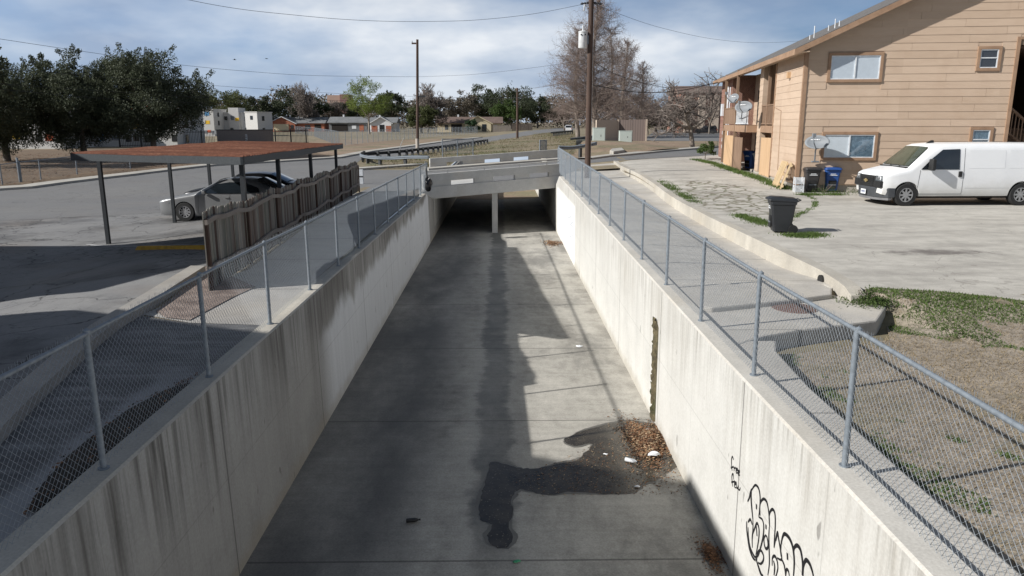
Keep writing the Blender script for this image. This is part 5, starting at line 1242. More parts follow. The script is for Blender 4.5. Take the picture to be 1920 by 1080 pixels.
L = 21.14; ftop = lambda s: 1.36-.17*s/L+.035*math.sin(s*1.7)+.02*math.sin(s*4.1); fbot = lambda s: .02-.12*S(14, 21, s)
b = MB(); s = 0; r = random.Random(6)
while s < L:
    w = .1405; a = r.uniform(-.012, .012); zt = ftop(s)+r.uniform(-.02, .02); c = .03; zb = fbot(s)-.05
    vs = [(a, s+.003, zb), (a, s+w-.003, zb), (a, s+w-.003, zt-c), (a, s+w-.003-c, zt), (a, s+.003+c, zt), (a, s+.003, zt-c)]
    b.hexa(vs, [(x-.018, y_, z_) for x, y_, z_ in vs]); s += w
b.build('picket_panel', M['picket'], wf)
for zo, nm in ((-.22, 'top_rail'), (-1.05, 'bottom_rail')):
    b = MB(); n_ = 44; vs = []
    for i in range(n_+1):
        s = L*i/n_; z = ftop(s)+zo+.012*math.sin(s*3.1+1); u = .02+.006*math.sin(s*2.3)
        vs += [(u, s, z), (u+.05, s, z), (u+.05, s, z+.085), (u, s, z+.085)]
    b.add(vs, [(4*i+k, 4*i+(k+1) % 4, 4*i+4+(k+1) % 4, 4*i+4+k) for i in range(n_) for k in range(4)]+[(0, 1, 2, 3), (4*n_, 4*n_+3, 4*n_+2, 4*n_+1)])
    b.build(nm, M['fencewood'], wf)
for i in range(9):
    s = .06+L*i/8.03; MB().box(.01, .06, s-.04, s+.04, fbot(s)-.1, ftop(s)-.12).build('post', plain('dark fence post', (.075, .045, .032), .9) if i == 0 else bpy.data.materials['dark fence post'], wf)
b = MB(); q = gp(250, 470); q2 = gp(390, 469)
d = (q2-q).normalized(); nn = Vector((-d.y, d.x, 0))*.17
vs0 = [q-Vector((0, 0, .03)), q2-Vector((0, 0, .03)), q2+nn-Vector((0, 0, .03)), q+nn-Vector((0, 0, .03))]
b.hexa(vs0, [q+d*.12+nn*.2+Vector((0, 0, .11)), q2-d*.03+nn*.2+Vector((0, 0, .11)), q2-d*.03+nn*.8+Vector((0, 0, .11)), q+d*.12+nn*.8+Vector((0, 0, .11))])
M['yellow'] = plain('worn yellow paint', (.52, .30, .03), .75, .3)
tag(b.build('parking_stop', M['yellow'], bevel=.015), 'yellow painted concrete parking stop under the carport edge', 'parking stop')
M['paintline'] = plain('worn white line', (.42, .42, .42), .8, .3, 12)
a_, c_ = gp(160, 459.5), gp(392, 460); dd = (c_-a_).normalized(); nn = Vector((-dd.y, dd.x, 0))*.10
drape('parking_line', [(a_.x, a_.y), (c_.x, c_.y), (c_.x+nn.x, c_.y+nn.y), (a_.x+nn.x, a_.y+nn.y)], M['paintline'], .014, .75)

# manhole, bag on the fence, unseen neighbours added outside the frame to shade the lots
g = G('rusty cast iron'); p = g.pos(True); ck = g.n('ShaderNodeTexChecker', Vector=p, Scale=24.0, Color1=(.10, .055, .045), Color2=(.17, .095, .075))
M['iron'] = g.out(g.mix(g.ramp(g.noise(p, 6, 4), [(.4, 0), (.7, .6)]), ck.outputs['Color'], (.2, .14, .11)), .7, ck.outputs['Fac'], .5, .01)
q = zp(1490, 578, -.1); mh = MB(); mh.lathe([(.001, .012), (.31, .012), (.33, .004), (.36, .004), (.37, -.02)], (0, 0, 0), (0, 0, 1), 32)
o = mh.build('manhole_cover', M['iron'], smooth=30); o.location = (q.x, q.y, -.097); tag(o, 'round rusty manhole cover in the pale slab behind the fence', 'manhole')
bg_ = MB(); r = random.Random(4); c = Vector((XL+.12, 34.2, zl(34.2)+.32))
NR = 12
for i in range(NR+1):
    th = math.pi*i/NR
    for k in range(14):
        ph = 6.2832*k/14; e = 1+.22*math.sin(3*ph+i)+.12*r.random()
        bg_.v.append((c.x+.17*math.sin(th)*math.cos(ph)*e, c.y+.25*math.sin(th)*math.sin(ph)*e, c.z-.3*math.cos(th)*e*.9))
for i in range(NR):
    for k in range(14): bg_.f.append((i*14+k, i*14+(k+1) % 14, i*14+14+(k+1) % 14, i*14+14+k)); bg_.mi.append(0)
bgo = bg_.build('bag', plain('black bin liner', (.012, .012, .014), .3), smooth=50); tag(bgo, 'black bag with loose straps hanging on the fence end by the bridge', 'bag')
MB().tube([c+Vector((-.05, .1, .25)), c+Vector((-.1, .25, .7)), c+Vector((-.14, .4, 1.0))], .035, 5).build('strap', bpy.data.materials['black bin liner'], bgo)
def neighbour(label, x0, x1, y0, y1, zw, ridge, along_x=True):
    t = thing('apartment_building', label, 'building', ((x0+x1)/2, (y0+y1)/2, 0))
    X, Y = (x1-x0)/2, (y1-y0)/2; b = MB(); b.box(-X, X, -Y, Y, -.6, zw); b.hexa([(-X, -Y, zw), (X, -Y, zw), (X, Y, zw), (-X, Y, zw)], [(-X, -.02, ridge-.1), (X, -.02, ridge-.1), (X, .02, ridge-.1), (-X, .02, ridge-.1)]); b.build('wall', M['siding'], t)
    rf = MB(); s = (ridge-zw)/Y
    for sg in (-1, 1): rf.hexa([(-X-.3, sg*(Y+.25), zw-.25*s), (X+.3, sg*(Y+.25), zw-.25*s), (X+.3, 0, ridge), (-X-.3, 0, ridge)], [(-X-.3, sg*(Y+.25), zw-.25*s+.12), (X+.3, sg*(Y+.25), zw-.25*s+.12), (X+.3, 0, ridge+.12), (-X-.3, 0, ridge+.12)])
    rf.build('roof', M['shingle'], t)
    for k in range(3):
        for zc in (1.2, 4.0):
            if zc+1.2 < zw: w = MB(); w.box(X+.002, X+.05, -Y+1+k*Y*.65, -Y+2.2+k*Y*.65, zc, zc+1.2); w.build('window', M['vanglass'], t)
def shed_block(label, x0, x1, prof):
    """block with a sloping end: profile (y, z) extruded along x"""
    t = thing('apartment_building', label, 'building', (0, 0, 0)); b = MB()
    b.hexa([(x0, y, z) for y, z in prof], [(x1, y, z) for y, z in prof]); b.build('wall', M['siding'], t)
    rf = MB(); n = len(prof)
    for i in range(n-1):
        (ya, za), (yb, zb) = prof[i], prof[i+1]
        if abs(yb-ya) > .5 and min(za, zb) > 1: rf.hexa([(x0-.1, ya, za+.002), (x1+.02, ya, za+.002), (x1+.02, yb, zb+.002), (x0-.1, yb, zb+.002)], [(x0-.1, ya, za+.12), (x1+.02, ya, za+.12), (x1+.02, yb, zb+.12), (x0-.1, yb, zb+.12)])
    rf.build('roof', M['shingle'], t)
    for y in (-3, .5, 4, 7.5):
        for z in (.9, 3.6): w = MB(); w.box(x1+.002, x1+.05, y-.6, y+.6, z, z+(1.3 if y < 7 else .8)); w.build('window', M['vanglass'], t)
shed_block('unseen tall tan block, added left of the near lot to shade it', -25.0, -14.0, [(-5, -.6), (-5, 8.6), (4.75, 8.6), (9.5, 4.45), (9.5, -.6)])  # profile shaped so its shadow covers the ramp and near channel floor
neighbour('unseen low tan building, added beside the parking lot to shade it', -24.0, -14.6, 11.35, 17.9, 4.4, 5.6)
# ================================================================== VEGETATION
def quads(C, U, W):
    """leaf quads with centres C and half axes U, W"""
    V = np.stack([C-U, C-W, C+U, C+W], 1).reshape(-1, 3); F = np.arange(len(V)).reshape(-1, 4); return V, F
def rand_dirs(r, n):
    v = r.normal(size=(n, 3)); return v/np.linalg.norm(v, axis=1, keepdims=True)
def tubes(P0, P1, R0, R1, k=3):
    d = P1-P0; d /= np.maximum(np.linalg.norm(d, axis=1, keepdims=True), 1e-6)
    a = np.where(np.abs(d[:, 2:3]) < .9, np.array([[0, 0, 1.]]), np.array([[1., 0, 0]])); u = np.cross(d, a); u /= np.linalg.norm(u, axis=1, keepdims=True); w = np.cross(d, u)
    V = []
    for P, Rr in ((P0, R0), (P1, R1)):
        for i in range(k):
            t = 2*math.pi*i/k; V.append(P+(u*math.cos(t)+w*math.sin(t))*Rr[:, None])
    V = np.stack(V, 1).reshape(-1, 3); base = np.arange(len(P0))[:, None]*2*k; i = np.arange(k)[None, :]; j = (i+1) % k
    F = np.stack([base+i, base+j, base+k+j, base+k+i], -1).reshape(-1, 4); return V, F
M['bark'] = mat_wood('grey brown bark', [(.075, .06, .048), (.13, .108, .088), (.19, .165, .14)], (5, 5, .8))
M['palebark'] = mat_wood('pale bark', [(.17, .14, .115), (.26, .22, .185), (.34, .295, .25)], (5, 5, .8))
M['twig'] = plain('reddish bare twigs', (.23, .175, .15), .9, .25, 1.5)
M['greytwig'] = plain('grey bare twigs', (.19, .16, .14), .9, .25, 1.5)
M['browntwig'] = plain('brown bare twigs', (.19, .15, .13), .9, .25, 1.5)
LEAF = {'oak': mat_leaf('dark oak leaves', (.042, .053, .031), (.12, .135, .083), .28), 'olive': mat_leaf('olive leaves', (.06, .072, .028), (.13, .145, .06)),
        'dark': mat_leaf('far dark leaves', (.03, .04, .022), (.075, .09, .045), .2), 'spring': mat_leaf('spring leaves', (.13, .17, .04), (.26, .32, .09), .45),
        'green': mat_leaf('mid green leaves', (.04, .068, .02), (.105, .155, .045)), 'greybrown': mat_leaf('grey brown sprays', (.10, .085, .065), (.18, .155, .12), .1),
        'bush': mat_leaf('glossy dark bush', (.015, .035, .016), (.05, .095, .04), .2)}
def leafy(label, base, H, W, zb, leaf, n, ls, seed, nc=26, lean=0.0, bark='bark', tr=.22, name='tree', group=None, droop=.8, cat='tree'):
    """tapered trunk, limbs to the clumps, thousands of leaf faces with gaps and ragged sprigs"""
    r = np.random.default_rng(seed); t = thing(name, label, cat, base, 0, group)
    cz = (H+zb)/2; hz = (H-zb)/2
    cl = []
    while len(cl) < nc:
        d = rand_dirs(r, 1)[0]; q = r.uniform(.15, 1.0)**.55
        p = np.array([d[0]*W/2*q, d[1]*W/2*q, cz+d[2]*hz*q])
        if p[2] < cz: p[:2] *= 1-.18*(cz-p[2])/hz
        cl.append(p)
    cl = np.array(cl); cs = r.uniform(.45, 1.15, nc)*W*.125
    idx = r.choice(nc, n, p=(cs**2)/(cs**2).sum()); off = rand_dirs(r, n)*(r.uniform(0, 1, n)**.45)[:, None]*cs[idx][:, None]*np.array([1.15, 1.15, droop])
    C = cl[idx]+off; k = n//6; m = 150                                   # sprigs: short leafy shoots standing out of the crown
    si = r.integers(0, nc, m); sd = rand_dirs(r, m); sd[:, 2] = np.abs(sd[:, 2])*.8+.25; ok = sd/np.linalg.norm(sd, axis=1, keepdims=True)
    w = r.integers(0, m, k); t_ = r.uniform(.55, 1.0, k)**.7; ln = (cs[si]*r.uniform(1.1, 1.7, m))
    C[:k] = cl[si[w]]+ok[w]*(t_*ln[w])[:, None]+rand_dirs(r, k)*(W*.018)
    U = rand_dirs(r, n)*(ls*r.uniform(.6, 1.3, n))[:, None]; Q = np.cross(U, rand_dirs(r, n)); Q /= np.maximum(np.linalg.norm(Q, axis=1, keepdims=True), 1e-6); Wd = Q*(ls*r.uniform(.3, .6, n))[:, None]
    np_mesh('crown', *quads(C, U, Wd), LEAF[leaf], t)
    b = MB(); fork = zb+.25*(H-zb)
    b.tube([(0, 0, -.3), (.02*H*lean, 0, fork*.5), (.05*H*lean, .02, fork)], [tr*1.25, tr*.9, tr*.65], 8)
    for i in range(min(nc, 14)):
        p = Vector(cl[i]); s = Vector((.05*H*lean, .02, fork*r.uniform(.65, 1.0))); m = s.lerp(p, .5)+Vector((0, 0, -.06*H))
        b.tube([s, m, p], [tr*.42, tr*.25, tr*.08], 5)
    b.build('trunk', M[bark], t, 60)
    return t
def bare(label, base, H, spread, seed, twig='greytwig', bark='palebark', levels=5, tr=.2, nb=5, up=.35, fork=.22, name='bare_tree', group=None, tw=.012, ang=.62):
    r = np.random.default_rng(seed); t = thing(name, label, 'tree', base, 0, group); segs = [[], []]
    def grow(p, d, L, rad, lv):
        n = 3; q = p
        for i in range(n):
            d2 = d+r.normal(size=3)*.13+np.array([0, 0, up*.18]); d2 /= np.linalg.norm(d2); e = q+d2*L/n
            r0, r1 = rad*(1-.28*i/n), rad*(1-.28*(i+1)/n); segs[0 if lv >= levels-1 else 1].append((q, e, max(tw, r0), max(tw*.8, r1))); q, d = e, d2
            if lv > 0 and i < n-1 and lv < levels:
                s = d2+r.normal(size=3)*.8; s /= np.linalg.norm(s); grow(q, s, L*r.uniform(.45, .7), rad*.45, lv-1)
        if lv > 0:
            for _ in range(nb if lv == levels else int(r.integers(2, 4))):
                s = d+rand_dirs(r, 1)[0]*ang*1.3*np.array([spread, spread, .9])+np.array([0, 0, up*.3]); s /= np.linalg.norm(s)
                grow(q, s, L*(r.uniform(.62, .85) if lv < levels else r.uniform(.85, 1.2)*(1-fork)*.52/fork*.62), rad*.62, lv-1)
    grow(np.zeros(3)-np.array([0, 0, .2]), np.array([0, 0, 1.]), H*fork, tr, levels)
    zmax = max(s[1][2] for q in segs for s in q); k = H/zmax
    for nm, q, m, kk in (('trunk', segs[0], M[bark], 6), ('crown', segs[1], M[twig], 3)):
        P0, P1 = np.array([s[0] for s in q])*k, np.array([s[1] for s in q])*k
        np_mesh(nm, *tubes(P0, P1, np.array([s[2] for s in q]), np.array([s[3] for s in q]), kk), m, t)
    return t
def cypress(label, base, H, W, seed, tr=.35, tw=.0115, group=None, nb=62, zb=.16):
    r = np.random.default_rng(seed); t = thing('bald_cypress', label, 'tree', base, 0, group); S1, S2 = [], []
    px = lambda z: np.array([.25*math.sin(z*.35+seed), .2*math.sin(z*.3), z])
    zs = np.linspace(-.3, H, 16)
    for a, c in zip(zs, zs[1:]): S1.append((px(a), px(c), tr*(1-a/H)**.8+.03, tr*max(0, 1-c/H)**.8+.03))
    for i in range(nb):
        f = zb+(1-zb)*(i+r.random())/nb; z = f*H*.985; L = (W/2)*(max(.02, 1-f)**.58)*r.uniform(.5, 1.15)+.35; a = r.uniform(0, 6.283)
        d = np.array([math.cos(a), math.sin(a), r.uniform(-.05, .5)+.5*f]); d /= np.linalg.norm(d); p = px(z); n = 6
        for k in range(n):
            d2 = d+r.normal(size=3)*.12; d2 /= np.linalg.norm(d2); e = p+d2*L/n; rad = .06*(1-f)*(1-k/n)+.013; S1.append((p, e, rad, rad*.8))
            for _ in range(4):
                s = d2*.8+rand_dirs(r, 1)[0]; s /= np.linalg.norm(s); l2 = min(1.9, L*.34)*r.uniform(.4, 1.3); m = p+(e-p)*r.random(); e2 = m+s*l2; S2.append((m, e2, tw, tw*.7))
                for _ in range(4):
                    s3 = s*.6+rand_dirs(r, 1)[0]; s3 /= np.linalg.norm(s3); m3 = m+(e2-m)*r.uniform(.2, 1); S2.append((m3, m3+s3*l2*r.uniform(.3, .75), tw*.8, tw*.6))
            p, d = e, d2
    for nm, q, m, kk in (('trunk', S1, M['palebark'], 6), ('crown', S2, M['twig'], 3)):
        np_mesh(nm, *tubes(np.array([s[0] for s in q]), np.array([s[1] for s in q]), np.array([s[2] for s in q]), np.array([s[3] for s in q]), kk), m, t)
    return t
def at(px, Y):
    q = yp(px, 240, Y); return Vector((q.x, Y, h(q.x, Y)))
def top(py, Y): return CAM_Z+(229-py)*Y/1436.0
OG = 'dark live oaks beyond the street'
for i, (px, Y, py, wpx, zb, lab) in enumerate(((5, 60, 106, 225, 1.9, 'dark live oak beyond the street, cut by the edge of the picture'), (152, 62, 96, 190, 2.0, 'dark live oak between two others, its trunk left of the carport roof corner'),
        (285, 64, 98, 205, 2.0, 'dark live oak nearest the rusty carport, its crown reaching out to the coloured flats'))):
    p = at(px, Y); leafy(lab, p, top(py, Y)-p.z-.6, wpx*1.12*Y/1436, zb-.75, 'oak', 85000, .085, 40+i, 110, group=OG, tr=.24)
p = at(-95, 52); leafy('dark live oak beyond the street, outside the picture', p, 8.5, 8.5, 2.2, 'oak', 9000, .2, 55, 34, group=OG)
FG = 'trees behind the distant houses'
far = [(425, 235, 166, 95, 'olive', 'round olive green tree above the flats with coloured panels'), (490, 250, 180, 62, 'dark', 'dark tree above the grey enclosure wall'), (540, 262, 172, 78, 'dark', 'dark tree above the orange brick house'),
       (592, 270, 180, 62, 'dark', 'dark tree beside the far brick tower'), (735, 285, 176, 62, 'dark', 'dark tree right of the bright green tree'), (858, 290, 175, 80, 'greybrown', 'grey brown thin tree left of the cream house roof'),
       (905, 296, 165, 86, 'dark', 'dark tree above the cream house gable'), (958, 288, 168, 100, 'dark', 'big dark tree behind the middle utility pole'), (950, 255, 192, 62, 'green', 'fresh green tree beside the cream house'),
       (1008, 300, 184, 60, 'dark', 'dark tree at the far end of the street'), (660, 300, 188, 60, 'dark', 'dark tree behind the bright green tree'), (790, 215, 196, 62, 'olive', 'olive tree behind the tall pole in front of the cream house'),
       (1045, 330, 196, 50, 'greybrown', 'pale thin tree far down the street'), (1230, 170, 205, 70, 'olive', 'olive bushy tree behind the dumpster enclosure'), (345, 260, 178, 90, 'dark', 'dark tree behind the live oaks')]
for i, (px, Y, py, wpx, lf, lab) in enumerate(far):
    p = at(px, Y); Hh = top(py, Y)-p.z; leafy(lab, p, Hh, wpx*Y/1436, Hh*.16, lf, 11000, .26*Y/260, 70+i, 40, group=FG, tr=.3)
p = at(692, 200); leafy('bright spring green tree standing before the grey roofed houses', p, top(153, 200)-p.z, 88*200/1436, 3.2, 'spring', 14000, .15, 90, 44, tr=.28, bark='palebark')
p = at(883, 215); leafy('small dark round bush tree before the cream house', p, 3.4, 5.0, .5, 'bush', 1800, .25, 91, 16, tr=.12, cat='bush', name='bush')
for i, (px, Y, py, sp, lab) in enumerate(((570, 255, 152, 1.2, 'bare grey tree rising over the dark trees above the brick house'), (802, 225, 156, 1.3, 'bare grey tree right of the tall leaning pole'), (632, 290, 188, 1.0, 'bare grey tree before the far brick tower'))):
    p = at(px, Y); bare(lab, p, top(py, Y)-p.z, sp, 20+i, 'greytwig', 'bark', 6, .3, 5, .4, .2, tw=.05, group='bare trees behind the houses')
# far tree line
r = np.random.default_rng(77); n = 80000; X = r.uniform(-270, 270, n); Y = r.uniform(335, 365, n); hh = 12.5+2.4*np.sin(X*.045)+2.2*np.sin(X*.13+1)+1.6*np.sin(X*.31)+r.normal(size=n)*.8
C = np.stack([X, Y, hh*r.uniform(0, 1, n)**.7], -1); U = rand_dirs(r, n)*r.uniform(.3, .85, n)[:, None]; Wd = np.cross(U, rand_dirs(r, n))*.6
o = np_mesh('distant_wood', *quads(C, U, Wd), LEAF['greybrown']); tag(o, 'distant wood along the horizon', 'wood', kind='stuff')
# right hand trees
p = at(1112, 112); cypress('tall bare bald cypress behind the utility pole', p, top(6, 112)-p.z, 200*112/1436, 1, .42, nb=170, zb=.10, group='bare bald cypresses')
p = at(1081, 116); cypress('bare bald cypress left of the utility pole, lower than its neighbour', p, top(62, 116)-p.z, 135*116/1436, 2, .36, nb=105, group='bare bald cypresses')
p = at(1168, 125); cypress('bare bald cypress above the dumpster enclosure', p, top(82, 125)-p.z, 140*125/1436, 3, .36, nb=95, group='bare bald cypresses')
p = at(1142, 140); cypress('bare bald cypress behind the tall one', p, top(60, 140)-p.z, 130*140/1436, 4, .36, nb=80, group='bare bald cypresses')
p = at(1200, 140); cypress('shorter bare bald cypress right of the enclosure', p, top(122, 140)-p.z, 120*140/1436, 5, .3, nb=70, group='bare bald cypresses')
p = gp(1298, 277); bare('bare pale branched tree on the dirt beside the right street', p, top(136, p.y)-p.z+.2, 1.9, 31, 'greytwig', 'palebark', 5, .26, 5, .30, .24, tw=.016, ang=.85)
for i, (px, Y, py) in enumerate(((1060, 150, 172), (1215, 150, 170), (1250, 158, 168), (1330, 150, 160), (1285, 175, 176), (1185, 165, 172))):
    p = at(px, Y); bare(['low brown bare tree at the street beyond the middle pole', 'brown bare tree right of the dumpster enclosure', 'brown bare tree behind the asphalt lot, left of the pale tree', 'brown bare tree partly behind the apartment building',
        'brown bare tree behind the pale branched tree', 'brown bare tree behind the dumpster enclosure'][i], p, top(py, Y)-p.z, 1.6, 60+i, 'browntwig', 'bark', 4, .2, 5, .3, .2, tw=.03, group='low brown bare trees', ang=.8)
# grass
def blades(name, pts, hgt, wid, mat, seed, lean=.5):
    r = np.random.default_rng(seed); n = len(pts); a = r.uniform(0, 6.283, n); H = hgt*r.uniform(.4, 1.25, n)
    w = np.stack([np.cos(a), np.sin(a), np.zeros(n)], -1)*(wid*r.uniform(.6, 1.3, n))[:, None]; b = r.uniform(0, 6.283, n); ln = lean*H*r.uniform(.3, 1.6, n)
    tip = pts+np.stack([np.cos(b)*ln, np.sin(b)*ln, H], -1); V = np.stack([pts-w, pts+w, tip], 1).reshape(-1, 3)
    o = np_mesh(name, V, np.arange(len(V)).reshape(-1, 3), mat); o['kind'] = 'stuff'; return o
def inpoly(X, Y, P):
    c = np.zeros(len(X), bool); j = len(P)-1
    for i in range(len(P)):
        xi, yi, xj, yj = *P[i], *P[j]; c ^= ((yi > Y) != (yj > Y)) & (X < (xj-xi)*(Y-yi)/((yj-yi) or 1e-9)+xi); j = i
    return c
hv = np.vectorize(h)
def vn(X, Y, s, k=0):
    return (np.sin(X*s+k)+np.sin(Y*s*1.13+k*2)+np.sin((X+Y)*s*.71+k)+np.sin((X-Y)*s*1.7+3*k)+np.sin(X*s*2.9+Y*s*2.1+k))/5
M['drygrass'] = mat_leaf('dry grass blades', (.20, .155, .095), (.36, .29, .19), .2); M['greengrass'] = mat_leaf('green grass blades', (.05, .085, .02), (.13, .19, .05), .3)
M['bankgrass'] = mat_leaf('straw grass', (.13, .11, .065), (.25, .205, .125), .2)
r = np.random.default_rng(5); lawn = [(3.62, 2), (3.62, 6), (3.7, 8.5), (3.95, 10.0), (5.9, 10.85), (6.35, 11.7), (6.1, 12.6), (6.7, 13.0), (7.72, 12.66), (8.8, 12.0), (12, 11.7), (12, 2)]
n = 150000; X = r.uniform(3.6, 11, n); Y = r.uniform(2.5, 13, n); k = inpoly(X, Y, lawn); X, Y = X[k], Y[k]
dist_edge = np.minimum(np.abs(Y-(13.9-.17*X)), 9)      # towards the driveway
green = (np.exp(-dist_edge*1.3)*1.15+.8*np.exp(-((X-7.0)**2+(Y-11.2)**2)/1.4)+1.0*np.exp(-((X-3.9)/.3)**2)*(vn(X, Y, 2.6, 1) > -.12)+.55*vn(X, Y, 1.3, 2)+.5*np.clip(vn(X, Y, 4.7, 5), -1, 1)) > .62
pts = np.stack([X, Y, hv(X, Y)+.024], -1); sel = r.random(len(X))
blades('dry_grass', pts[~green & (sel < .55)], .035, .006, M['drygrass'], 1, 1.1)
blades('green_grass', pts[green], .04, .010, M['greengrass'], 2, .7)
def strip(name, px, width, n, hgt, seed, wid=.012, mat='greengrass'):
    P = [gp(*q) for q in px]; r = np.random.default_rng(seed); out = []
    L = [0]
    for a, c in zip(P, P[1:]): L.append(L[-1]+(c-a).length)
    for _ in range(n):
        s = r.random()*L[-1]; i = max(j for j in range(len(P)-1) if L[j] <= s); f = (s-L[i])/(L[i+1]-L[i]); q = P[i].lerp(P[i+1], f)
        if math.sin(s*2.1+seed)+.8*math.sin(s*5.3)+.6*math.sin(s*13) < r.uniform(-1.4, .5): continue
        x, y = q.x+r.normal()*width*.5, q.y+r.normal()*width*.55; out.append((x, y, h(x, y)+.005))
    return blades(name, np.array(out), hgt, wid, M[mat], seed, .5)
strip('green_grass', [(1305, 300), (1345, 309), (1400, 328), (1440, 342), (1478, 357)], .42, 9000, .13, 3, .016)
strip('green_grass', [(1238, 340), (1262, 356), (1290, 372), (1306, 382)], .34, 3000, .07, 4)
strip('green_grass', [(1385, 404), (1415, 414), (1440, 424)], .3, 2600, .08, 5)
strip('green_grass', [(1480, 442), (1505, 444), (1535, 440)], .32, 2600, .07, 6)
strip('green_grass', [(1508, 364), (1530, 376), (1528, 388), (1500, 402), (1480, 416)], .12, 1500, .06, 7)
strip('green_grass', [(1500, 366), (1540, 366), (1588, 366)], .2, 1800, .1, 8)
q = gp(1600, 545); n = 900; r = np.random.default_rng(8)
def weed(label, x, y, W, H, seed, n=900, leaf='green'):
    r = np.random.default_rng(seed); t = thing('weed', label, 'plant', (x, y, max(-.09, h(x, y))), 0)
    C = r.normal(size=(n, 3))*np.array([W*.4, W*.4, 0]); C[:, 2] = np.abs(r.normal(size=n))*H*.45*np.exp(-(C[:, 0]**2+C[:, 1]**2)/(W*W*.35))+.02; U = rand_dirs(r, n)*.024; Wd = np.cross(U, rand_dirs(r, n))*.5
    np_mesh('leaves', *quads(C, U, Wd), LEAF[leaf], t)
    b = MB()
    for i in range(9): a = 6.28*i/9; b.tube([(0, 0, 0), (.2*W*math.cos(a), .2*W*math.sin(a), H*.5), (.35*W*math.cos(a), .35*W*math.sin(a), H*.9)], .006, 4)
    b.build('stems', M['browntwig'], t)
weed('leafy green weed growing at the end of the low concrete wall', 6.2, 12.2, .45, .24, 1, 1500)
weed('weed clump beside the blue bin under the front window', *gp(1596, 360)[:2], .9, .4, 2); weed('weed clump before the bins at the front window', *gp(1545, 362)[:2], .9, .4, 3)
p = gp(1322, 299); leafy('small leafy shrub at the near corner of the brick wall end', p, 1.25, 1.6, .15, 'green', 1500, .07, 12, 14, tr=.03, name='shrub', cat='shrub')
r = np.random.default_rng(15); bp_ = [P2(q) for q in n_far[:-1]]; BP = [(-8.6, 50)]+bp_+[P2(gp(1085, 250)), P2(gp(1090, 283)), (5.2, 56), (3.2, 66), (-3.6, 66), (-3.7, 51)]
n = 90000; X = r.uniform(-11, 22, n); Y = 50+r.uniform(0, 1, n)**1.6*170; k = inpoly(X, Y, BP); X, Y = X[k], Y[k]; kk = vn(X, Y, .5, 3)+r.normal(size=len(X))*.25
pts = np.stack([X, Y, hv(X, Y)], -1)[kk > .0]; blades('dry_grass', pts, .2, .022, M['bankgrass'], 9, .5)
k2 = kk > .5; blades('green_grass', np.stack([X, Y, hv(X, Y)], -1)[k2], .2, .022, M['greengrass'], 10, .5)
r = np.random.default_rng(16); n = 9000; X = r.uniform(-60, -19, n); Y = r.uniform(32, 75, n); kl = inpoly(X, Y, leafp+[(-14, 75), (-40, 92), (-80, 70), (-100, 45)])
b_ = np.stack([X, Y, hv(X, Y)+.03], -1)[kl]; U = rand_dirs(r, len(b_))*np.array([.09, .09, .03]); V, F = quads(b_, U, np.cross(U, np.array([0, 0, 1.]))*.7); o = np_mesh('fallen_leaves', V, F, M['leaf_brown'][0]); o['kind'] = 'stuff'

# ================================================================== POLES AND WIRES
M['polewood'] = mat_wood('brown creosoted pole', [(.035, .022, .017), (.075, .046, .034), (.115, .075, .055)], (6, 6, .5))
M['greypole'] = mat_wood('dark weathered pole', [(.045, .035, .03), (.085, .066, .055), (.12, .095, .08)], (6, 6, .5))
M['cable'] = plain('black cable', (.02, .02, .022), .6); M['porcelain'] = plain('pale grey porcelain', (.55, .56, .57), .35); M['tank'] = plain('pale grey transformer paint', (.62, .63, .63), .45, .12)
PB = Vector((yp(1102, 307, 37.8).x, 37.8, 0)); PB.z = h(PB.x, PB.y)-.3
pt = yp(1100.5, -25, 37.8)
p1_ = thing('utility_pole', 'tall dark brown utility pole carrying a grey transformer, beside the bridge', 'utility pole', PB)
MB().tube([(0, 0, 0), (0, 0, pt.z-PB.z)], [.155, .125], 12).build('pole', M['polewood'], p1_, 60)
tz = yp(1100, 75, 37.8).z-PB.z
tf = MB(); tf.lathe([(.001, -.38), (.20, -.38), (.21, -.36), (.21, .33), (.225, .34), (.225, .38), (.12, .42), (.001, .43)], (-.375, -.05, tz), (0, 0, 1), 20); tfo = tf.build('transformer', M['tank'], p1_, 40)
MB().lathe([(.001, .42), (.05, .42), (.035, .5), (.06, .52), (.035, .56), (.05, .60), (.02, .68), (.001, .69)], (-.37, -.05, tz), (0, 0, 1), 10).build('bushing', M['porcelain'], tfo, 50)
MB().box(-.2, -.1, -.1, .0, -.2, .2, Matrix.Translation((0, 0, tz))).build('bracket', M['galv'], tfo)
for s in (-.1, .1): MB().disc((-.375+s, -.25, tz+.22), (0, -1, 0), .035, 8, th=.03).build('terminal', M['cable'], tfo)
fz_ = MB(); z1 = yp(1100, 13, 37.8).z-PB.z; fz_.tube([(-.12, -.05, z1), (-.32, -.08, z1+.03)], .02, 6); fz_.tube([(-.32, -.08, z1+.1), (-.36, -.1, z1-.2)], .035, 8); fz_.build('fuse_cutout', M['porcelain'], p1_)
for s in (-1, 1):
    zz1 = yp(1100, 5, 37.8).z-PB.z; MB().lathe([(.03, 0), (.06, .08), (.03, .12), (.06, .2), (.03, .24), (.06, .32), (.02, .4)], (s*.12, 0, zz1), (s, 0, -.15), 8).build('insulator', M['cable'], p1_, 50)
MB().tube([(.13, -.05, .3), (.12, -.05, pt.z-PB.z-1)], .015, 5).build('ground_wire', M['whitealu'], p1_)
q = gp(783, 285); p2_ = thing('utility_pole', 'plain brown utility pole with a pale sleeve at its foot, beyond the guardrail', 'utility pole', (q.x, q.y, q.z))
t2 = yp(782.5, 74, q.y); MB().tube([(0, 0, 0), (t2.x-q.x, 0, t2.z-q.z)], [.16, .12], 10).build('pole', M['polewood'], p2_, 60)
MB().tube([(0, 0, 0), (0, 0, 1.35)], .185, 10).build('pale_sleeve', plain('pale concrete sleeve', (.42, .37, .32), .8), p2_, 60)
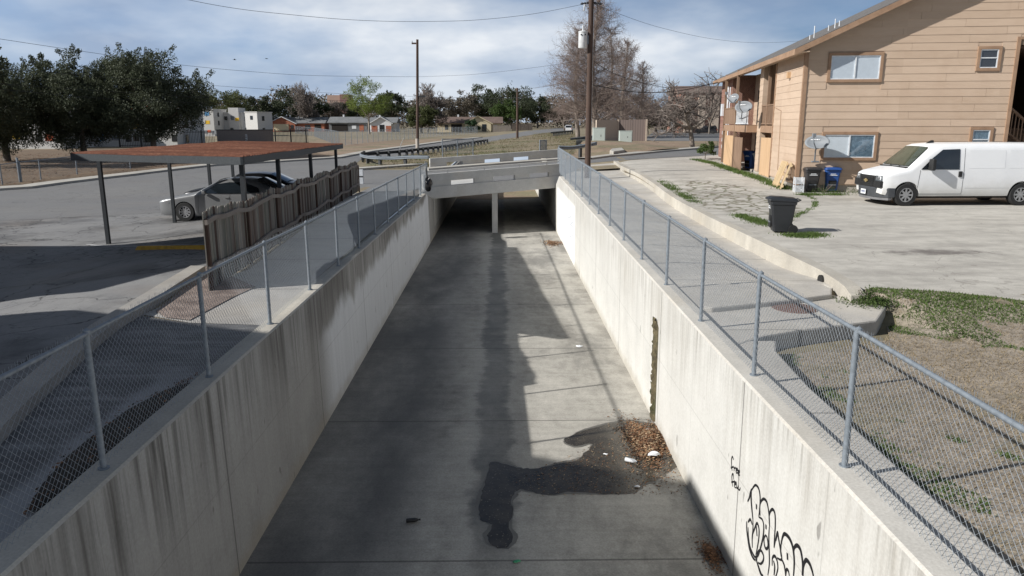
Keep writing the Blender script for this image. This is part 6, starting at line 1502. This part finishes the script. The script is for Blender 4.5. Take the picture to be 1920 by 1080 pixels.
MB().box(-.3, .3, -.06, .06, t2.z-q.z-.45, t2.z-q.z-.3).build('crossarm', M['polewood'], p2_)
for s in (-.25, .25): MB().lathe([(.02, 0), (.06, .06), (.03, .1), (.05, .16), (.01, .2)], (s, 0, t2.z-q.z-.3), (0, 0, 1), 8).build('insulator', M['porcelain'], p2_)
MB().box(.1, .9, -.1, .1, yp(790, 181, q.y).z-q.z-.1, yp(790, 181, q.y).z-q.z+.1).build('cable_box', M['cable'], p2_)
q = gp(970, 260); p3_ = thing('utility_pole', 'thin brown utility pole on the grass bank before the far trees', 'utility pole', (q.x, q.y, q.z))
t3 = yp(970.5, 165, q.y); MB().tube([(0, 0, 0), (0, 0, t3.z-q.z)], [.2, .15], 8).build('pole', M['polewood'], p3_, 60); MB().box(-.12, .12, -.12, .12, t3.z-q.z-.6, t3.z-q.z-.4).build('bracket', M['galv'], p3_)
q = at(384, 190); p4_ = thing('utility_pole', 'distant pole with a short crossarm between the live oaks and the coloured flats', 'utility pole', q)
t4 = yp(384, 174, 190); MB().tube([(0, 0, 0), (0, 0, t4.z-q.z)], [.22, .16], 8).build('pole', M['greypole'], p4_, 60); MB().box(-1.1, 1.1, -.08, .08, t4.z-q.z-.9, t4.z-q.z-.65).build('crossarm', M['greypole'], p4_)
def wire(label, px, Y0, Y1, rad):
    b = MB(); xs = [q[0] for q in px]; P = [yp(x, y, Y0+(Y1-Y0)*(x-xs[0])/(xs[-1]-xs[0])) for x, y in px]
    b.tube(catmull(P, 8), rad*.72, 5); o = b.build('overhead_wire', M['cable'], smooth=60); tag(o, label, 'wire', 'overhead wires'); return o
wire('highest overhead wire, running to the top of the transformer pole from the left', [(250, -26), (350, -1), (450, 17), (550, 28), (640, 36), (730, 40), (820, 40), (900, 37), (1000, 26), (1098, 7)], 26, 37.8, .011)
wire('overhead wire crossing above the live oaks to the plain brown pole', [(-60, 63), (0, 73), (160, 97), (333, 121), (480, 135), (600, 142), (782, 144)], 40, 75, .016)
wire('overhead wire from the plain brown pole to the bald cypresses', [(782, 144), (893, 139), (1036, 122), (1100, 110)], 75, 60, .014)
wire('overhead wire touching the upper crowns of the live oaks', [(-60, 122), (0, 128), (370, 158), (527, 169), (650, 176), (783, 181)], 42, 75, .014)
wire('overhead wire over the distant houses right of the plain pole', [(785, 181), (920, 184), (1035, 181), (1098, 176)], 75, 50, .018)
wire('overhead wire across the middle of the live oaks, upper of two close ones', [(-60, 152), (0, 157), (153, 168), (373, 182), (500, 186), (720, 189), (1035, 188)], 44, 80, .014)
wire('overhead wire across the middle of the live oaks, lower of two close ones', [(-40, 163), (30, 170), (233, 187), (480, 195), (720, 194), (1035, 191)], 44, 80, .014)
wire('thick overhead cable drooping from the transformer pole to the brick corner', [(1103, 156), (1124, 162), (1199, 173), (1275, 170), (1347, 154)], 37.8, 52, .03)
wire('upper overhead cable from the transformer pole to the brick corner', [(1104, 108), (1149, 137), (1212, 157), (1268, 165), (1345, 156)], 37.8, 52, .022)
wire('overhead wire rising over the roof right of the transformer pole', [(1104, 3), (1155, 24), (1243, 53), (1344, 74), (1440, 80), (1560, 72)], 37.8, 95, .014)
wire('overhead wire from the thin pole to the cypresses', [(971, 168), (1000, 165), (1033, 161), (1080, 154)], 130, 112, .025)

# ================================================================== GUARDRAILS AND FAR PLACES
M['blackblock'] = plain('dark weathered post wood and shaded beam', (.055, .058, .06), .85)
def guardrail(label, pts, z, mat, side, step=1.9, block=True, pm=None):
    t = thing('guardrail', label, 'guardrail'); P = catmull(pts, 6); D = dens([Vector(q) for q in P], .5); b = MB(); vs = []; m = len(D)
    prof = [(-.02, -.12), (.05, -.08), (.05, -.03), (-.01, 0), (.05, .03), (.05, .08), (-.02, .12)]
    for i, q in enumerate(D):
        d = D[min(i+1, m-1)]-D[max(i-1, 0)]; d.z = 0; d.normalize(); nn = Vector((-d.y, d.x, 0))*side
        vs += [q+nn*a+Vector((0, 0, z+c)) for a, c in prof]
    n = len(prof); b.add(vs, [(i*n+k, i*n+k+1, (i+1)*n+k+1, (i+1)*n+k) for i in range(m-1) for k in range(n-1)])
    o = b.build('beam', mat, t, 60); sm = o.modifiers.new('s', 'SOLIDIFY'); sm.thickness = .012
    s = 0; last = D[0]
    for i, q in enumerate(D):
        if last is None or (q-last).length >= step:
            last = q; d = D[min(i+1, m-1)]-D[max(i-1, 0)]; d.z = 0; d.normalize(); nn = Vector((-d.y, d.x, 0))*side; c = q-nn*.14
            A = Matrix.Translation(c) @ Matrix.Rotation(math.atan2(d.y, d.x), 4, 'Z')
            MB().box(-.09, .09, -.1, .1, -.2, z+.17, A).build('post', pm or M['blackblock'], t)
    return t
e = lambda q, o=.0: Vector((q.x, q.y, h(q.x, q.y)+o))
guardrail('curved galvanised guardrail at the left end of the far bridge parapet', [e(gp(806, 312), .12), e(gp(770, 311), .1), e(gp(735, 310)), e(gp(700, 309)), e(gp(682, 306)), e(gp(676, 302)), e(gp(682, 297))], .5, M['galv'], 1)
guardrail('guardrail along the left street, seen from behind, its back coloured dark for shade', [e(gp(683, 301)), e(gp(720, 298)), e(gp(760, 294)), e(gp(800, 288)), e(gp(830, 284)), e(gp(870, 277)), e(gp(912, 270))], .5, M['blackblock'], 1, 1.55)  # beam takes the dark post colour to paint its shaded back
guardrail('small dark guardrail far down the street by the white car', [e(gp(1033, 256)), e(gp(1055, 253)), e(gp(1074, 251))], .6, M['blackblock'], 1, 2.0)
guardrail('short galvanised guardrail on the dirt mound right of the bridge', [Vector((4.0, 52.4, h(4, 52.4)+.25)), e(gp(1075, 297), .15), e(gp(1118, 293), .3)], .6, M['galv'], -1)
# cabinets, enclosure, slabs
M['cabgreen'] = plain('pale green cabinet', (.50, .56, .52), .5, .06); M['cabdark'] = plain('dusty green cabinet base', (.28, .36, .29), .6)
def cabinet(label, px, py, w, hh, d, base):
    q = gp(px, py); t = thing('utility_cabinet', label, 'utility box', q, R(-3), 'utility cabinets'); MB().box(-w/2, w/2, 0, d, base, hh).build('casing', M['cabgreen'], t, bevel=.02)
    MB().box(-w/2-.05, w/2+.05, -.05, d+.05, 0, base-.002).build('base', M['cabdark'] if base > .2 else M['kerb'], t); MB().box(-w/2-.02, w/2+.02, -.02, d+.02, hh+.002, hh+.04).build('lid', M['cabgreen'], t)
    MB().box(w*.12, w*.16, -.02, -.002, hh*.5, hh*.62).build('handle', M['cable'], t)
    MB().box(-w/2+.06, w/2-.06, -.012, -.001, base+.06, hh-.08).build('door', M['cabgreen'], t)
cabinet('tall pale green utility cabinet left of the tan enclosure wall', 1123, 273, 1.25, 1.75, .8, .35); cabinet('squat pale utility cabinet standing before the brown enclosure wall', 1173, 271, 1.35, 1.4, .8, .06)
M['tanwall'] = plain('tan rendered wall', (.50, .41, .33), .8, .08); g = G('brown ribbed gate'); p = g.pos(True); x, y, z = g.sep(p)
M['ribgate'] = g.out(g.mix(g.line(x, .3, 0, .05), (.17, .13, .115), (.11, .085, .075)), .7)
q0, q1, q2 = gp(1118, 265.5), gp(1158, 264.5), gp(1211, 264.8)
en = thing('dumpster_enclosure', 'tan and brown walled dumpster enclosure behind the utility cabinets', 'enclosure', (q1.x, q1.y, q1.z)); a0 = (q0-q1); a2 = (q2-q1)
def wallseg(d0, d1, hh, m, nm, th=.18):
    d = (d1-d0).normalized(); nn = Vector((-d.y, d.x, 0))*th; MB().hexa([d0, d1, d1+nn, d0+nn], [v+Vector((0, 0, hh)) for v in (d0, d1, d1+nn, d0+nn)]).build(nm, m, en)
hE = top(225, q1.y)-q1.z
wallseg(Vector((a0.x, a0.y, -.3)), Vector((-.02, 0, -.3)), hE+.3, M['tanwall'], 'side_wall'); wallseg(Vector((0, -.0, -.3)), Vector((a2.x*.5, a2.y*.5, -.3)), hE+.3, M['ribgate'], 'gate'); wallseg(Vector((a2.x*.5+.03, a2.y*.5, -.3)), Vector((a2.x, a2.y, -.3)), hE+.36, M['ribgate'], 'gate')
MB().box(-.1, .1, -.12, -.0, 0, hE+.05).build('gate_post', M['tanwall'], en); MB().box(a2.x-.1, a2.x+.1, a2.y-.12, a2.y, 0, hE+.1).build('gate_post', M['tanwall'], en)
b = MB(); q0, q1 = gp(1080, 274.5), gp(1116, 270); b.hexa([q0-Vector((0, 0, .3)), q1-Vector((0, 0, .3)), q1+Vector((.3, 3, -.3)), q0+Vector((.3, 3, -.3))], [q0+Vector((0, 0, .6)), q1+Vector((0, 0, .7)), q1+Vector((.3, 3, .7)), q0+Vector((.3, 3, .6))])
hw = b.build('headwall', M['kerb']); tag(hw, 'low pale concrete headwall with a dark ledge left of the utility cabinets', 'wall')
MB().hexa([q0+Vector((-.6, -.2, .62)), q1+Vector((0, -.2, .72)), q1+Vector((.3, 3, .72)), q0+Vector((-.3, 3, .62))], [q0+Vector((-.6, -.2, .78)), q1+Vector((0, -.2, .9)), q1+Vector((.3, 3, .9)), q0+Vector((-.3, 3, .78))]).build('dark_ledge', M['blackblock'], hw)
b = MB(); a = [gp(1143, 290), gp(1150, 292.5), gp(1171, 289), gp(1166, 284), gp(1147, 286)]
b.hexa([v-Vector((0, 0, .1)) for v in a], [v+Vector((0, 0, .32)) for v in a]); tag(b.build('concrete_slab', M['kerb'], bevel=.05), 'pale broken concrete slab lying on the dirt mound by the street', 'slab')
# houses
M['brickred'] = plain('orange brick', (.36, .13, .075), .85, .15, 2); M['housewhite'] = plain('white house paint', (.66, .67, .68), .7, .06); M['cream'] = plain('cream house paint', (.62, .53, .36), .75, .06)
M['roofgrey'] = mat_dirt('grey far shingles', (.13, .135, .14), (.2, .205, .21), None, .6); M['roofbrown'] = mat_dirt('brown far shingles', (.11, .075, .062), (.17, .12, .10), None, .6)
def house(label, pxa, pxb, Y, zw, zr, wall, roof, gable=None, depth=9, doors=(), group=None, base=0):
    """long low house: body with a ridge roof along the street and an optional front gable (px range, peak)"""
    A, Bp = at(pxa, Y), at(pxb, Y); W = Bp.x-A.x; t = thing('house', label, 'house', (A.x, Y, A.z+base))
    MB().box(0, W, 0, depth, -.5, zw).build('wall', wall, t); rf = MB(); o = .5
    rf.hexa([(-o, -o, zw-.1), (W+o, -o, zw-.1), (W+o, depth/2+.1, zw), (-o, depth/2+.1, zw)], [(-o, -o, zw+.08), (W+o, -o, zw+.08), (W+o, depth/2+.1, zr), (-o, depth/2+.1, zr)])
    rf.hexa([(-o, depth/2+.1, zw), (W+o, depth/2+.1, zw), (W+o, depth+o, zw-.1), (-o, depth+o, zw-.1)], [(-o, depth/2+.1, zr), (W+o, depth/2+.1, zr), (W+o, depth+o, zw+.08), (-o, depth+o, zw+.08)])
    ro = rf.build('roof', roof, t); MB().box(W*.3, W*.3+.5, depth/2, depth/2+.5, zr-.2, zr+.7).build('chimney', M['housewhite'], ro)
    if gable:
        ga, gb, gp_, gm = gable; x0, x1 = at(ga, Y).x-A.x, at(gb, Y).x-A.x; xm = (x0+x1)/2
        g_ = MB(); g_.hexa([(x0, -1.6, -.5), (x1, -1.6, -.5), (x1, -.01, -.5), (x0, -.01, -.5)], [(x0, -1.6, zw), (x1, -1.6, zw), (x1, -.01, zw), (x0, -.01, zw)]); g_.add([(x0, -1.6, zw), (x1, -1.6, zw), (xm, -1.6, gp_-.1), (x0, 1, zw), (x1, 1, zw), (xm, 1, gp_-.1)], [(0, 1, 2), (3, 5, 4), (0, 2, 5, 3), (1, 4, 5, 2)]); g_.build('gable', gm, t)
        r2 = MB()
        for xe, s in ((x0-.6, 1), (x1+.6, -1)):
            ze = zw-(gp_-zw)*.6/(xm-x0); r2.hexa([(xe, -2.1, ze), (xm, -2.1, gp_), (xm, depth/2, gp_), (xe, depth/2, ze)], [(xe, -2.1, ze+.16), (xm, -2.1, gp_+.16), (xm, depth/2, gp_+.16), (xe, depth/2, ze+.16)])
        r2.build('gable_roof', roof, t)
        f2 = MB()
        for xe in (x0-.6, x1+.6): ze = zw-(gp_-zw)*.6/(xm-x0); f2.hexa([(xe, -2.16, ze-.08), (xm, -2.16, gp_-.08), (xm, -2.105, gp_-.08), (xe, -2.105, ze-.08)], [(xe, -2.16, ze+.15), (xm, -2.16, gp_+.15), (xm, -2.105, gp_+.15), (xe, -2.105, ze+.15)])
        f2.build('barge_board', wall if wall is M['cream'] else M['housewhite'], t)
    for (da, db, z0, z1, m, nm) in doors:
        x0, x1 = at(da, Y).x-A.x, at(db, Y).x-A.x; yy = -1.6 if gable and gable[0] <= (da+db)/2 <= gable[1] else 0
        MB().box(x0, x1, yy-.06, yy-.003, z0, z1).build(nm, m, t)
    return t
DK, WP = M['vanglass'], M['housewhite']
house('orange brick house with a white gable and a long grey roof', 506, 608, 250, 2.7, 4.6, M['brickred'], M['roofgrey'], (508, 556, 4.7, M['brickred']), 9, [(516, 544, .2, 2.4, M['cream'], 'garage_door'), (548, 553, .9, 2.1, DK, 'window'), (572, 582, .8, 2.1, DK, 'window'), (590, 602, .2, 2.3, M['dark'], 'door')])
house('grey roofed house with a dark open carport', 617, 688, 246, 2.8, 4.7, M['roofgrey'], M['roofgrey'], None, 9, [(622, 652, .1, 2.3, M['dark'], 'carport_opening'), (660, 668, .9, 2.0, WP, 'window'), (674, 682, .1, 2.2, M['brickred'], 'door')])
house('white gabled house with red brick and a dark door', 692, 742, 240, 2.8, 4.5, M['housewhite'], M['roofgrey'], (697, 735, 4.6, M['housewhite']), 9, [(698, 709, .1, 1.9, M['brickred'], 'brick_panel'), (713, 722, .1, 2.2, DK, 'door'), (725, 735, .1, 1.9, M['brickred'], 'brick_panel')])
house('cream house with a brown roof and a dark garage opening', 820, 940, 232, 2.7, 4.6, M['cream'], M['roofbrown'], (872, 921, 4.8, M['cream']), 10, [(846, 866, .15, 2.4, M['dark'], 'garage_opening'), (904, 912, .3, 2.4, DK, 'window'), (926, 932, .8, 2.2, WP, 'window'), (834, 840, .8, 2.2, DK, 'window')])
def board_fence(label, pxa, pxb, Y, hh, m):
    A, Bp = at(pxa, Y), at(pxb, Y); t = thing('board_fence', label, 'fence', A); b = MB(); n = int((Bp.x-A.x)/.3); r = random.Random(int(pxa))
    for i in range(n): b.box(i*.3+.01, i*.3+.28, 0, .04, 0, hh+r.uniform(-.08, .08))
    b.build('boards', m, t)
    for i in range(0, n, 8): MB().box(i*.3-.06, i*.3+.06, .045, .15, 0, hh+.05).build('post', M['greypole'], t)
board_fence('grey board fence right of the cream house', 924, 960, 225, 2.0, M['fencewood']); board_fence('dark board fence behind the thin utility pole', 960, 1000, 224, 2.1, M['greypole'])
q = at(633, 310); tw_ = thing('office_tower', 'far tan and dark red brick tower over the trees', 'building', q); zt_ = top(180, 310)-q.z
MB().box(-3.6, 1.6, 0, 8, 0, zt_).build('wall', plain('tan far brick', (.42, .29, .23), .9), tw_); MB().box(1.65, 5.2, -1, 8, 0, zt_+.3).build('stair_shaft', plain('dark red far brick', (.24, .13, .115), .9), tw_)
for k in range(3): MB().box(-2.8, .8, -.05, -.005, 3+3*k, 4.4+3*k).build('window', DK, tw_)
# flats with coloured panels
PAL = [plain('yellow panel', (.75, .46, .03), .6, .05), plain('red orange panel', (.62, .12, .05), .6, .05), plain('blue panel', (.10, .28, .50), .6, .05), plain('grey panel', (.25, .26, .28), .6, .05)]
M['flatwhite'] = plain('white render', (.55, .54, .52), .8, .06)
def flats(label, pxa, pxb, Y, zt, depth, seed, tower=None, rot=0.0, group='white flats with coloured panels'):
    A, Bp = at(pxa, Y), at(pxb, Y); W = Bp.x-A.x; t = thing('apartment_building', label, 'building', A, rot, group); r = random.Random(seed)
    MB().box(0, W, 0, depth, -.5, zt).build('wall', M['flatwhite'], t); MB().box(-.1, W+.1, -.1, depth+.1, zt+.002, zt+.18).build('parapet', M['flatwhite'], t)
    if tower: MB().box(tower[0]*W, tower[1]*W, -.6, depth*.6, -.5, zt+tower[2]).build('stair_tower', M['flatwhite'], t)
    nx, nz = max(3, int(W/1.1)), max(2, int(zt/1.75))
    for i in range(nx):
        for j in range(nz):
            x, z = W*(i+.5)/nx+r.uniform(-.3, .3), zt*(j+.5)/nz+r.uniform(-.2, .2); k = r.random(); yo = -.62 if tower and tower[0]*W-.6 < x < tower[1]*W+.6 else 0
            if k < .36: MB().box(x-.34, x+.34, yo-.05, yo-.004, z-.42, z+.42).build('window', DK, t)
            elif k < .7: m = r.choice(PAL); w = r.uniform(.28, .55); MB().box(x-w, x+w, yo-.04, yo-.004, z-w*.8, z+w*.8).build('coloured_panel', m, t)
    for j in range(nz): MB().box(W+.004, W+.05, depth*.3, depth*.3+.8, zt*(j+.5)/nz-.5, zt*(j+.5)/nz+.5).build('window', DK, t)
    return t
flats('white flats with coloured panels, raised stair tower in its middle', 408, 454, 172, top(210, 172)-.2, 7, 1, (.52, .93, 1.15)); flats('white flats with coloured panels nearest the brick house, with a shaded right end', 461, 489, 168, top(209, 168)-.2, 5, 5, None, R(-22))
flats('narrow white flats with coloured panels close to the live oak crown', 382, 402, 166, top(203, 166)-.3, 8, 3); flats('long white flats with coloured panels in the shade of the live oaks', 122, 330, 96, 5.6, 9, 9); flats('white flats with coloured panels behind the two left live oaks', -60, 116, 88, 5.2, 8, 12)
q = gp(408, 272); q2 = gp(513, 271); M['taupe'] = plain('taupe block wall', (.20, .175, .165), .85, .08)
ew = thing('enclosure_wall', 'plain taupe enclosure wall with a small white sign, above the carport roof', 'wall', q); d = q2-q
hw_ = top(244, q.y)-q.z; MB().hexa([(0, 0, -.3), (d.x, d.y, -.3), (d.x, d.y+.2, -.3), (0, .2, -.3)], [(0, 0, hw_), (d.x, d.y, hw_), (d.x, d.y+.2, hw_), (0, .2, hw_)]).build('wall_panel', M['taupe'], ew)
MB().hexa([(-.05, -.05, hw_+.002), (d.x+.05, d.y-.05, hw_+.002), (d.x+.05, d.y+.25, hw_+.002), (-.05, .25, hw_+.002)], [(-.05, -.05, hw_+.1), (d.x+.05, d.y-.05, hw_+.1), (d.x+.05, d.y+.25, hw_+.1), (-.05, .25, hw_+.1)]).build('coping', M['carsteel'], ew)
f = (462-408)/105; sg = MB(); sg.box(d.x*f-.17, d.x*f+.17, d.y*f-.04, d.y*f-.005, hw_-1.35, hw_-.55); sgo = sg.build('notice', M['porcelain'], ew); s2 = MB()
for k in range(3): s2.box(d.x*f-.12, d.x*f+.12, d.y*f-.05, d.y*f-.042, hw_-1.25+.22*k, hw_-1.16+.22*k)
s2.build('printed_lines', M['greypole'], sgo)
M['iron_black'] = plain('black iron', (.012, .012, .013), .5)
def iron_fence(label, a, c, hh, n):
    t = thing('iron_fence', label, 'fence', a); d = c-a; b = MB()
    for i in range(n):
        f = (i+.5)/n; b.box(d.x*f-.02, d.x*f+.02, d.y*f-.02, d.y*f+.02, .05, hh)
    b.build('bars', M['iron_black'], t)
    for zc in (.2, hh-.15): MB().tube([Vector((0, 0, zc)), Vector((d.x, d.y, zc))], .035, 4).build('rail', M['iron_black'], t)
    for k in range(int(d.length/2.4)+1): f = min(1, k*2.4/d.length); MB().box(d.x*f-.06, d.x*f+.06, d.y*f-.06, d.y*f+.06, -.1, hh+.12).build('post', M['iron_black'], t)
iron_fence('black iron bar fence right of the taupe enclosure wall', gp(517, 271.5), gp(579, 270), 2.0, 26); iron_fence('black iron bar fence under the live oaks', gp(225, 276), gp(404, 273), 1.9, 60)
pa = [e(gp(636, 274)), e(gp(690, 268)), e(gp(750, 262)), e(gp(830, 255)), e(gp(895, 250.5))]
D = dens(pa, 2.9); chain_fence('field_fence', 'tall chain link fence round the dry field by the left street', pa, D[::1], 1.85, .035, .02, .16, .0028, 0, group='field fences')
pa = [e(gp(554, 250.5)), e(gp(590, 256)), e(gp(634, 273.6))]
chain_fence('field_fence', 'chain link fence running back from the field corner to the brick house', pa, dens(pa, 6.0), 1.85, .04, .02, .22, .003, 0, group='field fences')
pa = [e(gp(-120, 358)), e(gp(5, 347)), e(gp(41, 342)), e(gp(77, 337)), e(gp(145, 327)), e(gp(245, 317))]
chain_fence('yard_fence', 'low chain link fence with a gate post before the live oaks', pa, pa, 1.1, .035, .022, .1, .004, 0)
q = gp(38, 342); MB().tube([(q.x, q.y, q.z), (q.x, q.y, q.z+1.35)], .06, 10).build('gate_post', M['galv'], [o for o in bpy.data.objects if o.name.startswith('yard_fence')][0])
# far brown flats, white car, signs, picnic table, birds
q = at(1312, 165); fb_ = thing('apartment_building', 'far brown brick apartment block behind the pale bare tree', 'building', q); zt_ = top(168, 165)
MB().box(-4.5, 14, 0, 12, -.3, zt_-1.4).build('wall', M['brick'], fb_); MB().hexa([(-5, -.5, zt_-1.4), (14.5, -.5, zt_-1.4), (14.5, 12.5, zt_-1.4), (-5, 12.5, zt_-1.4)], [(-5, 5, zt_+.2), (14.5, 5, zt_+.2), (14.5, 7, zt_+.2), (-5, 7, zt_+.2)]).build('roof', M['roofbrown'], fb_)
for k in range(3): MB().box(-3.6+3*k, -2.2+3*k, -.8, -.01, .2, zt_-2).build('balcony_bay', M['tanwall'], fb_)
def far_car(label, px, py, c, rz):
    q = gp(px, py); t = thing('parked_car', label, 'car', q, rz); m = plain('far car paint %d' % px, c, .35, .05)
    b = MB(); b.hexa([(-.9, -2.2, .3), (.9, -2.2, .3), (.9, 2.2, .3), (-.9, 2.2, .3)], [(-.88, -2.25, 1.0), (.88, -2.25, 1.0), (.88, 2.1, .95), (-.88, 2.1, .95)]); b.hexa([(-.86, -2.15, 1.0), (.86, -2.15, 1.0), (.86, 1.0, 1.0), (-.86, 1.0, 1.0)], [(-.7, -1.9, 1.65), (.7, -1.9, 1.65), (.7, .3, 1.65), (-.7, .3, 1.65)]); b.build('body', m, t, bevel=.08)
    MB().hexa([(-.74, -2.20, 1.05), (.74, -2.20, 1.05), (.74, -2.1, 1.05), (-.74, -2.1, 1.05)], [(-.62, -1.98, 1.55), (.62, -1.98, 1.55), (.62, -1.9, 1.55), (-.62, -1.9, 1.55)]).build('rear_window', DK, t)
    for s in (-1, 1):
        for y in (-1.4, 1.4): MB().disc((s*.92, y, .33), (-s, 0, 0), .33, 14, th=.2).build('wheel', M['tyre'], t)
        MB().box(s*.8-.07, s*.8+.07, -2.3, -2.2, .75, .95).build('tail_light', PAL[1], t)
far_car('white car far down the street, seen from behind', 1066, 247.3, (.7, .71, .72), R(-8)); far_car('black car parked in the far lot behind the pale bare tree', 1323, 251, (.015, .015, .018), R(70))
def post_sign(label, px, py, pyt, w, hh, m):
    q = gp(px, py); t = thing('road_sign', label, 'sign', q); z = top(pyt, q.y)-q.z; MB().tube([(0, 0, 0), (0, 0, z)], .05, 6).build('post', M['galv'], t); MB().box(-w/2, w/2, -.06, -.05-.002, z-hh, z).build('plate', m, t)
post_sign('small blue and white sign beside the white car', 1083, 252, 222, 1.0, 1.3, plain('pale blue sign', (.45, .58, .75), .5)); post_sign('small white sign in the far lot', 1260, 255, 227, .8, 1.3, M['porcelain'])
q = gp(350, 272); pcn = thing('picnic_table', 'dark picnic table between the live oak and the white flats', 'table', q); MB().box(-1, 1, -.4, .4, .7, .76).build('tabletop', M['iron_black'], pcn)
for y in (-.75, .75): MB().box(-1, 1, y-.13, y+.13, .42, .47).build('bench', M['iron_black'], pcn)
for x in (-.7, .7): MB().box(x-.05, x+.05, -.7, .7, 0, .4).build('leg', M['iron_black'], pcn); MB().box(x-.05, x+.05, -.06, .06, .4, .7).build('leg', M['iron_black'], pcn)
def bird(label, px, py, Y, a, flap):
    c = yp(px, py, Y); b = MB(); s = .10; vs = []
    for i, (x, r_) in enumerate(((-1.4, .02), (-.7, .18), (0, .25), (.7, .18), (1.1, .13), (1.45, .03))):
        for k in range(8): vs.append((x*s, r_*s*math.cos(k*.785), r_*s*math.sin(k*.785)))
    b.add(vs, [(i*8+k, i*8+(k+1) % 8, i*8+8+(k+1) % 8, i*8+8+k) for i in range(5) for k in range(8)])
    for sd in (-1, 1): b.hexa([(.5*s, sd*.1*s, 0), (.2*s, sd*1.2*s, flap*s), (-.2*s, sd*2.2*s, flap*.8*s), (-.4*s, sd*1.1*s, flap*.8*s), (-.6*s, sd*.1*s, 0)], [(.5*s, sd*.1*s, .03*s), (.2*s, sd*1.2*s, flap*s+.03*s), (-.2*s, sd*2.2*s, flap*.8*s+.02*s), (-.4*s, sd*1.1*s, flap*.8*s+.03*s), (-.6*s, sd*.1*s, .03*s)])
    b.hexa([(-1.2*s, -.08*s, 0), (-1.2*s, .08*s, 0), (-2.0*s, .25*s, 0), (-2.0*s, -.25*s, 0)], [(-1.2*s, -.08*s, .03*s), (-1.2*s, .08*s, .03*s), (-2.0*s, .25*s, .02*s), (-2.0*s, -.25*s, .02*s)])
    o = b.build('bird', M['cable'], smooth=60); o.location = c; o.rotation_euler = (0, 0, a); tag(o, label, 'bird')
bird('tiny dark bird in flight above the live oaks and far pole', 440, 112, 62, .4, .7); bird('tiny dark bird in flight nearer the plain brown pole', 500, 110, 62, -.3, .3)
# leaning white stick and small things on the left walk
a, c = gp(749, 285), yp(757, 259, 66); b = MB(); b.tube([a, a.lerp(c, .5)+Vector((-.05, 0, .1)), c], .03, 6); tag(b.build('leaning_stick', M['whitealu']), 'thin white stick leaning up from the grass behind the guardrail', 'stick')
q = gp(677, 345); t = thing('marker_post', 'short white marker post at the far end of the wooden fence', 'post', q); MB().box(-.14, .14, -.06, .06, 0, .75).build('post_body', M['whitealu'], t, bevel=.02)
MB().box(-.142, .142, -.064, -.0605, .35, .42).build('band', M['cable'], t)
